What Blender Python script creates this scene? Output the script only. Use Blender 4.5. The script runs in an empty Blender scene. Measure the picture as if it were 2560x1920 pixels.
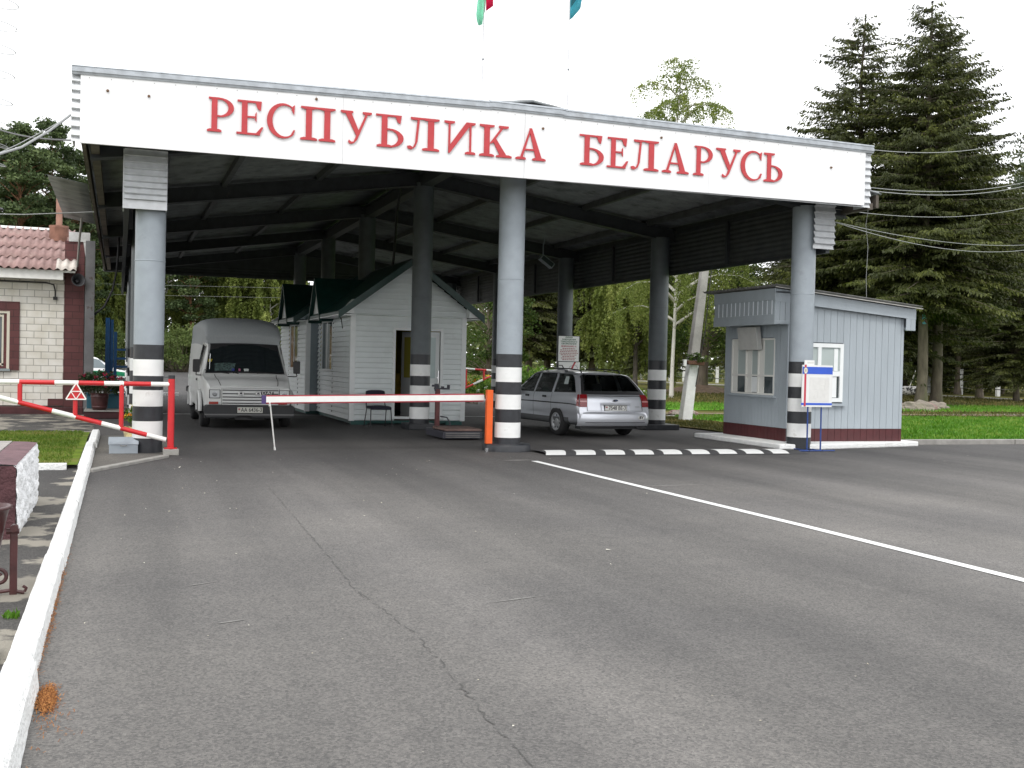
import bpy, bmesh, math, random
from math import sin, cos, pi, radians, sqrt, atan2
from mathutils import Vector, Matrix, Euler, noise as mnoise
random.seed(7)
sc = bpy.context.scene
col = bpy.context.collection

# ------------------------------------------------------------------ materials
MATS = {}
def mat(name, color, rough=.6, metal=0., spec=.5, var=.0, vscale=6., bump=0., bscale=40., var2=None, stretch=None,
        transmission=0., emit=None, coat=0., detail=4., sharp=False, dirt=None, dirtscale=2.5, dirtlo=.55, dirthi=.75):
    """procedural principled material: base colour with noise variation, patches of wear and a fine bump"""
    if name in MATS: return MATS[name]
    m = bpy.data.materials.new(name); m.use_nodes = True
    nt = m.node_tree; N = nt.nodes; L = nt.links
    b = N['Principled BSDF']
    b.inputs['Roughness'].default_value = rough; b.inputs['Metallic'].default_value = metal
    b.inputs['Specular IOR Level'].default_value = spec
    b.inputs['Coat Weight'].default_value = coat
    if transmission: b.inputs['Transmission Weight'].default_value = transmission
    c = (*color, 1)
    b.inputs['Base Color'].default_value = c
    tc = N.new('ShaderNodeTexCoord'); vec = tc.outputs['Object']
    if stretch:
        mp = N.new('ShaderNodeMapping'); mp.inputs['Scale'].default_value = stretch
        L.new(vec, mp.inputs['Vector']); vec = mp.outputs['Vector']
    last = None
    if var > 0:
        n = N.new('ShaderNodeTexNoise'); n.inputs['Scale'].default_value = vscale; n.inputs['Detail'].default_value = detail
        L.new(vec, n.inputs['Vector'])
        r = N.new('ShaderNodeValToRGB'); e = r.color_ramp.elements
        e[0].position = .3; e[1].position = .7
        lo = var2 if var2 else tuple(x*(1-var) for x in color)
        e[0].color = (*lo, 1); e[1].color = tuple(min(1, x*(1+var*.6)) for x in color)+(1,)
        L.new(n.outputs['Fac'], r.inputs['Fac']); last = r.outputs['Color']
    if dirt:
        n = N.new('ShaderNodeTexNoise'); n.inputs['Scale'].default_value = dirtscale; n.inputs['Detail'].default_value = 8
        n.inputs['Roughness'].default_value = .65
        L.new(vec, n.inputs['Vector'])
        r = N.new('ShaderNodeValToRGB'); e = r.color_ramp.elements; e[0].position = dirtlo; e[1].position = dirthi
        L.new(n.outputs['Fac'], r.inputs['Fac'])
        mx = N.new('ShaderNodeMix'); mx.data_type = 'RGBA'
        L.new(r.outputs['Color'], mx.inputs['Factor'])
        if last: L.new(last, mx.inputs['A'])
        else: mx.inputs['A'].default_value = c
        mx.inputs['B'].default_value = (*dirt, 1); last = mx.outputs['Result']
    if last: L.new(last, b.inputs['Base Color'])
    if bump > 0:
        n = N.new('ShaderNodeTexNoise'); n.inputs['Scale'].default_value = bscale; n.inputs['Detail'].default_value = 3
        L.new(vec, n.inputs['Vector'])
        bp = N.new('ShaderNodeBump'); bp.inputs['Strength'].default_value = min(1, bump); bp.inputs['Distance'].default_value = .02
        L.new(n.outputs['Fac'], bp.inputs['Height']); L.new(bp.outputs['Normal'], b.inputs['Normal'])
    if emit:
        b.inputs['Emission Color'].default_value = (*emit[:3], 1); b.inputs['Emission Strength'].default_value = emit[3]
    MATS[name] = m
    return m

def brick_mat(name, c1, c2, mortar, w, h, msize=.012, rough=.75, vary=.12, dirt=None):
    if name in MATS: return MATS[name]
    m = mat(name, c1, rough); nt = m.node_tree; N = nt.nodes; L = nt.links; b = N['Principled BSDF']
    tc = N.new('ShaderNodeTexCoord'); sp = N.new('ShaderNodeSeparateXYZ'); cb = N.new('ShaderNodeCombineXYZ')
    L.new(tc.outputs['Object'], sp.inputs[0])
    ad = N.new('ShaderNodeMath'); ad.operation = 'ADD'
    L.new(sp.outputs['X'], ad.inputs[0]); L.new(sp.outputs['Y'], ad.inputs[1])
    L.new(ad.outputs[0], cb.inputs['X']); L.new(sp.outputs['Z'], cb.inputs['Y'])
    bt = N.new('ShaderNodeTexBrick'); L.new(cb.outputs[0], bt.inputs['Vector'])
    bt.inputs['Scale'].default_value = 1; bt.inputs['Brick Width'].default_value = w; bt.inputs['Row Height'].default_value = h
    bt.inputs['Mortar Size'].default_value = msize; bt.inputs['Mortar Smooth'].default_value = .2
    bt.inputs['Color1'].default_value = (*c1, 1); bt.inputs['Color2'].default_value = (*c2, 1); bt.inputs['Mortar'].default_value = (*mortar, 1)
    out = bt.outputs['Color']
    n = N.new('ShaderNodeTexNoise'); n.inputs['Scale'].default_value = 3; n.inputs['Detail'].default_value = 6
    L.new(tc.outputs['Object'], n.inputs['Vector'])
    r = N.new('ShaderNodeValToRGB'); e = r.color_ramp.elements
    e[0].position = .3; e[1].position = .65; e[0].color = (1-vary*2, 1-vary*2.2, 1-vary*2.8, 1); e[1].color = (1, 1, 1, 1)
    L.new(n.outputs['Fac'], r.inputs['Fac'])
    mx = N.new('ShaderNodeMix'); mx.data_type = 'RGBA'; mx.blend_type = 'MULTIPLY'; mx.inputs['Factor'].default_value = 1
    L.new(out, mx.inputs['A']); L.new(r.outputs['Color'], mx.inputs['B'])
    L.new(mx.outputs['Result'], b.inputs['Base Color'])
    bp = N.new('ShaderNodeBump'); bp.inputs['Strength'].default_value = .5; bp.inputs['Distance'].default_value = .01; bp.invert = True
    L.new(bt.outputs['Fac'], bp.inputs['Height']); L.new(bp.outputs['Normal'], b.inputs['Normal'])
    return m

def leaf_mat(name, dark, light, tip=None, rough=.55, trans=.25):
    """foliage: colour differs from leaf to leaf with the 'tone' attribute; thin leaves let light through"""
    if name in MATS: return MATS[name]
    m = bpy.data.materials.new(name); m.use_nodes = True; nt = m.node_tree; N = nt.nodes; L = nt.links
    b = N['Principled BSDF']; b.inputs['Roughness'].default_value = rough; b.inputs['Specular IOR Level'].default_value = .25
    at = N.new('ShaderNodeAttribute'); at.attribute_name = 'tone'
    r = N.new('ShaderNodeValToRGB'); e = r.color_ramp.elements
    e[0].color = (*dark, 1); e[1].color = (*light, 1)
    if tip:
        x = r.color_ramp.elements.new(.5); x.color = (*[(a+b_)/2 for a, b_ in zip(dark, light)], 1); r.color_ramp.elements[-1].color = (*tip, 1)
    L.new(at.outputs['Fac'], r.inputs['Fac']); L.new(r.outputs['Color'], b.inputs['Base Color'])
    tr = N.new('ShaderNodeBsdfTranslucent'); L.new(r.outputs['Color'], tr.inputs['Color'])
    mx = N.new('ShaderNodeMixShader'); mx.inputs['Fac'].default_value = trans
    out = N['Material Output']
    L.new(b.outputs[0], mx.inputs[1]); L.new(tr.outputs[0], mx.inputs[2]); L.new(mx.outputs[0], out.inputs['Surface'])
    MATS[name] = m
    return m

# ------------------------------------------------------------------ mesh builder
class MB:
    def __init__(s, T=None):
        s.v = []; s.f = []; s.mi = []; s.cur = 0; s.T = T; s.sm = []; s.smooth = False; s.tone = None
    def add(s, vs, fs):
        o = len(s.v)
        for p in vs:
            p = Vector(p)
            if s.T is not None: p = s.T @ p
            s.v.append(p)
        for f in fs:
            s.f.append([i+o for i in f]); s.mi.append(s.cur); s.sm.append(s.smooth)
        return s
    def box(s, x0, x1, y0, y1, z0, z1):
        vs = [(x0,y0,z0),(x1,y0,z0),(x1,y1,z0),(x0,y1,z0),(x0,y0,z1),(x1,y0,z1),(x1,y1,z1),(x0,y1,z1)]
        return s.add(vs, [(0,3,2,1),(4,5,6,7),(0,1,5,4),(1,2,6,5),(2,3,7,6),(3,0,4,7)])
    def obox(s, c, size, rot=(0,0,0)):
        M = Matrix.Translation(c) @ Euler(rot).to_matrix().to_4x4()
        hx, hy, hz = size[0]/2, size[1]/2, size[2]/2
        vs = [M @ Vector(p) for p in [(-hx,-hy,-hz),(hx,-hy,-hz),(hx,hy,-hz),(-hx,hy,-hz),(-hx,-hy,hz),(hx,-hy,hz),(hx,hy,hz),(-hx,hy,hz)]]
        return s.add(vs, [(0,3,2,1),(4,5,6,7),(0,1,5,4),(1,2,6,5),(2,3,7,6),(3,0,4,7)])
    def beam(s, p0, p1, w, h, up=(0,0,1)):
        p0, p1 = Vector(p0), Vector(p1); d = (p1-p0).normalized(); r = d.cross(Vector(up)).normalized(); u = r.cross(d)
        vs = []
        for p in (p0, p1):
            for a, b in ((-1,-1),(1,-1),(1,1),(-1,1)): vs.append(p + r*(a*w/2) + u*(b*h/2))
        return s.add(vs, [(3,2,1,0),(4,5,6,7),(0,1,5,4),(1,2,6,5),(2,3,7,6),(3,0,4,7)])
    def cyl(s, p0, p1, r0, r1=None, n=12, caps=True):
        r1 = r0 if r1 is None else r1
        return s.tube([p0, p1], [r0, r1], n, caps)
    def tube(s, pts, rad, n=8, caps=True):
        pts = [Vector(p) for p in pts]
        if not isinstance(rad, (list, tuple)): rad = [rad]*len(pts)
        vs = []; fs = []; prev = None
        for i, p in enumerate(pts):
            d = (pts[min(i+1, len(pts)-1)] - pts[max(i-1, 0)]).normalized()
            if prev is None:
                a = Vector((0,0,1)) if abs(d.z) < .9 else Vector((1,0,0))
                r = d.cross(a).normalized()
            else:
                r = (prev - d*prev.dot(d)).normalized()
            prev = r; u = d.cross(r)
            for k in range(n):
                t = 2*pi*k/n; vs.append(p + (r*cos(t) + u*sin(t))*rad[i])
        for i in range(len(pts)-1):
            for k in range(n):
                k2 = (k+1) % n; fs.append((i*n+k, i*n+k2, (i+1)*n+k2, (i+1)*n+k))
        sm = s.smooth; s.smooth = True; s.add(vs, fs); s.smooth = sm
        if caps:
            s.add(vs[:n], [tuple(range(n))[::-1]]); s.add(vs[-n:], [tuple(range(n))])
        return s
    def lathe(s, prof, c=(0,0,0), n=20, mis=None):
        c = Vector(c); vs = []; 
        for r, z in prof:
            for k in range(n): t = 2*pi*k/n; vs.append(c + Vector((r*cos(t), r*sin(t), z)))
        o = len(s.v); sm = s.smooth; s.smooth = True
        cur = s.cur
        s.add(vs, [])
        for i in range(len(prof)-1):
            if mis: s.cur = mis[i]
            for k in range(n):
                k2 = (k+1) % n
                s.f.append([o+i*n+k, o+i*n+k2, o+(i+1)*n+k2, o+(i+1)*n+k]); s.mi.append(s.cur); s.sm.append(True)
        s.cur = cur; s.smooth = sm
        return s
    def prism(s, poly, a0, a1, axis='y'):
        """poly in the plane across the axis, extruded from a0 to a1. axis y: (x,z); z: (x,y); x: (y,z)"""
        def P(p, a): return (p[0], a, p[1]) if axis == 'y' else (p[0], p[1], a) if axis == 'z' else (a, p[0], p[1])
        n = len(poly); vs = [P(p, a0) for p in poly] + [P(p, a1) for p in poly]
        ar = sum(poly[i][0]*poly[(i+1)%n][1] - poly[(i+1)%n][0]*poly[i][1] for i in range(n))
        f0 = tuple(range(n)); f1 = tuple(range(n, 2*n))
        sides = [(i, (i+1)%n, n+(i+1)%n, n+i) for i in range(n)]
        flip = (ar > 0) == (axis != 'y')
        fs = [f0[::-1] if flip else f0, f1 if flip else f1[::-1]] + [q if flip else q[::-1] for q in sides]
        return s.add(vs, fs)
    def quad(s, a, b, c, d): return s.add([a,b,c,d], [(0,1,2,3)])
    def grid(s, nx, ny, fn, flip=False):
        vs = [fn(i/nx, j/ny) for j in range(ny+1) for i in range(nx+1)]
        fs = []
        for j in range(ny):
            for i in range(nx):
                a = j*(nx+1)+i; q = (a, a+1, a+nx+2, a+nx+1); fs.append(q[::-1] if flip else q)
        return s.add(vs, fs)
    def build(s, name, mats, parent=None, local=True, label=None, bevel=0, recalc=False, sub=0, tones=None, thick=0):
        if not isinstance(mats, (list, tuple)): mats = [mats]
        me = bpy.data.meshes.new(name)
        off = Vector((0,0,0))
        if parent is not None and not local:
            off = parent.location.copy()
            p = parent.parent
            while p is not None: off += p.location; p = p.parent
        me.from_pydata([tuple(p-off) for p in s.v], [], s.f)
        for m in mats: me.materials.append(m)
        me.polygons.foreach_set('material_index', s.mi)
        me.polygons.foreach_set('use_smooth', s.sm)
        if s.tone is not None:
            a = me.attributes.new('tone', 'FLOAT', 'FACE'); a.data.foreach_set('value', s.tone)
        me.update()
        if recalc:
            bm = bmesh.new(); bm.from_mesh(me); bmesh.ops.recalc_face_normals(bm, faces=bm.faces); bm.to_mesh(me); bm.free()
        o = bpy.data.objects.new(name, me); col.objects.link(o)
        if parent is not None: o.parent = parent
        if label: o['label'] = label
        if thick:
            md = o.modifiers.new('solid', 'SOLIDIFY'); md.thickness = thick; md.offset = 0
        if bevel:
            md = o.modifiers.new('bevel', 'BEVEL'); md.width = bevel; md.segments = 2; md.limit_method = 'ANGLE'; md.angle_limit = radians(40)
        if sub:
            md = o.modifiers.new('sub', 'SUBSURF'); md.levels = sub; md.render_levels = sub
        return o

def tag(o, label, cat, group=None, kind=None):
    if label: o['label'] = label
    if cat: o['category'] = cat
    if group: o['group'] = group
    if kind: o['kind'] = kind
    return o
def thing(name, label, cat, loc=(0,0,0), rz=0, group=None, kind=None):
    o = bpy.data.objects.new(name, None); col.objects.link(o); o.empty_display_size = .2
    o.location = loc; o.rotation_euler = (0,0,rz)
    return tag(o, label, cat, group, kind)
def structure(o): o['kind'] = 'structure'; return o
def copy_tree(o, parent=None):
    c = o.copy(); col.objects.link(c)
    if parent is not None: c.parent = parent
    for ch in list(o.children): copy_tree(ch, c)
    return c

_font = {}
def text(name, body, size, M, material, parent=None, align='CENTER', extrude=.001, sx=1., bold=0.):
    cu = bpy.data.curves.new('lettering', 'FONT'); cu.body = body; cu.size = size; cu.align_x = align; cu.align_y = 'CENTER'
    cu.extrude = extrude; cu.resolution_u = 2; cu.offset = bold; cu.space_line = .95
    to = bpy.data.objects.new('lettering', cu); col.objects.link(to)
    dg = bpy.context.evaluated_depsgraph_get(); dg.update()
    me = bpy.data.meshes.new_from_object(to.evaluated_get(dg))
    bpy.data.objects.remove(to); bpy.data.curves.remove(cu)
    me.name = name; me.transform(M @ Matrix.Diagonal((sx,1,1,1))); me.materials.clear(); me.materials.append(material)
    o = bpy.data.objects.new(name, me); col.objects.link(o)
    if parent is not None: o.parent = parent
    return o
def face_matrix(origin, right, up):
    r = Vector(right).normalized(); u = Vector(up).normalized(); n = r.cross(u)
    M = Matrix((r, u, n)).transposed().to_4x4(); M.translation = origin
    return M
# ------------------------------------------------------------------ shared materials
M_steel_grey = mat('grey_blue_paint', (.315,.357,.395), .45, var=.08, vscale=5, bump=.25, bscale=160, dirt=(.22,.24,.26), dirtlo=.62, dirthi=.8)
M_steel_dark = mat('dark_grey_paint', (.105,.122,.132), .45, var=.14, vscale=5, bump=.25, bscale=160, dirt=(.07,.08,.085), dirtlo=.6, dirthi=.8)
M_band_black = mat('black_band_paint', (.024,.026,.031), .4, var=.25, vscale=9, bump=.1, bscale=120, dirt=(.09,.09,.095), dirtlo=.6, dirthi=.85)
M_band_white = mat('white_band_paint', (.78,.79,.78), .45, var=.07, vscale=5, bump=.08, bscale=120, dirt=(.45,.44,.41), dirtscale=5, dirtlo=.6, dirthi=.8)
M_galv_bright = mat('bright_galvanised_sheet', (.6,.62,.64), .45, metal=.15, var=.12, vscale=8, dirt=(.42,.43,.44), dirtlo=.58, dirthi=.8)
M_galv = mat('galvanised_sheet', (.42,.45,.48), .42, metal=.55, var=.18, vscale=8, dirt=(.3,.31,.32), dirtlo=.55, dirthi=.8)
M_roof_under = mat('weathered_roof_sheet', (.28,.30,.31), .6, metal=.15, var=.25, vscale=3, dirt=(.07,.068,.06), dirtlo=.5, dirthi=.8)
M_beam = mat('dark_steel_paint', (.035,.04,.044), .6, var=.3, vscale=6, dirt=(.12,.1,.08), dirtlo=.62, dirthi=.8)
M_panel = mat('white_panel', (.83,.84,.85), .4, var=.03, vscale=2, dirt=(.68,.68,.67), dirtlo=.6, dirthi=.95, dirtscale=1.3)
M_red_letter = mat('red_letter_paint', (.50,.042,.05), .5, var=.1, vscale=8)
M_red = mat('red_gate_paint', (.55,.02,.025), .32, var=.12, vscale=9, dirt=(.3,.03,.03), dirtlo=.66, dirthi=.85)
M_white_gloss = mat('white_gate_paint', (.8,.8,.77), .32, var=.05, vscale=9, dirt=(.6,.58,.52), dirtlo=.66, dirthi=.85)
M_orange = mat('orange_paint', (.75,.11,.012), .45, var=.08, vscale=6)
M_maroon = mat('maroon_paint', (.105,.022,.022), .45, var=.3, vscale=7, bump=.2, bscale=60)
M_black = mat('black_plastic', (.018,.018,.02), .5, var=.2, vscale=10)
M_rubber = mat('tyre_rubber', (.022,.022,.023), .75, var=.3, vscale=20, bump=.3, bscale=90)
M_glass = mat('dark_glass', (.012,.016,.018), .04, spec=.6)
M_pane = mat('window_pane', (.06,.075,.08), .05, spec=.8)
M_chrome = mat('bright_metal', (.6,.61,.62), .2, metal=1)
M_white_plastic = mat('white_plastic', (.75,.76,.75), .4, var=.04, vscale=3)
M_ink = mat('black_ink', (.02,.02,.025), .6)
M_concrete = mat('grey_concrete', (.3,.29,.27), .85, var=.25, vscale=5, bump=.5, bscale=50, dirt=(.18,.17,.15), dirtlo=.55, dirthi=.75)
M_wire = mat('grey_wire', (.3,.31,.31), .5)
M_black_cable = mat('black_cable', (.015,.015,.016), .5)

# ------------------------------------------------------------------ canopy
def lerp(a, b, t): return a+(b-a)*t
RZ = lambda u: 5.92 - .145*abs(u)          # underside of the roof sheets
canopy = thing('checkpoint_canopy', 'wide grey steel canopy on striped round columns with a white fascia reading РЕСПУБЛИКА БЕЛАРУСЬ', 'canopy')
def P(mb, name, mats, **k): return mb.build(name, mats, canopy, **k)

# columns: round pipe painted grey, black and white bands below
ZB = 1.69
bands = [0, .2, .455, .70, .955, 1.18, 1.435, ZB]
bands = [0, .235, .50, .73, .985, 1.205, 1.46, ZB]
bcol = [1,2,1,2,1,2,1]
def column(u, v, top, r=.228, seed=0):
    mb = MB(); prof = []; mis = []
    for i in range(7):
        prof += [(r, bands[i])]; mis.append(bcol[i])
    prof.append((r, ZB)); mis.append(0)
    zs = [2.3, 2.9, 3.1, 4.0, top]
    for z in zs:
        prof.append((r, z)); mis.append(0)
    mb.lathe(prof, (u, v, 0), 32, mis)
    mb.lathe([(r-.004,2.985),(r+.005,2.99),(r+.006,3.0),(r-.004,3.006)], (u, v, 0), 32)
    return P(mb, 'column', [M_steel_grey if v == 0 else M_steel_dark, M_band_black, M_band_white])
plinth_at = {(0,0), (6,6), (0,6)}
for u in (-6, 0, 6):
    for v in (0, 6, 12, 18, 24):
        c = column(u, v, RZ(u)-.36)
        if (u, v) in plinth_at:
            mb = MB()
            if (u, v) == (0, 0):
                mb.lathe([(.0,.13),(.40,.13),(.43,.115),(.44,0.0)], (u, v, 0), 9)
            else:
                w = .33 if (u,v)==(0,6) else .46
                mb.box(u-w, u+w, v-.36, v+.36, 0, .13)
            mb.build('plinth', M_band_black, c, bevel=.012)

# roof sheets, corrugated down the slope
def sheet_roof(side):
    mb = MB(); mb.smooth = True
    n = 26*8*6
    def fn(i, j):
        v = -0.93 + 26.2*i; u = side*7.05*j
        return (u, v, RZ(u) + .03*sin(v*2*pi/.125))
    mb.grid(n, 3, fn, flip=(side > 0))
    P(mb, 'roof_sheet', M_roof_under, thick=.004)
sheet_roof(1); sheet_roof(-1)
# rafters, ridge beam, purlins
for v in (0, 6, 12, 18, 24):
    for s in (-1, 1):
        mb = MB()
        mb.beam((0, v, RZ(0)-.26), (s*6.9, v, RZ(6.9)-.26), .18, .3)
        mb.beam((0, v, RZ(0)-.115), (s*6.9, v, RZ(6.9)-.115), .26, .016)
        mb.beam((0, v, RZ(0)-.405), (s*6.9, v, RZ(6.9)-.405), .26, .016)
        P(mb, 'rafter', M_beam)
mb = MB(); mb.box(-.13, .13, -.85, 25, 5.47, 5.72); mb.box(-.2, .2, -.85, 25, 5.722, 5.74); P(mb, 'ridge_beam', M_beam)
for u in (-5.7, -4.4, -2.4, 2.0, 3.9, 5.6):
    mb = MB()
    for v0 in (-.8, 0, 6, 12, 18):
        v1 = 0 if v0 < 0 else v0+6
        mb.box(u-.05, u+.05, v0+.13, v1-.13, RZ(u)-.16, RZ(u)-.025)
    P(mb, 'purlin', mat('grey_purlin_paint', (.085,.09,.092), .6, var=.3, vscale=6))
# eave boards along both sides
M_eave = mat('eave_board', (.13,.11,.09), .8, var=.4, vscale=3, dirt=(.07,.06,.05), dirtlo=.45, dirthi=.7)
for s in (-1, 1):
    mb = MB(); mb.box(s*6.98-.03, s*6.98+.03, -.9, 25.1, 4.62, 4.86); mb.box(s*6.82-.06, s*6.82+.06, -.9, 25.1, 4.58, 4.7)
    P(mb, 'eave_board', M_eave)
# hanging side valances of horizontal corrugated sheet
def ribbed(mb, u0, u1, v0, v1, z0, z1, amp=.012, pitch=.105, normal='v', seg=1, lip=False):
    n = max(4, int((z1-z0)/pitch*(12 if lip else 6)))
    def prof(t):
        z = lerp(z0, z1, t); ph = (z % pitch)/pitch
        if lip: return z, amp*(1-ph/.88 if ph < .88 else (ph-.88)/.12)
        d = 0 if ph < .35 else (ph-.35)/.15 if ph < .5 else 1 if ph < .85 else (1-ph)/.15
        return z, amp*d
    if normal == 'v':
        mb.grid(seg, n, lambda i, j: (lerp(u0, u1, i), v0 - prof(j)[1], prof(j)[0]))
    else:
        sg = 1 if normal == 'u+' else -1
        mb.grid(seg, n, lambda i, j: (u0 + sg*prof(j)[1], lerp(v0, v1, i), prof(j)[0]), flip=(sg < 0))
for s in (-1, 1):
    mb = MB(); uu = 6.36*s
    ribbed(mb, uu, uu, -.3, 25, 3.84, RZ(6.36)-.03, .012, .105, 'u-' if s > 0 else 'u+')
    P(mb, 'side_valance', mat('sooty_valance_sheet', (.06,.066,.066), .6, var=.25, vscale=3), thick=.005)
    mb = MB(); mb.box(uu-.04, uu+.04, -.26, 25, 3.79, 3.86); mb.box(uu-.05-.03*s, uu+.05-.03*s, -.26, 25, 4.78, 4.86)
    for v in (0, 3, 6, 9, 12, 15, 18, 21, 24): mb.box(uu-.09*s-.035, uu-.09*s+.035, v-.04+.3, v+.04+.3, 3.84, 4.8)
    P(mb, 'valance_frame', M_beam)
# boxed valance ends of galvanised sheet, seen from the front
mb = MB(); ribbed(mb, -6.4, -5.78, -.34, 0, 3.9, 4.66, .06, .095, 'v', lip=True); mb.box(-6.42, -5.78, -.35, -.335, 3.76, 3.9)
mb.box(-6.42, -6.40, -.34, .1, 3.76, 4.66); mb.box(-5.79, -5.775, -.34, .1, 3.76, 4.66)
P(mb, 'valance_end_box', M_galv_bright, thick=.003)
mb = MB(); ribbed(mb, 6.0, 6.46, -.3, 0, 3.93, 4.8, .06, .12, 'v', lip=True); mb.box(6.0, 6.47, -.3, -.29, 3.86, 3.94); mb.box(6.455, 6.47, -.3, .1, 3.88, 4.8)
P(mb, 'valance_end_box', M_galv_bright, thick=.003)
# front fascia: ribbed sheet behind, white panel with letters in front, bent cap on top
mb = MB(); ribbed(mb, -7.14, 6.77, -.93, 0, 4.6, 5.63, .05, .13, 'v', 2, lip=True); 
mb.box(-7.12, -7.10, -.93, -.5, 4.6, 5.7); mb.box(6.74, 6.76, -.93, -.5, 4.62, 5.7)
P(mb, 'fascia_sheet', M_galv_bright, thick=.004)
mb = MB(); ribbed(mb, -7.05, 6.75, 25.0, 0, 4.6, 4.98, .012, .105, 'v', 1); mb.box(-7.0, 6.7, 24.9, 24.96, 4.58, 4.66)
mb.prism([(-7.05,4.96),(6.75,4.96),(6.6,4.93),(0,5.86),(-6.9,4.93)], 25.02, 25.03, 'y')
P(mb, 'rear_fascia', MATS['sooty_valance_sheet'])
zt = lambda u: 5.57 + (.115*(u+7.02)/6.4 if u < -.6 else .115 - .06*(u+.6)/7.2)
panel = MB()
def prect(u0, u1, zb0=None):
    panel.prism([(u0,4.575+.004*(u0+7)),(u1,4.575+.004*(u1+7)),(u1,zt(u1)),(u0,zt(u0))], -1.0, -.955, 'y')
prect(-7.02, -3.2); prect(-3.197, -.172); prect(-.166, 3.3); prect(3.303, 6.61)
panel.add([], [])
sign = P(panel, 'sign_panel', M_panel)
mb = MB(); mb.cyl((0, -1.0, 0), (0, -1.004, 0), .008, n=6); scr = mb.build('screw', mat('screw_head', (.4,.4,.4), .5), sign)
for i in range(46):
    u = -6.9+13.4*i/45; s_ = scr if i == 0 else copy_tree(scr, sign); s_.location = (u, 0, zt(u)-.05)
for (u, z) in ((-6.65,5.36),(-6.08,5.34),(-3.62,5.55),(.15,5.45),(2.35,5.5),(5.85,5.27)):
    mb = MB(); mb.cyl((u,-1.0,z),(u,-1.03,z),.022,.016,10); mb.build('bolt', mat('rusty_bolt', (.16,.09,.05), .7), sign)
# cap flashing in three overlapped lengths, slight apex
def cap(u0, u1, lift, name='cap_flashing'):
    mb = MB()
    zc = lambda u: zt(u)+.05+lift
    prof = [(-.955,-.062),(-1.012,-.062),(-1.018,-.03),(-1.03,-.025),(-1.03,.015),(-1.018,.02),(-1.018,.05),(-1.03,.055),(-1.02,.08),(-.9,.085)]
    mb.grid(1, len(prof)-1, lambda i, j: (lerp(u0,u1,i), prof[round(j*(len(prof)-1))][0]-lift*.3, zc(lerp(u0,u1,i))+prof[round(j*(len(prof)-1))][1]))
    P(mb, name, M_galv, thick=.004)
cap(-7.14, -.75, 0); cap(-.8, .55, .012); cap(.5, 6.78, 0)
# a loose strip of felt lying on the roof edge
mb = MB(); mb.grid(8, 3, lambda i, j: (-.26+.26*i, -.85+.25*j, zt(-.2)+.115+.045*sin(i*pi)*(1+.4*sin(j*5))))
tag(mb.build('felt_scrap', mat('roof_felt', (.05,.045,.04), .9, var=.4), thick=.01), 'crumpled dark scrap of roofing felt on top of the canopy edge', 'roofing scrap')

# ------------------------------------------------------------------ serif letters
def arc(cx, cy, rx, ry, a0, a1, n=10): return [(cx+rx*cos(lerp(a0,a1,i/n)), cy+ry*sin(lerp(a0,a1,i/n))) for i in range(n+1)]
def bowl(cx, cy, rx, ry, tx, ty, x0=None):   # right half ring, thick on the right, as convex-free strips
    out = arc(cx, cy, rx, ry, -pi/2, pi/2, 12); inn = arc(cx, cy, rx-tx, ry-ty, -pi/2, pi/2, 12)
    return [[out[i], out[i+1], inn[i+1], inn[i]] for i in range(12)]
def R(x0, y0, x1, y1): return [(x0,y0),(x1,y0),(x1,y1),(x0,y1)]
S = .055
def foot(x, w, y=0, d=1): # bracketed serif
    return [[(x-w, y), (x+w, y), (x+w, y+S*d), (x+w*.62, y+S*1.5*d), (x-w*.62, y+S*1.5*d), (x-w, y+S*d)]]
GL = {}
GL['Р'] = (.80, [R(.18,0,.34,1)]+foot(.26,.2)+[R(.1,.945,.4,1)]+[R(.33,.44,.40,.49)]+bowl(.38,.715,.42,.285,.155,.05))
GL['Е'] = (.80, [R(.17,0,.34,1), R(.02,0,.72,.06), R(.04,.94,.7,1), [(.64,.78),(.73,.72),(.76,1.0),(.55,1.0)][::1], [(.7,.0),(.82,.25),(.76,.25),(.55,.0)], R(.33,.5,.6,.55), [(.57,.45),(.61,.38),(.61,.69),(.57,.62)]])
o_ = arc(.50,.5,.5,.52, radians(48), radians(312), 24); i_ = arc(.555,.5,.385,.46, radians(48), radians(312), 24)
GL['С'] = (.84, [[o_[k],o_[k+1],i_[k+1],i_[k]] for k in range(24)]+[[(.76,.84),(.84,.7),(.86,1.0),(.79,.95)], [(.74,.1),(.8,.08),(.88,.24),(.83,.26)]])
GL['П'] = (1.02, [R(.165,0,.335,1), R(.685,0,.855,1), R(.02,.945,1.0,1)]+foot(.25,.235)+foot(.77,.235)+foot(.25,.2,1,-1)+foot(.77,.2,1,-1))
GL['У'] = (.95, [[(.10,1),(.30,1),(.60,.34),(.52,.2)], [(.80,1),(.87,1),(.52,.14),(.42,.03),(.40,.06)], [(.42,.03),(.50,.13),(.42,.08),(.34,.07),(.26,.13),(.24,.06),(.3,.0)]]+foot(.19,.19,1,-1)+foot(.82,.14,1,-1))
GL['Б'] = (.80, [R(.18,0,.34,1), R(.02,.94,.70,1), [(.62,.8),(.70,.74),(.74,1.0),(.55,1.0)]]+foot(.26,.21)+[R(.33,.0,.4,.05), R(.33,.53,.4,.58)]+bowl(.38,.29,.42,.29,.155,.05))
GL['Л'] = (.95, [R(.645,0,.815,1), R(.2,.945,.96,1), [(.36,1),(.42,1),(.36,.25),(.27,.07),(.30,.25)], [(.36,.25),(.3,.08),(.2,.0),(.1,.02),(.08,.1),(.16,.12),(.24,.07),(.29,.2)]]+foot(.73,.235)+foot(.30,.13,1,-1)+foot(.73,.22,1,-1))
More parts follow.
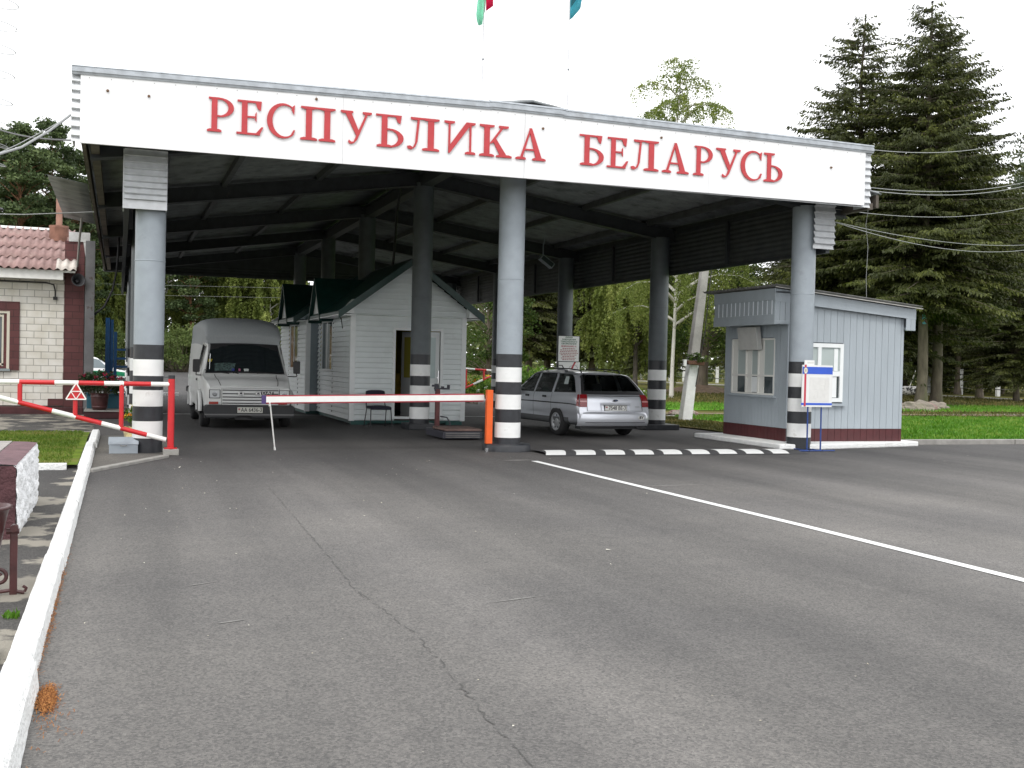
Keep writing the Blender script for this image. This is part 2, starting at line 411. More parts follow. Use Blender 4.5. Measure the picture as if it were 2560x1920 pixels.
GL['И'] = (.92, [R(.15,.0,.21,1), R(.80,0,.86,1), [(.15,.0),(.2,.0),(.86,.96),(.86,1.0),(.70,1.0),(.15,.18)]]+foot(.18,.16,1,-1)+foot(.83,.16)+foot(.86,.12,1,-1))
GL['К'] = (.98, [R(.16,0,.33,1), [(.32,.40),(.72,1),(.8,1),(.42,.43)], [(.42,.52),(.51,.60),(.90,0),(.68,0)]]+foot(.245,.225)+foot(.245,.225,1,-1)+foot(.76,.15,1,-1)+foot(.78,.24))
GL['А'] = (.90, [[(.42,1.02),(.5,1.02),(.85,0),(.65,0),(.44,.86)], [(.42,.96),(.47,.96),(.2,0),(.12,0)], R(.24,.3,.66,.355)]+foot(.16,.16)+foot(.74,.21))
GL['Ь'] = (.80, [R(.18,0,.34,1)]+foot(.26,.21)+foot(.26,.21,1,-1)+[R(.33,.0,.4,.05), R(.33,.53,.4,.58)]+bowl(.38,.29,.42,.29,.155,.05))
LET = [('Р',-5.25,-4.86),('Е',-4.82,-4.42),('С',-4.37,-3.94),('П',-3.86,-3.32),('У',-3.24,-2.75),('Б',-2.68,-2.23),('Л',-2.17,-1.64),('И',-1.56,-1.03),('К',-.96,-.4),('А',-.33,.2),
       ('Б',.81,1.26),('Е',1.32,1.72),('Л',1.77,2.3),('А',2.37,2.89),('Р',2.98,3.36),('У',3.43,3.92),('С',3.93,4.37),('Ь',4.41,4.8)]
for ch, u0, u1 in LET:
    w, polys = GL[ch]; mb = MB(); xs = [p[0] for q in polys for p in q]; x0, x1 = min(xs), max(xs)
    zb, zh = 4.905, .515
    for k, q in enumerate(polys):
        pts = [(u0+(p[0]-x0)/(x1-x0)*(u1-u0), zb+p[1]*zh) for p in q]
        ar = sum(pts[i][0]*pts[(i+1)%len(pts)][1]-pts[(i+1)%len(pts)][0]*pts[i][1] for i in range(len(pts)))
        if ar < 0: pts = pts[::-1]
        mb.prism(pts, -1.027-.0007*(k % 7), -1.012, 'y')
    mb.build('letter', M_red_letter, sign)
# ------------------------------------------------------------------ ground, roads, kerbs
def asphalt(name, base, light, stretch=(1,.12,1), rough=.82, patches=None, dark_apron=False):
    m = bpy.data.materials.new(name); m.use_nodes = True; nt = m.node_tree; N = nt.nodes; L = nt.links; b = N['Principled BSDF']
    b.inputs['Roughness'].default_value = rough; b.inputs['Specular IOR Level'].default_value = .35
    tc = N.new('ShaderNodeTexCoord')
    def noise(scale, detail=4, vec=None, rough=.5):
        n = N.new('ShaderNodeTexNoise'); n.inputs['Scale'].default_value = scale; n.inputs['Detail'].default_value = detail; n.inputs['Roughness'].default_value = rough
        L.new(vec or tc.outputs['Object'], n.inputs['Vector']); return n.outputs['Fac']
    def ramp(fac, p0, p1, c0, c1):
        r = N.new('ShaderNodeValToRGB'); e = r.color_ramp.elements; e[0].position = p0; e[1].position = p1; e[0].color = (*c0,1); e[1].color = (*c1,1)
        L.new(fac, r.inputs['Fac']); return r.outputs['Color']
    def mix(a, b_, fac=None, mode='MULTIPLY', f=1):
        x = N.new('ShaderNodeMix'); x.data_type = 'RGBA'; x.blend_type = mode; x.inputs['Factor'].default_value = f
        if fac is not None: L.new(fac, x.inputs['Factor'])
        L.new(a, x.inputs['A']); L.new(b_, x.inputs['B']); return x.outputs['Result']
    mp = N.new('ShaderNodeMapping'); mp.inputs['Rotation'].default_value = (0,0,radians(-8)); mp.inputs['Scale'].default_value = stretch
    L.new(tc.outputs['Object'], mp.inputs['Vector'])
    c = ramp(noise(.55, 6, mp.outputs[0], .6), .34, .68, base, light)
    c = mix(c, ramp(noise(.35, 4), .35, .65, (.84,.84,.85), (1.1,1.09,1.07)))
    c = mix(c, ramp(noise(4.5, 6, None, .7), .35, .7, (.93,.93,.93), (1.06,1.055,1.05)))
    v = N.new('ShaderNodeTexVoronoi'); v.inputs['Scale'].default_value = 85; L.new(tc.outputs['Object'], v.inputs['Vector'])
    c = mix(c, ramp(v.outputs['Color'], .1, .9, (.66,.66,.67), (1.32,1.3,1.28)))
    n2 = noise(240, 2)
    c = mix(c, ramp(n2, .35, .65, (.72,.72,.72), (1.28,1.27,1.26)))
    if dark_apron:   # darker road colour under and just in front of the canopy, with a ragged edge
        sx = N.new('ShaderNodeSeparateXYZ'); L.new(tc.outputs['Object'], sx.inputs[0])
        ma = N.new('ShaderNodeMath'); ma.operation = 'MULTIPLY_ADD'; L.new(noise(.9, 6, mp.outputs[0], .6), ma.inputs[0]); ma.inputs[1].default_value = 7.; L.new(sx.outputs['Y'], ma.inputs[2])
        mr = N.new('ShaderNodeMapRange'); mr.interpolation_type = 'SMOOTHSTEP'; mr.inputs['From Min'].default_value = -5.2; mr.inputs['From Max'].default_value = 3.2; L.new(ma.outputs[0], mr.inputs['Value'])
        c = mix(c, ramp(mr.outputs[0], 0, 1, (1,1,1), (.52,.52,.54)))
    c = mix(c, ramp(noise(2.6, 7, None, .65), .66, .8, (1,1,1), (.72,.72,.73)))
    # pale scuffs
    mp2 = N.new('ShaderNodeMapping'); mp2.inputs['Rotation'].default_value = (0,0,radians(70)); mp2.inputs['Scale'].default_value = (1.0,.3,1)
    L.new(tc.outputs['Object'], mp2.inputs['Vector'])
    sc_ = ramp(noise(3.2, 8, mp2.outputs[0], .75), .66, .80, (0,0,0), (.5,.5,.5))
    lt = N.new('ShaderNodeRGB'); lt.outputs[0].default_value = (.24,.235,.225,1)
    c = mix(c, lt.outputs[0], sc_, 'MIX')
    if patches:
        pr = ramp(noise(patches[1], 7, None, .6), patches[2], patches[3], (0,0,0), (1,1,1))
        pc = N.new('ShaderNodeRGB'); pc.outputs[0].default_value = (*patches[0],1)
        c = mix(c, pc.outputs[0], pr, 'MIX')
    L.new(c, b.inputs['Base Color'])
    bp = N.new('ShaderNodeBump'); bp.inputs['Strength'].default_value = .55; bp.inputs['Distance'].default_value = .008
    L.new(v.outputs['Distance'], bp.inputs['Height'])
    bp2 = N.new('ShaderNodeBump'); bp2.inputs['Strength'].default_value = .4; bp2.inputs['Distance'].default_value = .006
    L.new(n2, bp2.inputs['Height']); L.new(bp.outputs[0], bp2.inputs['Normal']); L.new(bp2.outputs[0], b.inputs['Normal'])
    return m
M_asphalt = asphalt('asphalt', (.094,.093,.091), (.170,.166,.160), (1,.05,1), dark_apron=True)
M_walk = asphalt('old_walk_asphalt', (.045,.045,.045), (.08,.078,.075), (1,.5,1), patches=((.27,.25,.21), 1.3, .5, .54))
M_island = asphalt('island_asphalt', (.10,.097,.09), (.15,.145,.132), (1,1,1))
M_path = asphalt('path_asphalt', (.2,.195,.185), (.27,.265,.25), (1,1,1))
def grass_mat(name, a, b_, scale=1.2, straw=(.2,.17,.06), lo=.6, hi=.75):
    m = mat(name, a, .9, spec=.1, var=.5, var2=b_, vscale=scale, bump=1, bscale=30, detail=8, dirt=straw, dirtscale=.5, dirtlo=lo, dirthi=hi)
    return m
M_drygrass = grass_mat('dry_meadow', (.10,.10,.025), (.065,.075,.018), .6, (.17,.12,.045), .5, .7)
M_lawn = grass_mat('lawn', (.10,.25,.016), (.06,.17,.012), 2.2, (.16,.17,.04), .62, .85)
M_soil = mat('bare_soil', (.13,.09,.06), .95, var=.4, vscale=3, bump=1, bscale=25)
M_paint = mat('road_paint', (.72,.73,.72), .6, var=.08, vscale=12, dirt=(.4,.4,.39), dirtscale=5, dirtlo=.64, dirthi=.8)

def sheet(name, poly, z, m):
    mb = MB(); mb.add([(x,y,z) for x,y in poly], [tuple(range(len(poly)))]); return structure(mb.build(name, m))
sheet('ground', [(-700,-500),(900,-500),(900,1000),(-700,1000)], -.03, M_drygrass)
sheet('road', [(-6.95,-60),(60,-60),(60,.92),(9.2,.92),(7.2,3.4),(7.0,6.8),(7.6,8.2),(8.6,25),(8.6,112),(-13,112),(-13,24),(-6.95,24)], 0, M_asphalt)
sheet('walkway', [(-16,-60),(-6.9,-60),(-6.9,24),(-16,24)], .004, M_walk)
sheet('island_paving', [(-6.8,-3.05),(-5.72,-.86),(-5.55,-.2),(-5.6,3.8),(-6.85,3.8)], .008, M_island)
sheet('footpath', [(8.3,12.2),(30,15.6),(30,16.8),(8.3,13.3)], -.012, M_path)
sheet('far_footpath', [(47.5,-60),(50.2,-60),(49.6,230),(46.8,230)], -.012, M_path)
mb = MB()
def lawn_grid(x0, x1, y0, y1, n, m, base, amp):
    mb.smooth = True
    mb.grid(n, m, lambda i, j: (lerp(x0,x1,i), lerp(y0,y1,j), base+amp*mnoise.noise(Vector((lerp(x0,x1,i)*.6, lerp(y0,y1,j)*.6, 3)))))
lawn_grid(9.25, 75, 1.05, 11.5, 60, 12, .06, .03)
structure(mb.build('lawn', M_lawn))
mb = MB(); lawn_grid(8.4, 48, 17.5, 24, 40, 8, .0, .03); structure(mb.build('lawn_strip', M_lawn))
mb = MB(); lawn_grid(7.2, 9.2, 3.4, 12, 6, 10, .02, .03); structure(mb.build('lawn_edge', M_drygrass))
mb = MB(); lawn_grid(-12.5, -6.93, -2.55, 4.1, 24, 30, .065, .03); structure(mb.build('lawn_patch', mat('worn_lawn', (.12,.17,.02), .9, spec=.1, var=.5, var2=(.08,.13,.016), vscale=3, bump=1, bscale=30, detail=8, dirt=(.2,.16,.06), dirtscale=1.1, dirtlo=.5, dirthi=.72)))
mb = MB(); lawn_grid(-22, 22, 112, 140, 30, 8, .1, .1); structure(mb.build('far_verge', M_lawn))
sheet('bare_track', [(9.5,13.6),(60,14.2),(60,15.4),(9.5,14.4)], .03, mat('bare_track_soil', (.17,.13,.08), .95, var=.4, vscale=2, bump=1, bscale=25))

# white limewashed kerb on the left
M_lime = mat('limewash', (.8,.81,.8), .85, var=.08, vscale=7, bump=1, bscale=38, dirt=(.42,.40,.36), dirtscale=4, dirtlo=.62, dirthi=.8)
mb = MB()
rk = random.Random(3)
for (v0, v1, w, h) in ((-18,-15.7,.12,.14), (-15.68,-12.74,.125,.145), (-12.70,-9.78,.105,.12), (-9.74,-6.85,.105,.115), (-6.81,-3.16,.105,.115), (-3.08,-1.2,.125,.115), (-1.17,.8,.125,.115), (.83,3.9,.125,.11)):
    n = 60; o = rk.uniform(-.012,.012)
    prof = [(-.012,0),(-.01,h-.02),(.008,h),(w-.02,h+.002),(w,h-.025),(w+.012,0)]
    def fn(i, j):
        k = round(j*5); x, z = prof[k]; vv = lerp(v0, v1, i)
        jag = .004*mnoise.noise(Vector((vv*3, k*2.1, 1)))+.0025*mnoise.noise(Vector((vv*11, k*3.3, 5)))
        return (-6.89+o+x+jag, vv, z+jag*.6)
    mb.grid(n, 5, fn)
    for vv in (v0, v1): mb.add([(-6.89+o+x, vv, z) for x, z in prof], [tuple(range(6))[::(-1 if vv==v0 else 1)]])
mb.box(-12.5,-7.06,-2.72,-2.58,0,.085)
mb.box(-7.25,-6.98,-12.6,-12.05,0,.10)
structure(mb.build('kerb', M_lime, bevel=.006, recalc=True))
# plain concrete kerbs
mb = MB()
for i in range(16): mb.box(9.26+i*3, 9.26+i*3+2.97, .9+.004*(i%2), 1.06, -.02, .105)
mb.beam((-6.78,-3.02,.015),(-5.75,-.92,.015),.11,.05)
structure(mb.build('concrete_kerb', M_concrete, bevel=.012))
mb = MB(); mb.box(-5.9,-4.25,25.9,26.15,0,.12); mb.box(-12,-6.0,25.9,26.15,0,.12); mb.box(-8,-1,100,100.4,0,.22); mb.box(.5,8,100,100.4,0,.22)
structure(mb.build('far_kerb', M_lime))
# markings
def strip(mb, pts, w, z):
    for a, b_ in zip(pts, pts[1:]):
        a, b_ = Vector((*a,0)), Vector((*b_,0)); d = (b_-a).normalized(); n = Vector((-d.y,d.x,0))*w/2
        mb.add([a-n+Vector((0,0,z)), b_-n+Vector((0,0,z)), b_+n+Vector((0,0,z)), a+n+Vector((0,0,z))], [(0,1,2,3)])
mb = MB(); strip(mb, [(-.27,-2.05),(-.12,-9),(-.02,-30)], .115, .005); structure(mb.build('lane_line', M_paint))
mb = MB(); strip(mb, [(-6.0,12.1),(6.0,11.4)], .13, .005); structure(mb.build('stop_line', M_paint))
# seam and cracks in the asphalt
M_seam = mat('asphalt_seam', (.085,.083,.08), .9, var=.4, vscale=8)
mb = MB()
rs = random.Random(11)
def jag(p, q, n, amp):
    out = []
    for i in range(n+1):
        t = i/n; out.append((lerp(p[0],q[0],t)+rs.uniform(-amp,amp), lerp(p[1],q[1],t)+rs.uniform(-amp,amp)))
    return out
for p, q, n, a_, w_ in (((-4.75,-5.0),(-4.86,-8.6),70,.012,.007),((-4.86,-8.6),(-4.95,-11.2),70,.014,.009),((-4.93,-11.0),(-4.86,-12.2),30,.012,.006),((-4.86,-12.3),(-5.02,-15.5),70,.016,.008),((-4.5,-6.2),(-.9,-6.6),60,.012,.005)):
    pts = jag(p, q, n, a_)
    for i in range(0, n):
        if rs.random() < .8: strip(mb, pts[i:i+2], w_*rs.uniform(.3,1.0), .0035)
structure(mb.build('road_seam', M_seam))
M_scuff = mat('pale_scuff', (.2,.195,.185), .9, var=.3, vscale=30)
mb = MB()
for (x, y, l, a, w) in ((-4.2,-11.55,.42,.28,.014),(-.75,-1.9,.55,.1,.06),(-.2,-5.6,1.0,.1,.03),(-5.9,-11.7,.2,.35,.012),(-6.0,-10.6,.25,.5,.01)):
    n = 10
    for i in range(n):
        t0, t1 = i/n, (i+1)/n; ww = lambda t: w*(sin(t*pi)*.9+.1)*(.8+.4*rs.random())
        p0 = Vector((x+l*t0*cos(a), y+l*t0*sin(a), .0032)); p1 = Vector((x+l*t1*cos(a), y+l*t1*sin(a), .0032)); nn = Vector((-sin(a),cos(a),0))
        mb.add([p0-nn*ww(t0), p1-nn*ww(t1), p1+nn*ww(t1), p0+nn*ww(t0)], [(0,1,2,3)])
structure(mb.build('road_scuff', M_scuff))
# litter: dry needles along the kerb, leaf and paper scraps
M_needle = leaf_mat('dry_needles', (.16,.05,.015), (.42,.19,.06), rough=.9, trans=0)
mb = MB(); mb.tone = []
def needle(x, y, s):
    a = rs.uniform(0, pi); l = rs.uniform(.004,.010)*s; d = Vector((cos(a)*l, sin(a)*l, rs.uniform(-.004,.006))); n = Vector((-sin(a),cos(a),0))*.0016*s; p = Vector((x,y,rs.uniform(.004,.014)))
    mb.add([p-d-n, p+d-n, p+d+n, p-d+n], [(0,1,2,3)]); mb.tone.append(rs.random())
for i in range(2600):
    needle(-6.708+rs.gauss(0,.018), -12.93+rs.gauss(0,.085), 1)
for i in range(900):
    vv = rs.triangular(-13.2,-8.6,-11.4); needle(-6.785+abs(rs.gauss(0,.016)), vv, 1)
for i in range(150): needle(-6.68+rs.gauss(0,.05), -13.2+rs.gauss(0,.2), .9)
tag(mb.build('fallen_needles', M_needle), 'rusty brown fallen pine needles lying along the white kerb', 'needles', kind='stuff')
M_scrap = leaf_mat('scraps', (.42,.38,.28), (.7,.68,.6), rough=.9, trans=0)
mb = MB(); mb.tone = []
for i in range(170):
    x, y = rs.uniform(-6.5,10), rs.uniform(-15.5,-.5); 
    if rs.random() < .5: x = rs.uniform(-6.6,-2)
    l = rs.uniform(.003,.008)*(2 if rs.random() < .07 else 1)*(1 if y < -10 else 1.5); a = rs.uniform(0,pi)
    M = Matrix.Translation((x,y,.008)) @ Euler((rs.uniform(-.3,.3), rs.uniform(-.3,.3), a)).to_matrix().to_4x4()
    mb.add([M@Vector(p) for p in ((-l,-l*.5,0),(l,-l*.3,.002),(l*.7,l*.5,0),(-l*.6,l*.6,.003))], [(0,1,2,3)]); mb.tone.append(rs.random())
tag(mb.build('fallen_scraps', M_scrap), 'small pale leaf and paper scraps scattered over the dark asphalt', 'litter', kind='stuff')
# speed bump with painted stripes
sb = thing('speed_bump', 'low asphalt speed bump with white slanted stripes across the right lane', 'speed bump', (2.9,-.69,0))
def bz(v): t = (v+1.22)/1.06; return .04*max(0, sin(pi*min(1,max(0,t))))**.7
mb = MB(); mb.smooth = True
mb.grid(1, 14, lambda i, j: (lerp(.35,5.4,i), lerp(-1.22,-.16,j), bz(lerp(-1.22,-.16,j))+.003))
mb.build('hump', mat('bump_asphalt', (.04,.04,.042), .8, var=.3, vscale=20, bump=.5, bscale=90), sb, local=False)
for k in range(9):
    mb = MB(); mb.smooth = True; u0 = .53+.55*k; wd = .36 if k < 8 else .34
    mb.grid(2, 12, lambda i, j: (u0+wd*i-.26*(1-j)+.05*sin(pi*j), lerp(-1.17,-.2,j), bz(lerp(-1.17,-.2,j))+.0065))
    mb.build('stripe', M_paint, sb, local=False)

# ------------------------------------------------------------------ left foreground: low wall, urn bin
M_rough = mat('rough_white_render', (.8,.81,.82), .9, var=.06, vscale=8, bump=1, bscale=38, dirt=(.55,.55,.55), dirtlo=.64, dirthi=.85, dirtscale=6)
lw = thing('low_wall', 'low wall with rough white side, maroon front and stone slab top', 'wall', (-8.2,-7.1,0))
rr = random.Random(5)
mb = MB(); mb.smooth = True   # right face, lumpy render
def rf(i, j): 
    y, z = lerp(-8.42,-5.95,i), lerp(0,.6,j); e = 1 if 0<i<1 and 0<j<1 else .5
    return (-7.2+.03*e*mnoise.noise(Vector((y*11,z*11,0)))+.018*e*mnoise.noise(Vector((y*27,z*27,4)))+(-.02 if j>.97 else 0)-.05*(1-j)*0, y, z)
mb.grid(110, 30, rf); mb.smooth = False
mb.quad((-7.24,-5.95,0),(-10,-5.95,0),(-10,-5.95,.6),(-7.24,-5.95,.6))
mb.build('rendered_side', M_rough, lw, local=False)
mb = MB(); mb.smooth = True
mb.grid(60, 16, lambda i, j: (lerp(-10,-7.205,i), -8.41+.02*mnoise.noise(Vector((lerp(-10,-7.2,i)*9,j*6,2))), .6*j))
mb.build('maroon_front', mat('maroon_render', (.085,.035,.04), .9, var=.35, vscale=6, bump=1, bscale=38), lw, local=False)
mb = MB(); mb.box(-10,-7.42,-8.4,-5.97,.585,.604)
for k in range(5): mb.box(-10,-7.44,-8.38+.49*k,-8.38+.49*k+.475,.605,.622)
mb.build('slab_top', mat('stone_slab', (.33,.31,.29), .8, var=.2, vscale=4, bump=.3, bscale=40), lw, local=False, bevel=.004)
mb = MB(); mb.smooth = True
mb.grid(50, 6, lambda i, j: (lerp(-7.43,-7.205,j)+.006*mnoise.noise(Vector((i*40,j*5,8))), lerp(-8.415,-5.95,i), .618-.012*j*j+.006*mnoise.noise(Vector((i*30,j*6,1)))))
mb.build('painted_edge', mat('mauve_edge_paint', (.15,.085,.095), .85, var=.3, vscale=6, bump=.7, bscale=50), lw, local=False)

M_urn = mat('brown_urn_paint', (.06,.018,.018), .4, var=.3, vscale=9, bump=.1, bscale=60, dirt=(.12,.06,.05), dirtlo=.62, dirthi=.8)
ub = thing('litter_urn', 'dark maroon metal litter urn hung between scrolled legs, by the low white wall', 'litter bin', (-7.27,-10.62,0))
mb = MB(); mb.lathe([(.0,.15),(.09,.15),(.135,.19),(.16,.3),(.185,.45),(.205,.535),(.225,.548),(.228,.56),(.205,.565),(.19,.53),(.17,.42),(.12,.22),(0,.2)], (0,0,0), 28)
mb.build('bucket', M_urn, ub)
for s in (-1, 1):
    mb = MB(); mb.box(s*.235-.022, s*.235+.022, -.012, .012, .0, .42); mb.cyl((s*.19,0,.4),(s*.265,0,.4),.018,n=10)
    mb.cyl((s*.235,-.03,.42),(s*.235,.03,.42),.024,n=10)
    mb.build('side_post', M_urn, ub, bevel=.004)
    def spiral(cx, cz, r, a0, turns, sg): return [(cx+sg*r*(1-.75*t)*cos(a0+turns*2*pi*t), 0, cz+r*(1-.75*t)*sin(a0+turns*2*pi*t)) for t in [k/24 for k in range(25)]]
    mb = MB(); mb.tube(spiral(s*.15,.115,.06,0,1.4,-s), .012, 8); mb.tube(spiral(s*.08,.055,.05,0,1.3,s), .012, 8); mb.tube([(s*.3,0,.012),(s*.22,0,.03),(s*.12,0,.02),(0,0,.02)], .012, 8)
    mb.tube([(s*.3,-.0,.02),(s*.31,0,.04),(s*.29,0,.055)], .01, 8)
    mb.build('scroll', M_urn, ub)

# ------------------------------------------------------------------ red and white swing gate, left
def striped_rail(mb, pts, r, cols, n=14):
    for a, b_, c in zip(pts, pts[1:], cols):
        mb.cur = c; mb.cyl(a, b_, r, n=n, caps=True)
    mb.cur = 0
gv = -.5
sg_ = thing('swing_gate', 'red and white striped pipe gate in front of the left column, with a triangular emblem', 'gate', (-5.7,gv,0))
us = [-5.70,-5.97,-6.36,-6.64,-7.0,-7.33,-7.81,-8.3,-8.75,-9.2,-9.7,-10.3,-10.8]
mb = MB(); striped_rail(mb, [(u,gv,1.085-.002*(u+5.7)) for u in us], .036, [1,0]*6, 16); mb.build('top_rail', [M_red, M_white_gloss], sg_, local=False)
mb = MB(); us2 = [-5.74,-6.02,-6.40,-6.67,-7.03,-7.36,-7.82,-8.35,-8.9]
striped_rail(mb, [(u,gv,.235+.268*(-5.74-u)) for u in us2], .036, [1,0,1,0,1,0][::1]*2, 16); mb.build('brace_rail', [M_red, M_white_gloss], sg_, local=False)
for u in (-6.39,-7.04,-7.80):
    mb = MB(); mb.cyl((u,gv,.235+.268*(-5.74-u)),(u,gv,1.08),.034,n=14); mb.build('upright', M_red, sg_, local=False)
mb = MB(); mb.cyl((-5.67,gv,.10),(-5.67,gv,1.17),.05,n=18); mb.cyl((-5.67,gv,.098),(-5.67,gv,.115),.11,n=6)
gp = mb.build('hinge_post', M_red, sg_, local=False)
mb = MB(); mb.cyl((-5.67,gv,1.17),(-5.67,gv,1.225),.05,n=18); mb.box(-5.86,-5.67,gv-.005,gv+.005,1.19,1.2)
mb.build('post_cap', M_band_black, gp, local=False)
mb = MB(); mb.box(-5.78,-5.55,gv-.1,gv+.1,0,.097); mb.build('concrete_foot', M_concrete, sg_, local=False, bevel=.01)
mb = MB(); ex, ez, ev = -7.03, 0, gv-.045
tri = [(ex,1.09),(ex-.14,.845),(ex+.14,.845)]
mb.prism(tri[::-1], ev, ev+.01, 'y'); 
em = mb.build('emblem', M_red, sg_, local=False)
mb = MB()
def bar(a, b_, w=.022): mb.beam((a[0],ev-.004,a[1]),(b_[0],ev-.004,b_[1]),.006,w,up=(0,1,0)); 
def bar(a, b_, w=.018):
    d = Vector((b_[0]-a[0],b_[1]-a[1])).normalized(); n = Vector((-d.y,d.x))*w/2; a, b_ = Vector(a), Vector(b_)
    mb.prism([tuple(a-n),tuple(b_-n),tuple(b_+n),tuple(a+n)], ev-.005-bar.k*.0008, ev+.0, 'y'); bar.k += 1
bar.k = 0
bar(tri[0],tri[1]); bar(tri[1],tri[2]); bar(tri[2],tri[0])
lp = lambda a, b_, t: (lerp(a[0],b_[0],t), lerp(a[1],b_[1],t))
q1, q2 = lp(tri[0],tri[1],.52), lp(tri[0],tri[2],.52); bm_ = lp(tri[1],tri[2],.5)
bar(q1,q2,.014); bar(q1,bm_,.012); bar(q2,bm_,.012)
mb.build('emblem_lines', M_white_gloss, em, local=False)
# grey metal box by the left column and a flower pot
gb = thing('metal_box', 'grey lidded metal box on the ground beside the left striped column', 'metal box', (-6.36,-.15,0))
mb = MB(); mb.box(-.2,.22,-.12,.12,0,.14); mb.build('body', M_steel_grey, gb, bevel=.006)
mb = MB(); mb.prism([(-.13,.145),(.135,.145),(.12,.16),(.12,.235),(.10,.25),(-.12,.16)][::1], -.21, .23, 'x'); mb.build('lid', M_steel_grey, gb, bevel=.005)
mb = MB(); mb.box(-.04,.06,-.145,-.13,.12,.135); mb.build('hasp', M_chrome, gb)

# ------------------------------------------------------------------ barrier arm
br = thing('barrier_arm', 'long white barrier arm edged in red, lowered across the left lane', 'barrier', (-.35,.1,0))
A, B = Vector((-4.24,.1,.845)), Vector((-.42,.1,.92)); sl = (B.z-A.z)/(B.x-A.x)
def arm(x0, x1, zl, zh, y0, y1):
    return [(x0, A.z+sl*(x0-A.x)+zl), (x1, A.z+sl*(x1-A.x)+zl), (x1, A.z+sl*(x1-A.x)+zh), (x0, A.z+sl*(x0-A.x)+zh)]
mb = MB(); mb.prism(arm(-4.165,-.42,-.07,.07,0,0), .075, .125, 'y'); a_ = mb.build('boom', mat('boom_red', (.33,.02,.035), .4, var=.1), br, local=False, bevel=.006)
mb = MB(); mb.prism(arm(-4.165,-.42,-.047,.05,0,0), .070, .0735, 'y'); mb.build('white_stripe', M_white_gloss, a_, local=False)
mb = MB(); mb.prism(arm(-4.235,-4.167,-.07,.07,0,0), .073, .127, 'y'); mb.build('end_cap', mat('violet_cap', (.06,.035,.14), .4), a_, local=False)
mb = MB(); mb.cyl((-4.10,.09,.80),(-3.98,.31,.02),.012,n=8); mb.cyl((-3.985,.30,.045),(-3.977,.315,.0),.017,n=8); mb.cyl((-4.11,.085,.82),(-4.10,.1,.74),.02,n=8)
mb.build('support_leg', M_white_gloss, br, local=False)
mb = MB(); mb.box(-.42,-.31,-.1,.0,.125,1.06); mb.build('post', M_orange, br, local=False, bevel=.006)
mb = MB(); mb.cyl((-.365,.0,.92),(-.365,.13,.92),.03,n=10); mb.box(-.5,-.45,-.3,-.22,.0,.07); mb.build('pivot', M_chrome, br, local=False)

# ------------------------------------------------------------------ chair and platform scale
ch = thing('visitor_chair', 'black padded office chair with metal legs against the white booth', 'chair', (-.78,6.72,0), rz=radians(4))
mb = MB(); mb.smooth = True
mb.grid(8, 8, lambda i, j: (lerp(-.24,.24,i), lerp(-.23,.22,j), .455+.02*sin(pi*i)*sin(pi*j)-.03*(1-j)**6)); mb.smooth = False
M_fabric = mat('navy_chair_fabric', (.014,.014,.03), .85, var=.3, vscale=30)
mb.build('seat', M_fabric, ch, thick=.05)
mb = MB(); mb.smooth = True
mb.grid(8, 8, lambda i, j: (lerp(-.23,.23,i)*(1-.12*max(0,j-.75)*4*.3), .25-.05*sin(pi*i)+.06*j, .56+.28*j-.03*(abs(i-.5)*2)**4*j)); mb.smooth = False
mb.build('backrest', M_fabric, ch, thick=.035)
for s in (-1, 1):
    mb = MB(); mb.tube([(s*.26,-.25,0),(s*.235,-.19,.42),(s*.235,-.12,.44)], .012, 8); mb.build('leg', M_black, ch)
    mb = MB(); mb.tube([(s*.255,.30,0),(s*.235,.16,.42),(s*.225,.24,.5),(s*.215,.29,.8)], .012, 8); mb.build('leg', M_black, ch)
mb = MB(); mb.tube([(-.235,-.12,.43),(-.235,.16,.43),(.235,.16,.43),(.235,-.12,.43)], .011, 8); mb.build('seat_frame', M_black, ch)

ps = thing('platform_scale', 'dark red platform scale with a tall weighing post, in front of the white booth', 'scale', (-.05,3.05,0))
M_scale_dk = mat('dark_scale_paint', (.03,.03,.042), .5, var=.3, vscale=9, dirt=(.12,.1,.08), dirtlo=.62, dirthi=.8)
mb = MB(); mb.box(-.41,.40,-.6,.7,.03,.17); 
b0 = mb.build('base', M_scale_dk, ps, bevel=.01)
for k in range(3):
    mb = MB(); mb.box(-.36,.34,-.618,-.598,.055+.038*k,.068+.038*k); mb.build('base_rib', mat('worn_steel_rib', (.2,.19,.18), .5, var=.3), b0)
mb = MB(); mb.box(-.36,.38,-.6,.35,.178,.225); mb.build('platform', mat('worn_scale_top', (.16,.10,.085), .6, var=.4, vscale=6), ps, bevel=.008)
mb = MB(); mb.box(-.27,-.185,.45,.54,.17,.97); mb.build('post', M_maroon, ps, bevel=.005)
mb = MB(); mb.box(-.30,.02,.46,.52,.965,1.0); mb.cyl((-.26,.49,1.02),(-.26,.49,.93),.035,n=10); mb.cyl((-.35,.49,1.04),(-.25,.49,1.04),.022,n=10); mb.box(-.29,-.22,.45,.53,1.0,1.08); mb.box(-.02,.02,.45,.53,.99,1.06); mb.box(-.15,-.1,.46,.52,.99,1.03)
mb.build('weigh_beam', M_scale_dk, ps)
mb = MB(); mb.tube([(-.2,.36,.42),(-.06,.36,.40),(-.0,.34,.3),(.0,.3,.18)], .014, 8); mb.build('handrail', M_scale_dk, ps)
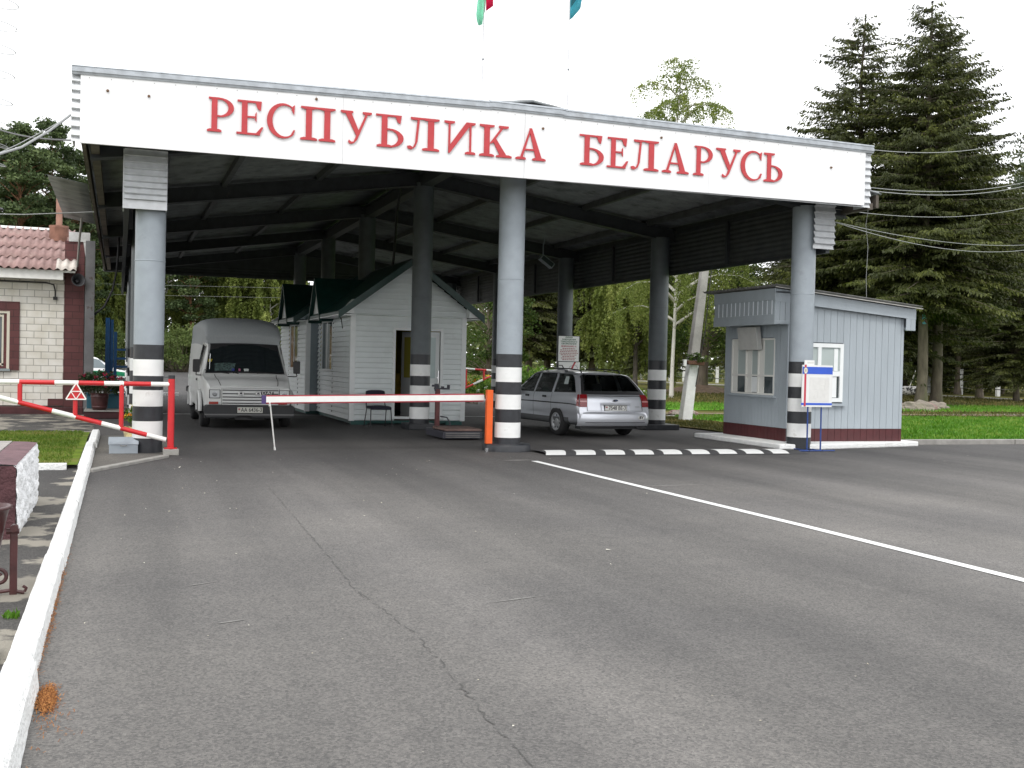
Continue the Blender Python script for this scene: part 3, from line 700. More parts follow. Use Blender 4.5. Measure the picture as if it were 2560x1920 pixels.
# information stand by the right column
ist = thing('notice_stand', 'white and blue notice board with red ribbon on blue legs by the right column', 'notice stand', (5.97,-.58,0))
M_blue = mat('royal_blue', (.03,.10,.55), .4, var=.06); M_bluepipe = mat('blue_pipe_paint', (.015,.05,.22), .4, var=.15, vscale=8)
tilt = lambda z: -.0
mb = MB(); mb.box(-.33,.34,-.012,.012,.84,1.63); bd = mb.build('board', M_white_plastic, ist)
mb = MB(); mb.box(-.33,.34,-.0155,-.0125,1.46,1.595); mb.box(-.345,.34,-.0155,-.0125,.875,.915); mb.build('blue_band', M_blue, bd)
mb = MB(); mb.box(-.285,-.245,-.018,-.0128,.85,1.635); mb.build('ribbon', mat('ribbon_red', (.5,.04,.07), .5), bd)
mb = MB(); mb.smooth = False
mb.prism([(-.265+.045*cos(t*pi/8), 1.525+.06*sin(t*pi/8)) for t in range(16)], -.021, -.0185, 'y'); em2 = mb.build('crest', M_white_plastic, bd)
mb = MB()
for t in range(16):
    a0, a1 = t*pi/8, (t+1)*pi/8
    if t == 11 or t == 12: continue
    mb.prism([(-.265+.045*cos(a0),1.525+.06*sin(a0)),(-.265+.045*cos(a1),1.525+.06*sin(a1)),(-.265+.035*cos(a1),1.525+.048*sin(a1)),(-.265+.035*cos(a0),1.525+.048*sin(a0))], -.0235, -.0213, 'y')
mb.box(-.28,-.25,-.0235,-.0213,1.5,1.55); mb.build('crest_ring', mat('wheat_gold', (.5,.42,.25), .6), em2)
M_faint = mat('pale_grey_print', (.62,.62,.6), .6)
mb = MB(); mb.box(-.17,.27,-.0145,-.0125,.93,1.40); mb.build('plan_sheet', mat('plan_paper', (.68,.68,.66), .6, var=.05, vscale=10), bd)
mb = MB()
rp = random.Random(4)
for k in range(14):
    x, z = rp.uniform(-.14,.2), rp.uniform(.97,1.34)
    if k % 2: mb.box(x, x+rp.uniform(.03,.12), -.0165, -.015, z, z+.006)
    else: mb.box(x, x+.006, -.0169, -.0152, z, min(1.38, z+rp.uniform(.03,.12)))
mb.build('plan_lines', M_faint, bd)
for x in (-.17, .13):
    mb = MB(); mb.cyl((x,.02,.84),(x-.01,.0,.02),.015,n=8); mb.cyl((x,.02,1.5),(x,.02,.84),.012,n=8)
    mb.build('leg', M_bluepipe, ist)
    mb = MB(); mb.tube([(x-.02,-.12,.018),(x-.02,.40,.018)], .011, 8); mb.build('foot', M_bluepipe, ist)
mb = MB(); mb.tube([(-.42,-.1,.018),(.4,-.06,.018)], .012, 8); mb.build('foot_bar', M_bluepipe, ist)
mb = MB(); mb.box(-.26,-.04,.03,.04,1.6,1.72); cd = mb.build('paper_card', M_white_plastic, ist)
mb = MB(); mb.box(-.2,-.06,.028,.0295,1.655,1.69); mb.build('card_print', M_faint, cd)
# ------------------------------------------------------------------ booths under the canopy
M_siding = mat('white_siding', (.80,.85,.85), .42, var=.05, vscale=3, dirt=(.58,.61,.6), dirtscale=1.2, dirtlo=.58, dirthi=.85)
M_trim = mat('white_trim', (.82,.85,.85), .4, var=.04)
M_greenroof = mat('dark_green_roof', (.009,.048,.04), .4, var=.3, vscale=5, bump=.15, bscale=30)
M_greenskirt = mat('green_skirt', (.012,.085,.075), .5, var=.2)
M_bluegrey = mat('blue_grey_panel', (.27,.33,.36), .45, var=.06)
M_inner = mat('yellow_wallpaper', (.5,.42,.03), .8, var=.1)
M_floor_in = mat('booth_floor', (.05,.03,.02), .7, var=.3)
def rows(place, mb, z0, z1, ext, holes=(), pitch=.124):
    """lapped boards: ext(z) gives the two ends of a row; place(x, out, z) puts a point on the wall"""
    z = z0
    while z < z1-.001:
        zt_ = min(z+pitch, z1)
        a0, b0 = ext(z); a1, b1 = ext(zt_)
        segs = [(a0,b0,a1,b1)]
        for (ha, hb, hz0, hz1) in holes:
            if zt_ <= hz0+.02 or z >= hz1-.02: continue
            ns = []
            for (p0,q0,p1,q1) in segs:
                if p0 < ha: ns.append((p0,min(q0,ha),p1,min(q1,ha)))
                if q0 > hb: ns.append((max(p0,hb),q0,max(p1,hb),q1))
            segs = ns
        for (p0,q0,p1,q1) in segs:
            if q0-p0 < .02: continue
            g = .022
            mb.add([place(p0,.042,z+g), place(q0,.042,z+g), place(q1,.008,zt_), place(p1,.008,zt_), place(p0,-.012,z+g), place(q0,-.012,z+g), place(p0,-.012,z), place(q0,-.012,z), place(p1,-.012,zt_), place(q1,-.012,zt_)], [(0,1,2,3),(4,5,1,0),(6,7,5,4),(3,2,9,8)])
        z = zt_
def booth(label, u0, u1, v0, v1, wt, apex, dv, dw, dz, door):
    b = thing('inspection_booth', label, 'booth', ((u0+u1)/2, v0, 0), group='white booths under the canopy')
    B_ = lambda mb, n, m, par=None, **k: mb.build(n, m, par or b, local=False, **k)
    uc = (u0+u1)/2; ov = .36; sl = (apex-wt)/((u1-u0)/2+ov)
    zr = lambda u: apex - sl*abs(u-uc)
    holes = [(-.2, .92, .2, 2.27)] if door else []
    mb = MB()
    rows(lambda x, o, z: (x, v0-o, z), mb, .1, wt, lambda z: (u0+.09, u1-.09), holes) if door else mb.box(u0, u1, v0-.01, v0, .1, wt)
    if door: rows(lambda x, o, z: (x, v0-o, z), mb, wt, zr(uc)-.06, lambda z: (uc-max(.0,(zr(uc)-.06-z)/sl), uc+max(.0,(zr(uc)-.06-z)/sl)))
    else: mb.prism([(u0-.2,wt),(u1+.2,wt),(uc,zr(uc)-.08)], v0-.01, v0, 'y')
    B_(mb, 'front_wall', M_siding if door else M_bluegrey)
    wz0, wz1, wa, wb = 1.3, 2.5, dv-.72, dv+.72
    mb = MB(); rows(lambda x, o, z: (u0-o, x, z), mb, .1, wt, lambda z: (v0+.02, v1), [(wa-.12, wb+.12, wz0-.08, wt)])
    B_(mb, 'side_wall', M_siding); mb = MB(); rows(lambda x, o, z: (u1+o, x, z), mb, .1, wt, lambda z: (v0+.02, v1), [(dv-.6, dv+.6, 1.2, 2.4)]); B_(mb, 'side_wall', M_siding)
    mb = MB(); rows(lambda x, o, z: (x, v1+o, z), mb, .1, wt, lambda z: (u0, u1))
    mb.prism([(u0,wt),(u1,wt),(uc,zr(uc)-.06)], v1, v1+.01, 'y'); B_(mb, 'rear_wall', M_siding)
    # corner trims, skirt, ceiling, inner lining
    mb = MB()
    for (x, y) in ((u0,v0),(u1,v0)): mb.box(x-.022, x+.10 if x==u0 else x+.022, y-.026, y+.0, .09, wt) if x==u0 else mb.box(x-.10, x+.022, y-.026, y, .09, wt)
    mb.box(u0-.026, u0+.0, v0-.0, v0+.09, .09, wt)
    if door:
        for s in (0,1):   # soffit triangles at the eaves
            e = u0 if s==0 else u1; d = -1 if s==0 else 1
            pts = [(e, wt), (e+d*ov, wt-.0), (e+d*.02, wt+.34)]
            mb.prism(pts if s else pts[::-1], v0-.3, v0-.03, 'y')
    B_(mb, 'corner_trim', M_trim)
    mb = MB()
    if door: mb.box(u0+.02,u0+.42,v0-.02,v0+.1,.0,.095); mb.box(u1-.45,u1-.05,v0-.02,v0+.1,.0,.095); mb.box(u0+.42,u1-.45,v0+.02,v0+.1,.05,.095)
    mb.box(u0+.02,u1-.02,v0+.1,v1-.05,.02,.098); B_(mb, 'base_skirt', M_greenskirt)
    mb = MB(); mb.box(u0+.03,u1-.03,v0+.03,v1-.03,.1,.2); B_(mb, 'floor', M_floor_in)
    mb = MB(); mb.quad((u0+.04,v1-.05,.2),(u1-.04,v1-.05,.2),(u1-.04,v1-.05,wt),(u0+.04,v1-.05,wt)); mb.quad((u1-.05,v0+.03,.2),(u1-.05,v1-.05,.2),(u1-.05,v1-.05,wt),(u1-.05,v0+.03,wt)); mb.quad((u0+.3,v0+1.6,.2),(u0+1.25,v0+1.6,.2),(u0+1.25,v0+1.6,wt),(u0+.3,v0+1.6,wt))
    mb.quad((u0,v0,wt-.02),(u1,v0,wt-.02),(u1,v1,wt-.02),(u0,v1,wt-.02)); B_(mb, 'lining', M_inner)
    # main roof: two slabs with verge boards
    rv0 = v0-.33 if door else v0+.02
    mb = MB()
    for s in (-1, 1):
        e = uc+s*((u1-u0)/2+ov)
        pts = [(uc, apex), (e, wt-.02), (e, wt+.05), (uc, apex+.075)]
        mb.prism(pts, rv0, v1+.2, 'y')
    rf = B_(mb, 'roof', M_greenroof)
    mb = MB()
    for s in (-1, 1):
        e = uc+s*((u1-u0)/2+ov+.02)
        mb.prism([(uc, apex-.09), (e, wt-.13), (e, wt+.055), (uc, apex+.085)], rv0-.02, rv0-.001, 'y')
    mb.build('verge_board', M_greenroof, rf, local=False)
    mb = MB(); mb.box(u0-ov, u0-.03, rv0+.02, v1, wt-.045, wt-.022); mb.box(u1+.03, u1+ov, rv0+.02, v1, wt-.045, wt-.022); mb.build('soffit', M_trim, rf, local=False)
    # dormer gable over the side window
    ue = u0-ov-.02; ur = uc-(apex-dz)/sl+.1
    mb = MB()
    for s in (-1, 1):
        lo = (dv+s*(dw+.12), wt-.12); hi = (dv, dz)
        for a, c in ((lo, hi),):
            p = [Vector((ue, a[0], a[1])), Vector((uc-.2, a[0], a[1])), Vector((max(ur,uc-.3), c[0], c[1])), Vector((ue, c[0], c[1]))]
            n = Vector((0, s*(dz-wt+.12), dw+.12)).normalized()*.06
            vs = [*p, *[q+n for q in p]]
            mb.add(vs, [(0,1,2,3),(7,6,5,4),(0,3,7,4),(0,4,5,1),(1,5,6,2),(2,6,7,3)])
    dr = B_(mb, 'dormer_roof', M_greenroof)
    mb = MB(); mb.prism([(dv-dw, wt-.05), (dv+dw, wt-.05), (dv, dz-.06)], ue+.10, ue+.13, 'x'); mb.build('dormer_gable', M_trim, dr, local=False)
    # side window with reveal, sill and battens with rivets
    mb = MB(); x = u0
    mb.box(x-.02,x+.02,wa-.1,wa,wz0-.08,wz1+.08); mb.box(x-.02,x+.02,wb,wb+.1,wz0-.08,wz1+.08); mb.box(x-.022,x+.02,wa-.0,wb+.0,wz1,wz1+.1); mb.box(x-.05,x+.02,wa-.08,wb+.08,wz0-.08,wz0-.02)
    mb.box(x-.018,x+.02,(wa+wb)/2-.03,(wa+wb)/2+.03,wz0,wz1)
    w_ = B_(mb, 'side_window', M_trim)
    mb = MB(); mb.box(x-.006,x+.004,wa-.0,wb+.0,wz0-.02,wz1); mb.build('pane', mat('reflecting_pane', (.42,.45,.44), .04, metal=.75), w_, local=False)
    mb = MB()
    for yy in (wa-.2, wb+.22):
        k = 0
        z = .2
        while z < wt: mb.box(x-.032,x-.018,yy-.012,yy+.012,z,z+.04); z += .118
    B_(mb, 'siding_clips', M_black)
    # right hand window
    mb = MB(); mb.box(u1-.01,u1+.02,dv-.6,dv+.6,1.2,2.4); B_(mb, 'pane', M_pane)
    if door:
        mb = MB()
        mb.box(-.27,-.2,v0-.04,v0+.06,.2,2.33); mb.box(.92,.99,v0-.04,v0+.06,.2,2.33); mb.box(-.2,.92,v0-.04,v0+.06,2.27,2.33); mb.box(-.3,1.02,v0-.07,v0+.06,.14,.2)
        B_(mb, 'door_frame', M_trim)
        mb = MB(); mb.box(.36,.90,v0+.0,v0+.05,.2,2.25)
        d1 = B_(mb, 'door', mat('door_white', (.66,.7,.7), .35))
        mb = MB(); mb.box(.45,.80,v0-.006,v0+.0,1.13,2.12); mb.build('glass', mat('frosted_glass', (.42,.52,.52), .15), d1, local=False)
        mb = MB(); mb.box(.44,.81,v0-.006,v0+.0,.3,1.0); mb.build('lower_panel', M_trim, d1, local=False)
        mb = MB(); mb.box(.86,.885,v0-.05,v0-.0,1.0,1.32); mb.box(.83,.87,v0-.045,v0-.02,1.13,1.16); mb.build('handle', M_chrome, d1, local=False)
        # open leaf, swung in
        T = Matrix.Translation((.36,v0+.05,0)) @ Matrix.Rotation(radians(118),4,'Z')
        mb = MB(T); mb.box(0,.54,-.025,.025,.2,2.25); d2 = B_(mb, 'door', mat('door_grey', (.3,.31,.31), .4))
        mb = MB(T); mb.box(.12,.44,-.03,.03,1.13,2.12); mb.build('glass', mat('yellow_tint_glass', (.2,.18,.03), .2), d2, local=False)
        mb = MB(T); mb.box(.49,.52,-.06,-.03,.8,1.9); mb.build('handle', M_chrome, d2, local=False)
        mb = MB(); mb.lathe([(0,.05),(.1,.045),(.12,0)], (0,0,0), 16)
        o = B_(mb, 'bulkhead_lamp', mat('lamp_glass', (.55,.57,.55), .3)); o.data.transform(Matrix.Translation((.17-b.location.x,v0-.02-b.location.y,2.54)) @ Matrix.Rotation(radians(90),4,'X') @ Matrix.Diagonal((1.05,.72,1,1)))
    return b
booth('white clad booth with open doorway, steep dark green roof and clip-edged side window', -1.27, 1.55, 7.6, 12.05, 2.62, 3.92, 10.75, .72, 3.62, True)
booth('second white booth behind the first, with blue grey end wall, beside the van', -1.58, 1.3, 12.2, 17.2, 2.62, 3.85, 14.45, .82, 3.68, False)
mb = MB(); mb.tube([(-1.55,7.9,2.62),(-1.45,7.95,2.5),(-1.3,8.6,2.35),(-1.29,8.6,2.3)], .012, 6); tag(mb.build('drip_cable', M_black_cable), 'short black cable drooping under the eave of the front white booth', 'cable')
ya = thing('draped_armchair', 'armchair with yellow cover seen inside the open booth doorway', 'chair', (-.02,8.75,.2))
mb = MB(); mb.box(-.28,.28,-.25,.25,.1,.42); mb.build('seat', mat('dark_upholstery', (.03,.02,.015), .9), ya, bevel=.04)
mb = MB(); mb.smooth = True; mb.grid(10, 10, lambda i, j: (lerp(-.3,.3,i), .1+.1*j+.03*sin(i*9), .42+.62*j-.1*abs(i-.5)*j+.04*sin(i*13)*(1-j))); mb.build('cover', mat('yellow_cover', (.42,.28,.03), .85, var=.2), ya, thick=.06)

# ------------------------------------------------------------------ grey kiosk
M_kiosk = mat('kiosk_board_paint', (.365,.412,.448), .5, var=.07, vscale=4, stretch=(1,1,.25), bump=.2, bscale=60, dirt=(.27,.3,.32), dirtscale=1.6, dirtlo=.64, dirthi=.85)
M_kgap = mat('kiosk_groove', (.12,.14,.16), .8)
kk = thing('grey_kiosk', 'pale grey boarded guard kiosk with maroon base and white plinth behind the right column', 'kiosk', (7.5,1.8,0))
K = lambda mb, n, m, par=None, **k: mb.build(n, m, par or kk, local=False, **k)
KU0, KU1, KV0, KV1 = 6.1, 8.9, .6, 2.95
ztop = lambda u: 3.13 - .085*(u-5.7)
mb = MB(); mb.prism([(5.5,-.12),(6.4,-.2),(9.25,.46),(9.25,3.2),(5.5,3.2)], 0, .1, 'z'); K(mb, 'plinth', M_lime, bevel=.02)
def boards(mb, a0, a1, w, z0, z1f, place, holes=(), gap=.007):
    x = a0
    while x < a1-.01:
        x1 = min(x+w, a1)
        zs = [(z0, z1f((x+x1)/2))]
        for (ha, hb, hz0, hz1) in holes:
            if x1 <= ha+.01 or x >= hb-.01: continue
            zs = [q for (p, r) in zs for q in ((p, min(r,hz0)), (max(p,hz1), r)) if q[1]-q[0] > .02]
        for (p, r) in zs: place(x+gap/2, x1-gap/2, p, r)
        x = x1
mb = MB()
boards(mb, KU0+.04, KU1, .158, .36, lambda u: ztop(u)-.22, lambda a, b_, p, r: mb.box(a, b_, KV0-.02, KV0, p, r), [(6.3,7.40,.86,2.1)])
K(mb, 'front_wall', M_kiosk)
mb = MB(); boards(mb, KU0+.04, KU1, .158, .1, lambda u: .355, lambda a, b_, p, r: mb.box(a, b_, KV0-.022, KV0, p, r)); boards(mb, KV0-.02, KV1, .125, .1, lambda u: .355, lambda a, b_, p, r: mb.box(KU0-.022, KU0, a, b_, p, r))
K(mb, 'maroon_base', mat('maroon_boards', (.075,.014,.016), .5, var=.2, vscale=6))
mb = MB(); boards(mb, KV0-.02, KV1, .125, .36, lambda u: 3.0, lambda a, b_, p, r: mb.box(KU0-.02, KU0, a, b_, p, r), [(1.07,2.70,.98,2.18)])
mb.box(KU0-.03, KU0+.03, KV0-.05, KV0+.10, .36, 3.0); K(mb, 'side_wall', M_kiosk)
mb = MB(); mb.box(KU0+.005,KU1-.005,KV0+.003,KV0+.02,.1,2.8); mb.box(KU0+.003,KU0+.02,KV0+.02,1.0,.1,2.9); mb.box(KU0+.003,KU0+.02,2.68,KV1,.1,2.9); mb.box(KU0+.003,KU0+.02,1.0,2.68,.1,.98); mb.box(KU0+.003,KU0+.02,1.0,2.68,2.18,2.9)
mb.box(KU1-.03,KU1,KV0+.02,KV1,.1,2.8); mb.box(KU0+.02,KU1,KV1-.02,KV1,.1,2.8); K(mb, 'backing', M_kgap)
# roof, fascia and end visors
mb = MB(); mb.smooth = True
def kr(i, j): u = lerp(5.62,9.16,j); v = lerp(.34,3.2,i); return (u, v, ztop(u)+.05+.018*sin(v*2*pi/.15))
mb.grid(110, 2, kr); K(mb, 'roof', mat('slate_sheet', (.2,.2,.19), .85, var=.3, vscale=5), thick=.012)
mb = MB(); mb.prism([(5.7,ztop(5.7)-.25),(9.1,ztop(9.1)-.21),(9.1,ztop(9.1)),(5.7,ztop(5.7))], KV0-.13, KV0-.1, 'y'); K(mb, 'front_fascia', M_kiosk)
mb = MB(); mb.prism([(5.62,ztop(5.62)+.005),(9.16,ztop(9.16)+.005),(9.16,ztop(9.16)+.022),(5.62,ztop(5.62)+.022)], .33, .36, 'y'); K(mb, 'roof_edge', mat('pale_roof_edge', (.42,.41,.38), .7, var=.2))
mb = MB()
mb.box(5.70,6.08,.47,2.78,2.45,2.5)
mb.box(5.68,5.70,.45,2.8,2.42,2.62); mb.box(5.68,5.70,.45,2.8,2.9,ztop(5.7)); mb.box(5.695,5.71,.47,2.78,2.6,2.92)
boards(mb, 5.69, 6.12, .125, 2.43, lambda u: ztop(u)-.24, lambda a, b_, p, r: mb.box(a, b_, KV0-.125, KV0-.105, p, r))
mb.box(5.71,6.08,.47,2.78,ztop(6)-.06,ztop(6)-.03); mb.box(5.7,6.08,2.77,2.8,2.43,3.05)
vs_ = K(mb, 'visor', M_kiosk, bevel=.003)
for k in range(13):
    mb = MB(); mb.box(5.684,5.6945,.56+.17*k,.58+.17*k,2.62,2.9); mb.build('slat', mat('slat_highlight_paint', (.62,.66,.7), .5), vs_, local=False)
mb = MB(); mb.box(8.9,9.08,KV0-.12,2.9,2.42,2.46); mb.box(9.07,9.1,KV0-.12,2.9,2.40,2.9); boards(mb, 8.86, 9.1, .12, 2.40, lambda u: ztop(u)-.2, lambda a, b_, p, r: mb.box(a, b_, KV0-.125, KV0-.105, p, r)); K(mb, 'visor', M_kiosk)
# service window on the lane side
M_curtain = mat('pale_blind', (.42,.48,.47), .6, var=.06, vscale=2)
mb = MB()
Z0, Zm, Z1 = 1.02, 1.40, 2.15; VV = [1.03, 1.62, 2.09, 2.65]
for v in VV: mb.box(KU0-.028, KU0+.03, v-.018, v+.018, Z0, Z1)
for z in (Z0, Zm, Z1): mb.box(KU0-.0285, KU0+.03, VV[0], VV[-1], z-.018, z+.018)
for k in range(3):
    mb.box(KU0-.004, KU0+.006, VV[k+1]-.2, VV[k+1]-.02, Z0+.02, Zm-.02); mb.box(KU0-.004, KU0+.006, VV[k+1]-.2, VV[k+1]-.02, Zm+.02, Z1-.02)
sw = K(mb, 'service_window', mat('window_frame_white', (.74,.74,.7), .5))
mb = MB(); mb.box(KU0-.08,KU0+.02,.95,2.78,.955,1.0); mb.build('sill', M_kiosk, sw, local=False)
for k in range(3):
    mb = MB(); mb.box(KU0+.008,KU0+.018,VV[k]+.018,VV[k+1]-.018,Zm,Z1); mb.build('blind_pane', M_curtain, sw, local=False)
    mb = MB(); mb.box(KU0+.008,KU0+.018,VV[k]+.018,VV[k+1]-.2,Z0,Zm); mb.build('pane', M_pane, sw, local=False)
mb = MB(); mb.box(KU0+.0,KU0+.03,1.66,2.05,Z0+.03,Zm-.03); mb.build('serving_hatch', M_trim, sw, local=False)
T = Matrix.Translation((5.98,1.82,2.17)) @ Matrix.Rotation(radians(-8),4,'Y')
mb = MB(T); mb.box(-.06,.06,-.36,.36,-.24,.24); K(mb, 'lamp_box', mat('grey_lamp_box', (.5,.5,.48), .6, var=.1), bevel=.012)
# front window
mb = MB()
mb.box(6.3,6.37,KV0-.035,KV0+.03,.9,2.08); mb.box(7.33,7.41,KV0-.035,KV0+.03,.9,2.08); mb.box(6.37,7.33,KV0-.035,KV0+.03,2.0,2.08); mb.box(6.37,7.33,KV0-.035,KV0+.03,.9,.98); mb.box(6.37,7.33,KV0-.034,KV0+.03,1.42,1.52); mb.box(6.8,6.88,KV0-.033,KV0+.03,.98,2.0)
fw = K(mb, 'front_window', M_trim)
mb = MB(); mb.box(6.37,7.33,KV0+.0,KV0+.012,1.5,2.0); mb.build('blind_pane', M_curtain, fw, local=False)
mb = MB(); mb.box(6.37,7.33,KV0+.0,KV0+.012,.98,1.45); mb.build('pane', M_pane, fw, local=False)
mb = MB(); mb.box(7.17,7.27,KV0-.012,KV0+.0,.99,1.42); mb.box(7.2,7.29,KV0-.012,KV0+.0,1.53,1.98); mb.build('inner_sash', M_trim, fw, local=False)
mb = MB(); mb.box(6.25,7.46,KV0-.09,KV0,.82,.87); mb.build('sill', M_kiosk, fw, local=False)

# ------------------------------------------------------------------ brick house on the left
M_wbrick = brick_mat('white_block', (.74,.72,.665), (.81,.79,.74), (.40,.38,.35), .345, .173, .009, .8, .09)
M_mbrick = brick_mat('maroon_block', (.10,.026,.028), (.125,.036,.036), (.06,.02,.02), .345, .173, .008, .6, .12)
hs = thing('brick_house', 'white block house with maroon corners and a dusty pink corrugated roof, left of the canopy', 'house', (-9.5,12,0))
H = lambda mb, n, m, par=None, **k: mb.build(n, m, par or hs, local=False, **k)
mb = MB(); 
for (a,b_,c,d) in ((-15,-9.75,.2,3.45),(-8.83,-7.77,.2,3.45),(-9.75,-8.83,2.8,3.45),(-9.75,-8.83,.2,1.08)): mb.box(a,b_,12,12.2,c,d)
H(mb, 'wall', M_wbrick); mb = MB(); mb.box(-15,-7.5,16.8,17,.2,3.4); H(mb, 'rear_wall', M_wbrick)
mb = MB(); mb.box(-7.77,-7.3,11.97,12.3,.0,4.4); mb.box(-7.5,-7.3,12.3,17,.0,3.5); mb.box(-8.12,-7.768,11.968,12.2,.2,.375); H(mb, 'corner_pier', M_mbrick)
mb = MB(); mb.prism([(-15,0),(-7.28,0),(-7.28,.16),(-15,.22)], 11.55, 12.0, 'y'); H(mb, 'base_course', mat('maroon_base_render', (.07,.022,.024), .8, var=.4, vscale=3, bump=.6, bscale=20))
mb = MB()
mb.box(-9.75,-9.05,11.955,12.0,2.56,2.8); mb.box(-9.02,-8.8,11.955,12.0,1.08,2.8); mb.box(-9.05,-9.02,11.957,12.0,2.56,2.8)
wn = H(mb, 'window', M_mbrick)
mb = MB(); mb.box(-9.75,-9.07,11.97,12.03,2.5,2.56); mb.box(-9.09,-9.025,11.965,12.03,1.12,2.56); mb.box(-9.2,-9.16,11.975,12.05,1.18,2.46); mb.box(-9.75,-9.2,11.975,12.05,2.41,2.46); mb.box(-9.75,-9.16,11.975,12.05,1.2,1.25); mb.build('frame', mat('cream_frame', (.62,.58,.48), .5), wn, local=False)
mb = MB(); mb.box(-9.16,-9.09,11.99,12.05,1.12,2.5); mb.box(-9.75,-9.16,11.99,12.05,1.12,1.2); mb.build('sash_edge', M_maroon, wn, local=False)
mb = MB(); mb.box(-9.75,-9.2,12.05,12.06,1.25,2.42); mb.build('pane', M_pane, wn, local=False)
mb = MB(); mb.box(-9.75,-9.2,12.062,12.07,1.25,1.65); mb.build('half_curtain', M_curtain, wn, local=False)
mb = MB(); mb.box(-9.75,-9.0,11.9,12.0,1.06,1.115); mb.build('sill', mat('tin_sill', (.25,.29,.3), .4), wn, local=False)
# corrugated asbestos roof in four lapped rows
M_pinkroof = mat('dusty_pink_slate', (.31,.20,.185), .85, var=.25, vscale=4, bump=.3, bscale=40, dirt=(.42,.33,.29), dirtscale=3, dirtlo=.55, dirthi=.8)
M_paleroof = mat('bare_pale_slate', (.62,.57,.52), .85, var=.15, vscale=5)
wl = .185
mb = MB(); mb.smooth = True
def prow(k, a, b_, m):
    v0, v1 = 11.45+.57*k-.05, 11.45+.57*(k+1); z0, z1 = 3.62+.305*k-.027+.024, 3.62+.305*(k+1)
    mb.cur = m; n = int((b_-a)/wl*8)
    mb.grid(n, 1, lambda i, j: (lerp(a,b_,i), lerp(v0,v1,j), lerp(z0,z1,j)+.03*sin(2*pi*lerp(a,b_,i)/wl+k*.5)), )
for k in range(4):
    e = (-7.47,-7.55,-7.58,-7.6)[k]
    if k == 0: prow(0, -15, -7.95, 0); prow(0, -7.95, e, 1)
    else: prow(k, -15, e, 0)
mb.cur = 0
rf = H(mb, 'roof', [M_pinkroof, M_paleroof], thick=.012)
mb = MB(); mb.grid(1, 2, lambda i, j: (lerp(-15,-8.2,i), 13.62+.2*j, (4.80,4.86,4.80)[round(j*2)])); mb.build('ridge_cap', M_lime, rf, local=False, thick=.02)
mb = MB(); mb.quad((-15,13.75,4.8),(-7.6,13.75,4.8),(-7.6,17.2,3.4),(-15,17.2,3.4)); mb.build('rear_slope', M_pinkroof, rf, local=False, thick=.02)
mb = MB(); mb.lathe([(.25,-.25),(.235,0),(.24,.1),(.25,.17),(.0,.19)], (-7.98,13.25,4.72), 10); chm = mb.build('chimney', mat('terracotta_block', (.24,.12,.085), .9, var=.35, vscale=5, bump=.5, bscale=30), rf, local=False)
mb = MB(); mb.lathe([(.08,0),(.08,1.1)], (-7.98,13.25,4.85), 14); mb.build('flue_pipe', mat('rusty_pink_pipe', (.36,.2,.15), .8, var=.25, vscale=4), chm, local=False)
mb = MB(); mb.box(-15,-7.78,11.52,11.56,3.37,3.6); mb.box(-15,-7.8,11.56,12.0,3.37,3.40); mb.box(-7.78,-7.5,11.5,11.56,3.55,3.6)
H(mb, 'eave_fascia', M_white_gloss)
mb = MB(); mb.box(-7.68,-7.18,11.93,12.35,4.38,4.62); mb.prism([(-7.28,4.0),(-7.18,4.0),(-7.18,4.4),(-7.34,4.4)], 11.94, 12.3, 'y'); H(mb, 'tin_cap', mat('worn_white_tin', (.5,.5,.49), .5, metal=.2, var=.2))
mb = MB(); mb.box(-7.275,-7.05,11.75,12.0,.0,4.4); H(mb, 'end_post', mat('peeling_grey_paint', (.15,.15,.155), .7, var=.3, vscale=3, dirt=(.08,.06,.05), dirtscale=4, dirtlo=.6, dirthi=.64))
mb = MB(); mb.tube([(-15,11.93,3.31),(-8.2,11.93,3.31),(-8.02,11.93,3.26),(-7.98,11.93,3.1),(-7.98,11.93,2.95)], .018, 8); mb.box(-8.03,-7.93,11.92,11.96,2.88,2.96); H(mb, 'wall_cable', M_black_cable)
mb = MB(); mb.smooth = True
mb.grid(60, 3, lambda i, j: (lerp(-7.03,-7.72,j), lerp(3.6,10.1,i), 4.66+.12*j+.012*sin(2*pi*lerp(3.6,10.1,i)/.13)))
P(mb, 'side_roof_sheet', M_roof_under, thick=.005)
# horn loudspeaker, conduit, hanging cable
hn = thing('horn_loudspeaker', 'dark grey horn loudspeaker on the maroon pier under the house eave', 'loudspeaker', (-7.47,11.72,3.35))
T = Matrix.Rotation(radians(78),4,'X') @ Matrix.Rotation(radians(15),4,'Y')
M_horn = mat('horn_grey', (.05,.05,.055), .5, var=.2)
mb = MB(T); mb.lathe([(.165,.16),(.17,.17),(.15,.165),(.10,.08),(.05,.0),(.03,-.06)], (0,0,0), 22); mb.build('bell', M_horn, hn)
mb = MB(T); mb.lathe([(0,.08),(.045,.07),(.05,.0),(.0,-.02)], (0,0,0), 14); mb.build('driver', M_horn, hn)
mb = MB(); mb.box(-.03,.03,.02,.28,-.02,.02); mb.build('bracket', M_horn, hn)
mb = MB(); mb.tube([(-7.10,8.0,4.75),(-7.2,8.6,4.9),(-7.3,9.4,4.75),(-7.38,10.4,4.3),(-7.43,11.2,3.95),(-7.46,11.5,3.72)], .026, 10); tag(mb.build('conduit_hose', mat('pale_conduit', (.42,.42,.4), .5)), 'pale grey conduit hose curving from the canopy edge down to the house eave', 'conduit')
mb = MB(); mb.tube([(-6.47,12.4,4.85),(-6.5,12.3,4.2),(-6.53,12.1,3.7),(-6.62,12.0,3.2),(-6.82,11.95,2.75),(-7.05,11.93,2.55),(-7.2,11.93,2.5)], .028, 10); tag(mb.build('hanging_cable', M_black_cable), 'thick black cable looping from the canopy roof to the grey end post of the house', 'cable')
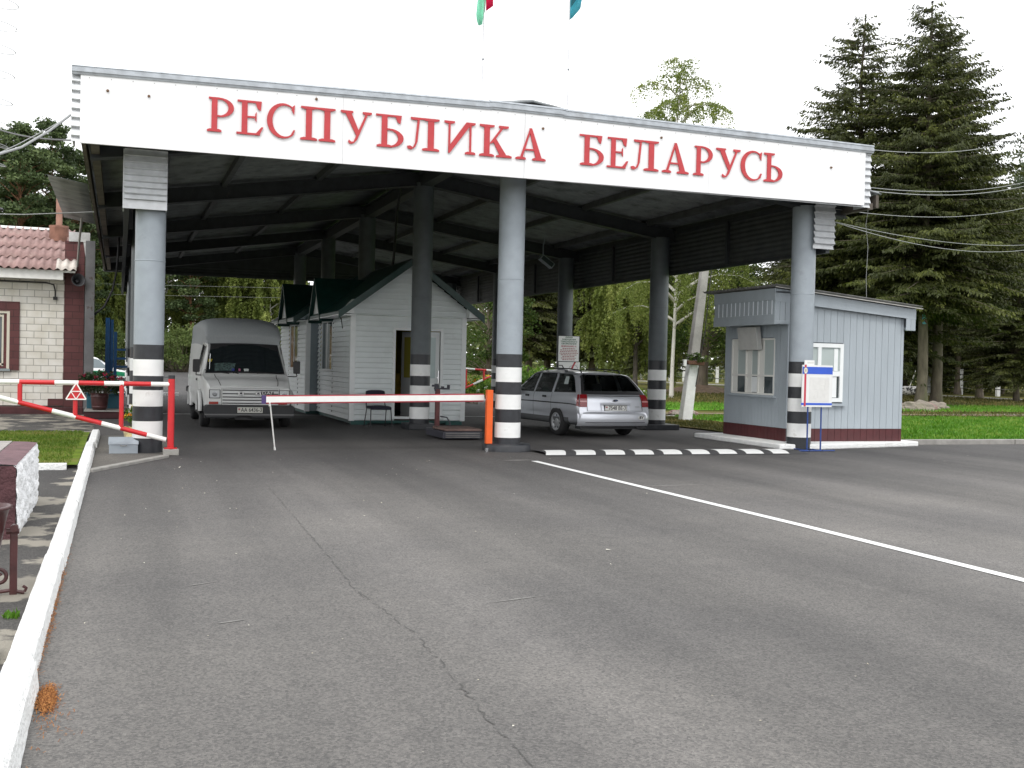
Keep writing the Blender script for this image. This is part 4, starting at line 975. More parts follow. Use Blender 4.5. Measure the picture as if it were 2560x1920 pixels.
mb = MB(); mb.tube([(-.85,6.1,5.38),(-.6,6.2,5.5),(-.42,6.5,5.45),(-.38,7.0,5.0),(-.28,7.5,4.55),(-.17,8.0,4.35),(-.17,8.1,4.0),(-.2,8.1,3.85)], .03, 8); tag(mb.build('hanging_cable', M_black_cable), 'black cable hanging from the ridge beam to the roof of the front white booth', 'cable')
# planter ledge, pot, flowers' containers
lg = mat('maroon_ledge', (.05,.014,.016), .8, var=.4, vscale=4, bump=.4, bscale=25)
pl = thing('planter_ledge', 'low dark maroon masonry ledge at the end of the house, under the flower pot', 'ledge', (-6.6,10.2,0))
mb = MB(); mb.box(-7.2,-6.15,9.55,11.9,0,.17); mb.build('body', lg, pl, local=False, bevel=.02)
mb = MB(); mb.box(-7.2,-6.15,9.53,11.9,.172,.19); mb.build('top', M_concrete, pl, local=False)
tb = thing('turquoise_trough', 'turquoise trough behind the dark flower pot', 'trough', (-6.75,10.9,.19))
mb = MB(); mb.box(-.42,.45,-.15,.15,0,.36); mb.build('body', mat('turquoise_paint', (.012,.09,.13), .5), tb, bevel=.01)
mb = MB(); mb.box(-.45,.48,-.18,.18,.34,.38); mb.build('rim', mat('turquoise_rim', (.015,.11,.16), .5), tb, bevel=.006)
pt_ = thing('flower_pot', 'dark maroon barrel pot of red flowers on the ledge by the house', 'plant pot', (-6.86,10.05,.19))
mb = MB(); mb.lathe([(0,0),(.155,0),(.185,.14),(.2,.30),(.205,.40),(.18,.40),(.17,.36),(0,.36)], (0,0,0), 22); mb.lathe([(.172,.05),(.18,.06),(.184,.09),(.176,.1)], (0,0,0), 22); mb.lathe([(.2,.29),(.208,.3),(.21,.33),(.203,.34)], (0,0,0), 22)
mb.build('pot', M_urn, pt_)
POT = pt_
p2 = thing('flower_pot', 'small cream patterned pot with yellow green flowers beside the left striped column', 'plant pot', (-6.2,.75,0))
mb = MB(); mb.lathe([(0,0),(.11,0),(.14,.2),(.165,.36),(.15,.36),(.14,.3),(0,.3)], (0,0,0), 18, ); mb.build('pot', mat('patterned_pot', (.6,.5,.25), .5, var=.8, var2=(.08,.05,.03), vscale=9), p2)
POT2 = p2
# ------------------------------------------------------------------ signs on the third right column
ns = thing('notice_board', 'white board of green and red printed notice lines on the far right column', 'notice', (6.03,11.74,1.64))
mb = MB(); mb.box(-.33,.33,-.015,.015,0,.74); bd = mb.build('board', M_white_plastic, ns)
mb = MB()
for (a,b_,c,d) in ((-.335,.335,-.012,0),(-.335,.335,.74,.752),): mb.box(a,b_,-.02,.016,c,d)
mb.box(-.345,-.33,-.02,.016,-.012,.752); mb.box(.33,.345,-.02,.016,-.012,.752); mb.build('rim', M_black, ns)
M_gink = mat('green_ink', (.04,.13,.07), .6); M_rink = mat('red_ink', (.4,.05,.07), .6); M_pink = mat('pale_red_ink', (.36,.12,.13), .6)
for k, (s, m, sz) in enumerate((('ЛИНИЯ',M_gink,.062),('ЗАВЕРШЕНИЯ',M_gink,.062),('ТАМОЖЕННОГО',M_gink,.062),('ОФОРМЛЕНИЯ',M_gink,.062),('ВНИМАНИЕ !!!',M_rink,.066))):
    text('print_line', s, sz, face_matrix((0,-.0165,.70-.062*k-(.015 if k==4 else 0)), (1,0,0), (0,0,1)), m, bd, sx=1.05, bold=.0015)
mb = MB()
for k, w in enumerate((.2,.27,.28,.29,.25,.2,.24,.2)):
    x = -w
    while x < w: l = rp.uniform(.03,.08); mb.box(x, min(w,x+l), -.0175, -.0155, .365-.047*k, .387-.047*k); x += l+.014
mb.build('small_print', M_pink, bd)
n2 = thing('engine_off_sign', 'white sign of a black car and exhaust cloud struck through in red', 'sign', (6.06,11.74,.92))
mb = MB(); mb.box(-.34,.34,-.012,.012,0,.7); bd = mb.build('board', M_white_plastic, n2, bevel=.01)
mb = MB(); mb.prism([(-.335,.38),(-.2,.38),(-.15,.42),(-.12,.5),(-.17,.53),(-.22,.61),(-.335,.61),(-.335,.585),(-.235,.585),(-.2,.51),(-.335,.51)], -.0155, -.0125, 'y'); mb.build('car_symbol', M_ink, bd)
mb = MB()
def ring(cx, cz, r, a0, a1, w=.008):
    for k in range(16):
        t0, t1 = lerp(a0,a1,k/16), lerp(a0,a1,(k+1)/16)
        mb.prism([(cx+r*cos(t0),cz+r*sin(t0)),(cx+r*cos(t1),cz+r*sin(t1)),(cx+(r-w)*cos(t1),cz+(r-w)*sin(t1)),(cx+(r-w)*cos(t0),cz+(r-w)*sin(t0))], -.0155-ring.k*.0004, -.0125, 'y')
    ring.k += 1
ring.k = 0
ring(-.02,.45,.07,.6,4.2); ring(.07,.52,.07,.2,3.2); ring(.15,.5,.12,-2.2,2.2); ring(.05,.38,.07,-3,-.1)
mb.build('cloud_symbol', mat('grey_ink', (.12,.12,.13), .6), bd)
mb = MB(); mb.prism([(-.06,.28),(-.01,.28),(.21,.7),(.15,.7)], -.0195, -.0165, 'y'); mb.build('red_slash', M_rink, bd)

# ------------------------------------------------------------------ blue steel frame, floodlight, concrete pole, far signs
bf = thing('blue_steel_frame', 'tall blue steel post with rungs and a grey box, behind the flowers on the left', 'frame', (-6.7,16,0))
M_bluesteel = mat('blue_steel', (.015,.10,.27), .4, var=.2, vscale=6)
mb = MB(); mb.box(-.12,-.0,-.06,.06,0,2.6); mb.box(-.02,.1,.02,.06,0,2.55); mb.build('post', M_bluesteel, bf)
mb = MB(); mb.box(.11,.2,-.05,.05,0,2.2); mb.build('second_post', M_bluesteel, bf)
for z in (1.68,1.42,1.18):
    mb = MB(); mb.box(.2,.6,-.03,.03,z-.03,z+.03); mb.build('rung', M_bluesteel, bf)
mb = MB(); mb.box(.45,.66,-.1,.1,1.32,1.75); mb.build('meter_box', M_steel_grey, bf, bevel=.01)
fl = thing('floodlight', 'grey floodlight box hanging under the right side of the canopy roof', 'lamp', (4.58,10,4.36))
T = Matrix.Rotation(radians(35),4,'Y')
mb = MB(T); mb.box(-.22,.22,-.1,.1,-.08,.08); mb.build('housing', M_steel_grey, fl, bevel=.01)
mb = MB(T); mb.box(-.19,.19,-.104,-.1,-.06,.06); mb.build('lens', M_pane, fl)
mb = MB(); mb.tube([(-.1,0,.1),(-.1,0,.45),(-.05,0,.62)], .015, 6); mb.build('bracket', M_steel_grey, fl)
cp = thing('concrete_pole', 'leaning square concrete pole with whitewashed foot and a planter, left of the kiosk', 'pole', (8.71,9.47,0))
def pole_seg(z0, z1, m, name):
    mb = MB(); L_ = lambda z: Vector((.115*z, 0, z)); w = lambda z: .16-.011*z
    vs = []
    for z in (z0, z1):
        c = L_(z); a = w(z)
        vs += [c+Vector((-a,-a*.8,0)), c+Vector((a,-a*.8,0)), c+Vector((a,a*.8,0)), c+Vector((-a,a*.8,0))]
    mb.add(vs, [(3,2,1,0),(4,5,6,7),(0,1,5,4),(1,2,6,5),(2,3,7,6),(3,0,4,7)]); mb.T = None
    o = mb.build(name, m, cp, bevel=.02); return o
pole_seg(0, 1.62, M_lime, 'whitewashed_foot'); pole_seg(1.62, 5.6, mat('weathered_concrete', (.33,.32,.3), .9, var=.25, vscale=3, bump=.5, bscale=30), 'shaft')
mb = MB(); mb.tube([(.1+.115*1,-.17,1.0),(.2+.115*2.5,-.15,2.6),(.16+.115*5,-.12,5.2)], .012, 6); mb.build('earth_wire', M_black_cable, cp)
pb = thing('hanging_planter', 'rusty basket planter with green leaves strapped to the concrete pole', 'planter', (8.9,9.28,1.68))
mb = MB(); mb.prism([(-.3,-.06),(.2,-.08),(.24,.06),(-.32,.05)], -.14, .0, 'y'); mb.build('basket', mat('rusty_basket', (.14,.07,.045), .9, var=.5, vscale=20), pb, bevel=.02)
mb = MB(); mb.box(-.42,-.34,-.1,-.02,-.1,.08); mb.build('white_cup', M_white_plastic, pb)
PLANTER = pb
def far_post(x, y, h, w, label):
    o = thing('white_post', label, 'post', (x,y,0), group='white posts beyond the canopy')
    mb = MB(); mb.box(-w/2,w/2,-w/2,w/2,0,h); mb.build('shaft', M_lime, o)
    mb = MB(); mb.box(-w/2-.004,w/2+.004,-w/2-.004,w/2+.004,h*.55,h*.62); mb.build('black_band', M_band_black, o)
far_post(-2.45,98.6,1.95,.42,'stout white post just right of the left striped column, far behind')
far_post(-9.2,98,1.95,.35,'white post behind the police car roof, beside the grey end post of the house')
far_post(-5.0,60,1.5,.22,'thin white post between the blue frame and the left striped column')
wb = thing('roadside_board', 'small white roadside board on two legs beyond the canopy, left of the van', 'sign', (1.1,100.6,0))
mb = MB(); mb.box(-.55,.5,-.03,.03,1.45,1.95); mb.build('board', M_white_plastic, wb)
mb = MB(); mb.box(-.4,.4,-.04,-.031,1.55,1.8); mb.build('print', M_faint, wb)
for x in (-.45,-.2,.15):
    mb = MB(); mb.box(x-.05,x+.05,-.02,.06,0,1.5 if x > -.4 else 2.2); mb.build('leg', M_lime, wb)
# far red and white gate and flower borders right of the booth
fg = thing('swing_gate', 'distant red and white striped gate beyond the booth, above the flower bed', 'gate', (7.0,25,0))
mb = MB(); us = [5.4+.5*k for k in range(9)]; striped_rail(mb, [(u,25,1.30-.05*(u-6.9)) for u in us], .04, [0,1]*5, 10); mb.build('top_rail', [M_red, M_white_gloss], fg, local=False)
mb = MB(); striped_rail(mb, [(u,25,.47+.46*(u-6.95)) for u in (5.95,6.45,6.95,7.35,7.75,8.1,8.45)], .04, [0,1]*5, 10); mb.build('brace_rail', [M_red, M_white_gloss], fg, local=False)
for u in (7.03,7.8): 
    mb = MB(); mb.cyl((u,25,.47+.46*(u-6.95)),(u,25,1.28),.04,n=10); mb.build('upright', M_red, fg, local=False)
mb = MB(); mb.cyl((9.4,25,0),(9.4,25,1.4),.06,n=12); mb.build('hinge_post', M_red, fg, local=False)
mb = MB(); mb.cyl((8.45,25,1.16),(9.4,25,1.2),.04,n=10); mb.build('end_rail', M_red, fg, local=False)
# flagpoles on the roof
def flagpole(u, v, ztop_, label):
    o = thing('flagpole', label, 'flagpole', (u,v,5.9)); 
    mb = MB(); mb.cyl((0,0,-.3),(0,0,ztop_-5.9),.011,n=8); mb.build('pole', mat('pale_pole', (.5,.5,.52), .4), o)
    mb = MB(); mb.cyl((-.02,0,1.75),(.02,0,1.75),.03,n=8); mb.build('joint', M_chrome, o)
    return o
flagpole(.36,3,11.2,'thin white flagpole of the red and green flag above the canopy'); flagpole(2.22,3,11.2,'thin white flagpole of the blue flag above the canopy')
def cloth(name, outline, m, label, seed):
    o = thing(name, label, 'flag', (0,3,0))
    return o
M_fred = leaf_mat('flag_red', (.85,.10,.26), (.85,.10,.26), rough=.7, trans=.85); M_fgreen = leaf_mat('flag_green', (.55,.9,.75), (.55,.9,.75), rough=.7, trans=.85); M_fblue = leaf_mat('flag_blue', (.24,.62,.70), (.24,.62,.70), rough=.7, trans=.85)
M_fnavy = leaf_mat('flag_dark', (.03,.16,.2), (.03,.16,.2), rough=.7, trans=.4)
f1 = thing('national_flag', 'red and green flag hanging limp at the top edge of the view', 'flag', (.36,3,8.2))
def drape(pts_top, pts_bot, z1, mb, off, n=16):
    mb.smooth = True
    def fn(i, j):
        k = i*(len(pts_bot)-1); a = min(int(k), len(pts_bot)-2); t = k-a
        xb, zb = lerp(pts_bot[a][0], pts_bot[a+1][0], t), lerp(pts_bot[a][1], pts_bot[a+1][1], t)
        xt = lerp(pts_top[0], pts_top[1], i)
        return (lerp(xb,xt,j), off+.05*sin(i*9+off*30)*(1-.4*j), lerp(zb,z1,j))
    mb.grid(n, 8, fn); mb.tone = [.5]*len(mb.f)
mb = MB(); drape((-.03,.12), [(-.16,.33),(-.1,.09),(-.03,.12),(.03,.40)], 1.9, mb, 0); mb.build('green_band', M_fgreen, f1, thick=.004)
mb = MB(); drape((-.03,.2), [(.03,.40),(.06,.42),(.17,.50),(.19,.55)], 1.9, mb, -.03); mb.build('red_band', M_fred, f1, thick=.004)
f2 = thing('service_flag', 'teal blue flag hanging limp at the top edge, right of the red one', 'flag', (2.22,3,8.2))
mb = MB(); drape((0,.3), [(0,.46),(.08,.52),(.2,.68),(.26,.78),(.31,1.0)], 1.95, mb, 0); mb.build('field', M_fblue, f2, thick=.004)
mb = MB(); mb.tone = [.5]*2; mb.quad((.005,-.06,.7),(.17,-.07,.95),(.17,-.07,1.7),(.005,-.06,1.7)); mb.quad((.19,-.075,.9),(.235,-.075,.9),(.235,-.075,1.5),(.19,-.075,1.5)); mb.build('dark_mark', M_fnavy, f2, thick=.004)
# overhead wires
def wire(name, pts, r, m, label, cat='wire', sag=0., group=None):
    if len(pts) == 2:
        a, b_ = Vector(pts[0]), Vector(pts[1]); pts = [a.lerp(b_, t/16)+Vector((0,0,-sag*4*(t/16)*(1-t/16))) for t in range(17)]
    mb = MB(); mb.tube(pts, r, 5); return tag(mb.build(name, m), label, cat, group)
# ------------------------------------------------------------------ wires
wire('overhead_wire', [(6.8,-.9,5.7),(17.8,6,8.37)], 0.0074, M_wire, 'topmost pale wire running right from the top corner of the canopy fascia', sag=.25)
wire('overhead_wire', [(6.8,-.9,4.99),(17.85,6,7.09)], 0.0074, M_wire, 'upper wire of the close pair leaving the middle right end of the fascia', sag=.2)
wire('overhead_wire', [(6.8,-.9,4.93),(17.86,6,6.98)], 0.0087, M_wire, 'lower wire of the close pair leaving the middle right end of the fascia', sag=.2)
wire('overhead_wire', [(6.46,-.3,4.64),(17.88,6,6.36)], 0.0068, M_wire, 'wire leaving the top of the ribbed box over the right column', sag=.25)
wire('overhead_wire', [(6.47,-.3,4.39),(17.93,6,5.13)], 0.0074, M_wire, 'lower of two wires from the foot of the ribbed box over the right column', sag=.3)
wire('overhead_wire', [(6.47,-.28,4.40),(18.94,7,5.4)], 0.0068, M_wire, 'upper of two wires from the foot of the ribbed box over the right column', sag=.2)
wire('dangling_wire', [(6.78,-.9,4.62),(6.85,-.75,4.3),(6.95,-.7,3.9),(6.93,-.7,3.3),(6.95,-.7,2.95)], 0.0043, M_wire, 'thin loose wire dangling from the right lower corner of the fascia')
wire('cable_bundle', [(-7.15,-.95,4.97),(-7.4,-1.45,4.62),(-7.7,-2.1,4.25),(-8.0,-2.7,4.0),(-9.5,-5,3.2)], 0.0187, M_wire, 'thick bundled cable sagging away from the left end of the fascia', 'cable')
wire('cable_bundle', [(-7.15,-.95,4.96),(-7.45,-1.4,4.64),(-7.78,-1.8,4.33),(-8.06,-2.0,4.12),(-9.5,-4,3.5)], 0.0074, M_wire, 'thin cable above the thick bundle at the left end of the fascia', 'cable')
wire('overhead_wire', [(-7.12,-.9,4.62),(-8.74,6,5.95)], .014, M_black_cable, 'dark wire rising left from the lower left corner of the fascia', sag=.05)
wire('overhead_wire', [(-6.9,3.2,4.1),(-8.05,3,3.95),(-9.8,3,3.87)], 0.0099, M_wire, 'pale cable running level to the left from under the canopy edge over the house roof')
wire('overhead_wire', [(-30,95,8.0),(30,95,9.3)], 0.0099, M_wire, 'upper of two far wires crossing before the forest under the canopy', sag=.1)
wire('overhead_wire', [(-30,95,7.0),(30,95,8.3)], 0.0099, M_wire, 'lower of two far wires crossing before the forest under the canopy', sag=.1)
# lattice-free antenna mast with hoops, far left
am = thing('antenna_mast', 'slender mast with wire hoops above the pines at the left edge of the view', 'mast', (-12.35,40,0))
mb = MB(); mb.cyl((0,0,0),(0,0,22),.05,.03,8); mb.build('pole', M_wire, am)
for z, r in ((10.6,.5),(11.5,.6),(12.5,.72),(13.6,.75),(14.9,.82),(16.1,.85),(17.2,.9),(18.3,.95)):
    mb = MB(); mb.tube([(.15+r*cos(t*pi/16), r*sin(t*pi/16), z-.12*cos(t*pi/16)) for t in range(33)], .018, 5, caps=False); mb.tube([(0,0,z),(.15+r,0,z-.12)], .012, 5); mb.build('hoop', M_wire, am)
for z in (5.2,6.9,8.4):
    mb = MB(); mb.tube([(.15+.35*cos(t*pi/12), .35*sin(t*pi/12), z) for t in range(25)], .07, 5, caps=False); mb.build('dark_ring', M_horn, am)

# ------------------------------------------------------------------ vehicles
def cr(p0, p1, p2, p3, t):
    return .5*((2*p1)+(p2-p0)*t+(2*p0-5*p1+4*p2-p3)*t*t+(3*p1-p0-3*p2+p3)*t**3)
class Loft:
    """body shell: stations (front to back), each a half section from sill to roof centre; mirrored in x"""
    def __init__(s, st): s.st = [[Vector(p) for p in row] for row in st]
    def row(s, i, b):
        r = s.st[max(0, min(len(s.st)-1, i))]; n = len(r)-1; b = max(0, min(n, b)); k = min(int(b), n-1)
        g = lambda j: r[max(0, min(n, j))] if j <= n else r[n]
        p3 = g(k+2) if k+2 <= n else Vector((-r[n-1].x, r[n-1].y, r[n-1].z))
        return cr(g(k-1), g(k), g(k+1), p3, b-k)
    def pt(s, a, b):
        n = len(s.st)-1; a = max(0, min(n, a)); k = min(int(a), n-1)
        return cr(s.row(k-1,b), s.row(k,b), s.row(k+1,b), s.row(k+2,b), a-k)
    def nrm(s, a, b):
        e = .02; da = s.pt(a+e,b)-s.pt(a-e,b); db = s.pt(a,b+e)-s.pt(a,b-e); n = da.cross(db)
        if n.length < 1e-9: return Vector((1,0,0))
        n.normalize()
        c = s.pt(a,b)
        if n.x*c.x < 0 or (abs(n.x) < .2 and n.z < 0): n = -n
        return n
    def shell(s, mb, na=6, nb=4, openings=()):
        mb.smooth = True; A, B = (len(s.st)-1)*na, (len(s.st[0])-1)*nb
        if openings:
            def inside(a, b, q):
                sg = [(q[(k+1)%4][0]-q[k][0])*(b-q[k][1])-(q[(k+1)%4][1]-q[k][1])*(a-q[k][0]) for k in range(4)]
                return all(x > 0 for x in sg) or all(x < 0 for x in sg)
            for sd in (1, -1):
                o = len(mb.v); mb.add([(lambda p: (sd*p.x,p.y,p.z))(s.pt(i/na, j/nb)) for j in range(B+1) for i in range(A+1)], [])
                for j in range(B):
                    for i in range(A):
                        if any(inside((i+.5)/na, (j+.5)/nb, q) for q in openings): continue
                        k = o+j*(A+1)+i; mb.f.append([k,k+1,k+A+2,k+A+1] if sd > 0 else [k,k+A+1,k+A+2,k+1]); mb.mi.append(mb.cur); mb.sm.append(True)
            return
        mb.grid(A, B, lambda i, j: s.pt(i*(len(s.st)-1), j*(len(s.st[0])-1)))
        mb.grid(A, B, lambda i, j: (lambda p: (-p.x,p.y,p.z))(s.pt(i*(len(s.st)-1), j*(len(s.st[0])-1))), flip=True)
    def patch(s, mb, side, a0, a1, b0, b1, off=.006, n=8, quad=None):
        """pane lying on the shell; quad = four (a,b) corners for slanted panes"""
        mb.smooth = True; q = quad or [(a0,b0),(a1,b0),(a1,b1),(a0,b1)]
        def fn(i, j):
            a = lerp(lerp(q[0][0],q[1][0],i), lerp(q[3][0],q[2][0],i), j); b = lerp(lerp(q[0][1],q[1][1],i), lerp(q[3][1],q[2][1],i), j)
            p = s.pt(a,b)+s.nrm(a,b)*off; return (p.x*side, p.y, p.z)
        mb.grid(n, n, fn, flip=(side < 0))
    def cap(s, mb, end, n=10, nb=4, bulge=0., off=0., b0=0, b1=None, t0=-1, t1=1, sgn=1):
        mb.smooth = True; b1 = len(s.st[0])-1 if b1 is None else b1; B = max(4, int((b1-b0)*nb))
        def fn(i, j):
            t = lerp(t0,t1,i); p = s.row(end, lerp(b0,b1,j)); return (p.x*t, p.y-sgn*(bulge*(1-t*t)+off), p.z)
        mb.grid(n, B, fn)
def wheel(root, x, y, r, w, side, rim_m, spokes=6, hub=None):
    mb = MB(); mb.smooth = True
    T = Matrix.Translation((x,y,r)) @ Matrix.Rotation(radians(90)*side,4,'Y')
    mb = MB(T); mb.lathe([(r*.62,-w/2),(r*.9,-w/2),(r*.985,-w/2+.03),(r,-w*.25),(r,w*.25),(r*.985,w/2-.03),(r*.9,w/2),(r*.64,w/2-.005)], (0,0,0), 32)
    wo = mb.build('wheel', M_rubber, root)
    mb = MB(T); mb.lathe([(0,w/2-.03),(r*.2,w/2-.02),(r*.3,w/2-.045),(r*.56,w/2-.03),(r*.64,w/2+.0),(r*.65,w/2-.02)], (0,0,0), 32)
    rm = mb.build('rim', rim_m, wo)
    mb = MB(T)
    for k in range(spokes):
        a = 2*pi*k/spokes; c = Vector((r*.44*cos(a), r*.44*sin(a), w/2-.033))
        mb.add([c+Vector((r*.075*cos(t*pi/4), r*.075*sin(t*pi/4), .006)) for t in range(8)], [tuple(range(8))])
    mb.build('rim_hole', M_black, rm)
    return wo
M_silver = mat('silver_car_paint', (.66,.68,.73), .3, metal=.6, var=.05, vscale=1.5, coat=.6)
M_lowdark = mat('dark_plastic', (.022,.023,.025), .6, var=.2)
M_taillight = mat('tail_light_red', (.22,.008,.012), .15, coat=.6)
M_taillight2 = mat('tail_light_pink', (.55,.25,.25), .15, coat=.6)
M_lampglass = mat('headlamp_glass', (.55,.57,.58), .12, coat=.5)
M_vanwhite = mat('dusty_white_van_paint', (.62,.63,.62), .4, var=.08, vscale=2, coat=.2, dirt=(.4,.39,.36), dirtscale=2, dirtlo=.6, dirthi=.9)
M_vanroof = mat('matt_grey_van_roof', (.30,.32,.33), .6, var=.1, vscale=60)
M_plate = mat('number_plate_white', (.75,.75,.72), .4)
M_seatcloth = mat('seat_cloth', (.03,.03,.035), .9)

# --- grey station wagon: y = 0 at the rear bumper, nose towards +y
car = thing('station_wagon', 'silver station wagon seen from behind, with roof rails and a BY oval', 'car', (3.46,2.95,0), rz=radians(6))
car.scale.z = .955
CL = Loft([
 [(.50,.10,.34),(.80,.05,.36),(.845,.02,.52),(.845,.05,.70),(.815,.11,.93),(.665,.40,1.27),(.55,.56,1.385),(0,.60,1.435)],
 [(.50,.34,.26),(.82,.34,.33),(.875,.30,.53),(.885,.33,.74),(.865,.37,.94),(.71,.60,1.295),(.60,.70,1.405),(0,.74,1.455)],
 [(.50,1.25,.24),(.83,1.25,.30),(.88,1.25,.52),(.89,1.25,.74),(.87,1.25,.935),(.725,1.25,1.31),(.615,1.28,1.43),(0,1.30,1.475)],
 [(.50,2.10,.24),(.83,2.10,.30),(.88,2.10,.52),(.89,2.10,.74),(.87,2.10,.93),(.73,2.08,1.31),(.62,2.08,1.43),(0,2.08,1.475)],
 [(.50,2.90,.24),(.83,2.90,.30),(.88,2.90,.52),(.885,2.95,.73),(.86,3.00,.915),(.70,2.62,1.25),(.60,2.52,1.395),(0,2.45,1.45)],
 [(.50,3.40,.24),(.83,3.40,.32),(.875,3.40,.52),(.87,3.42,.72),(.82,3.42,.895),(.74,3.34,.95),(.6,3.28,.975),(0,3.22,1.0)],
 [(.48,4.10,.26),(.80,4.10,.34),(.85,4.10,.52),(.83,4.12,.68),(.76,4.12,.79),(.66,4.10,.83),(.5,4.08,.85),(0,4.08,.87)],
 [(.45,4.45,.30),(.68,4.40,.36),(.74,4.42,.50),(.70,4.42,.60),(.62,4.40,.68),(.54,4.38,.71),(.4,4.38,.72),(0,4.40,.73)]])
def see_through(name, tint):
    m = bpy.data.materials.new(name); m.use_nodes = True; nt = m.node_tree; N = nt.nodes; L = nt.links
    tr = N.new('ShaderNodeBsdfTransparent'); tr.inputs['Color'].default_value = (*tint,1); gl = N.new('ShaderNodeBsdfGlossy'); gl.inputs['Roughness'].default_value = .03
    fr = N.new('ShaderNodeFresnel'); fr.inputs['IOR'].default_value = 1.5; mx = N.new('ShaderNodeMixShader')
    L.new(fr.outputs[0], mx.inputs[0]); L.new(tr.outputs[0], mx.inputs[1]); L.new(gl.outputs[0], mx.inputs[2]); L.new(mx.outputs[0], N['Material Output'].inputs['Surface'])
    return m
M_carglass = see_through('car_window_glass', (.50,.54,.53))
WQ = [[(.62,4.25),(1.86,4.2),(1.90,5.55),(.98,5.6)], [(2.04,4.18),(2.92,4.16),(2.88,5.55),(2.10,5.58)], [(3.06,4.16),(4.0,4.2),(3.92,5.35),(3.08,5.58)]]
def frame(mb, s, q, w=.07):
    ca, cb_ = sum(p[0] for p in q)/4, sum(p[1] for p in q)/4
    inn = [(p[0]+(ca-p[0])*w*1.3, p[1]+(cb_-p[1])*w*2.2) for p in q]; out = [(p[0]-(ca-p[0])*.07, p[1]-(cb_-p[1])*.10) for p in q]
    for k in range(4): CL.patch(mb, s, 0,0,0,0, .0045, 6, quad=[out[k],out[(k+1)%4],inn[(k+1)%4],inn[k]])
mb = MB(); CL.shell(mb, 14, 12, WQ+[[(4.15,5.2),(4.85,4.9),(4.85,7.1),(4.1,7.1)]])
CL.cap(mb, 0, 12, 8, .05, 0, 0, 4.25); CL.cap(mb, 0, 12, 4, .05, 0, 6.05, 7); CL.cap(mb, 0, 2, 6, .05, 0, 4.25, 6.05, -1, -.9); CL.cap(mb, 0, 2, 6, .05, 0, 4.25, 6.05, .9, 1)
CL.cap(mb, 7, 10, 3, .06, sgn=-1); body = mb.build('body', M_silver, car)
mb = MB(); CL.cap(mb, 0, 14, 6, .05, .008, 4.12, 6.15, -.95, .95); rw = mb.build('rear_window', M_carglass, car)
mb = MB()
for (b0, b1, t0, t1) in ((4.10,4.32,-.96,.96),(5.98,6.17,-.96,.96),(4.3,6.0,-.96,-.87),(4.3,6.0,.87,.96)): CL.cap(mb, 0, 12, 6, .05, .011, b0, b1, t0, t1)
mb.build('window_seal', M_black, rw)
M_trimdark = mat('dark_car_trim', (.03,.031,.033), .8); M_seat = mat('grey_car_seat', (.07,.072,.08), .9, var=.2)
mb = MB(); mb.box(-.78,.78,.15,3.5,.28,.34); mb.box(-.74,.74,.3,1.5,.84,.87); mb.box(-.76,.76,3.05,3.4,.55,.93); mb.build('cabin_floor', M_trimdark, car)
for (y, xs) in ((1.62,(-.42,0,.42)),(2.5,(-.38,.38))):
    for x in xs:
        mb = MB(); mb.obox((x,y,.68),(.42,.14,.62),(radians(-12),0,0)); mb.obox((x,y+.25,.48),(.42,.46,.16)); so_ = mb.build('seat', M_seat, car, bevel=.04)
        mb = MB(); mb.obox((x,y-.09,1.08),(.24,.09,.18),(radians(-10),0,0)); mb.build('headrest', M_seat, so_, bevel=.03)
mb = MB(); mb.tube([(-.38+.18*cos(t*pi/8),2.98-.05*sin(t*pi/8),.92+.17*sin(t*pi/8)) for t in range(17)], .014, 6, caps=False); mb.build('steering_wheel', M_trimdark, car)
mb = MB(); mb.smooth = True; CL.patch(mb, 1, 0,0,0,0, .006, 8, quad=[(4.12,5.0),(4.9,4.85),(4.9,7.0),(4.08,7.0)]); CL.patch(mb, -1, 0,0,0,0, .006, 8, quad=[(4.12,5.0),(4.9,4.85),(4.9,7.0),(4.08,7.0)]); mb.build('windscreen', M_carglass, car)
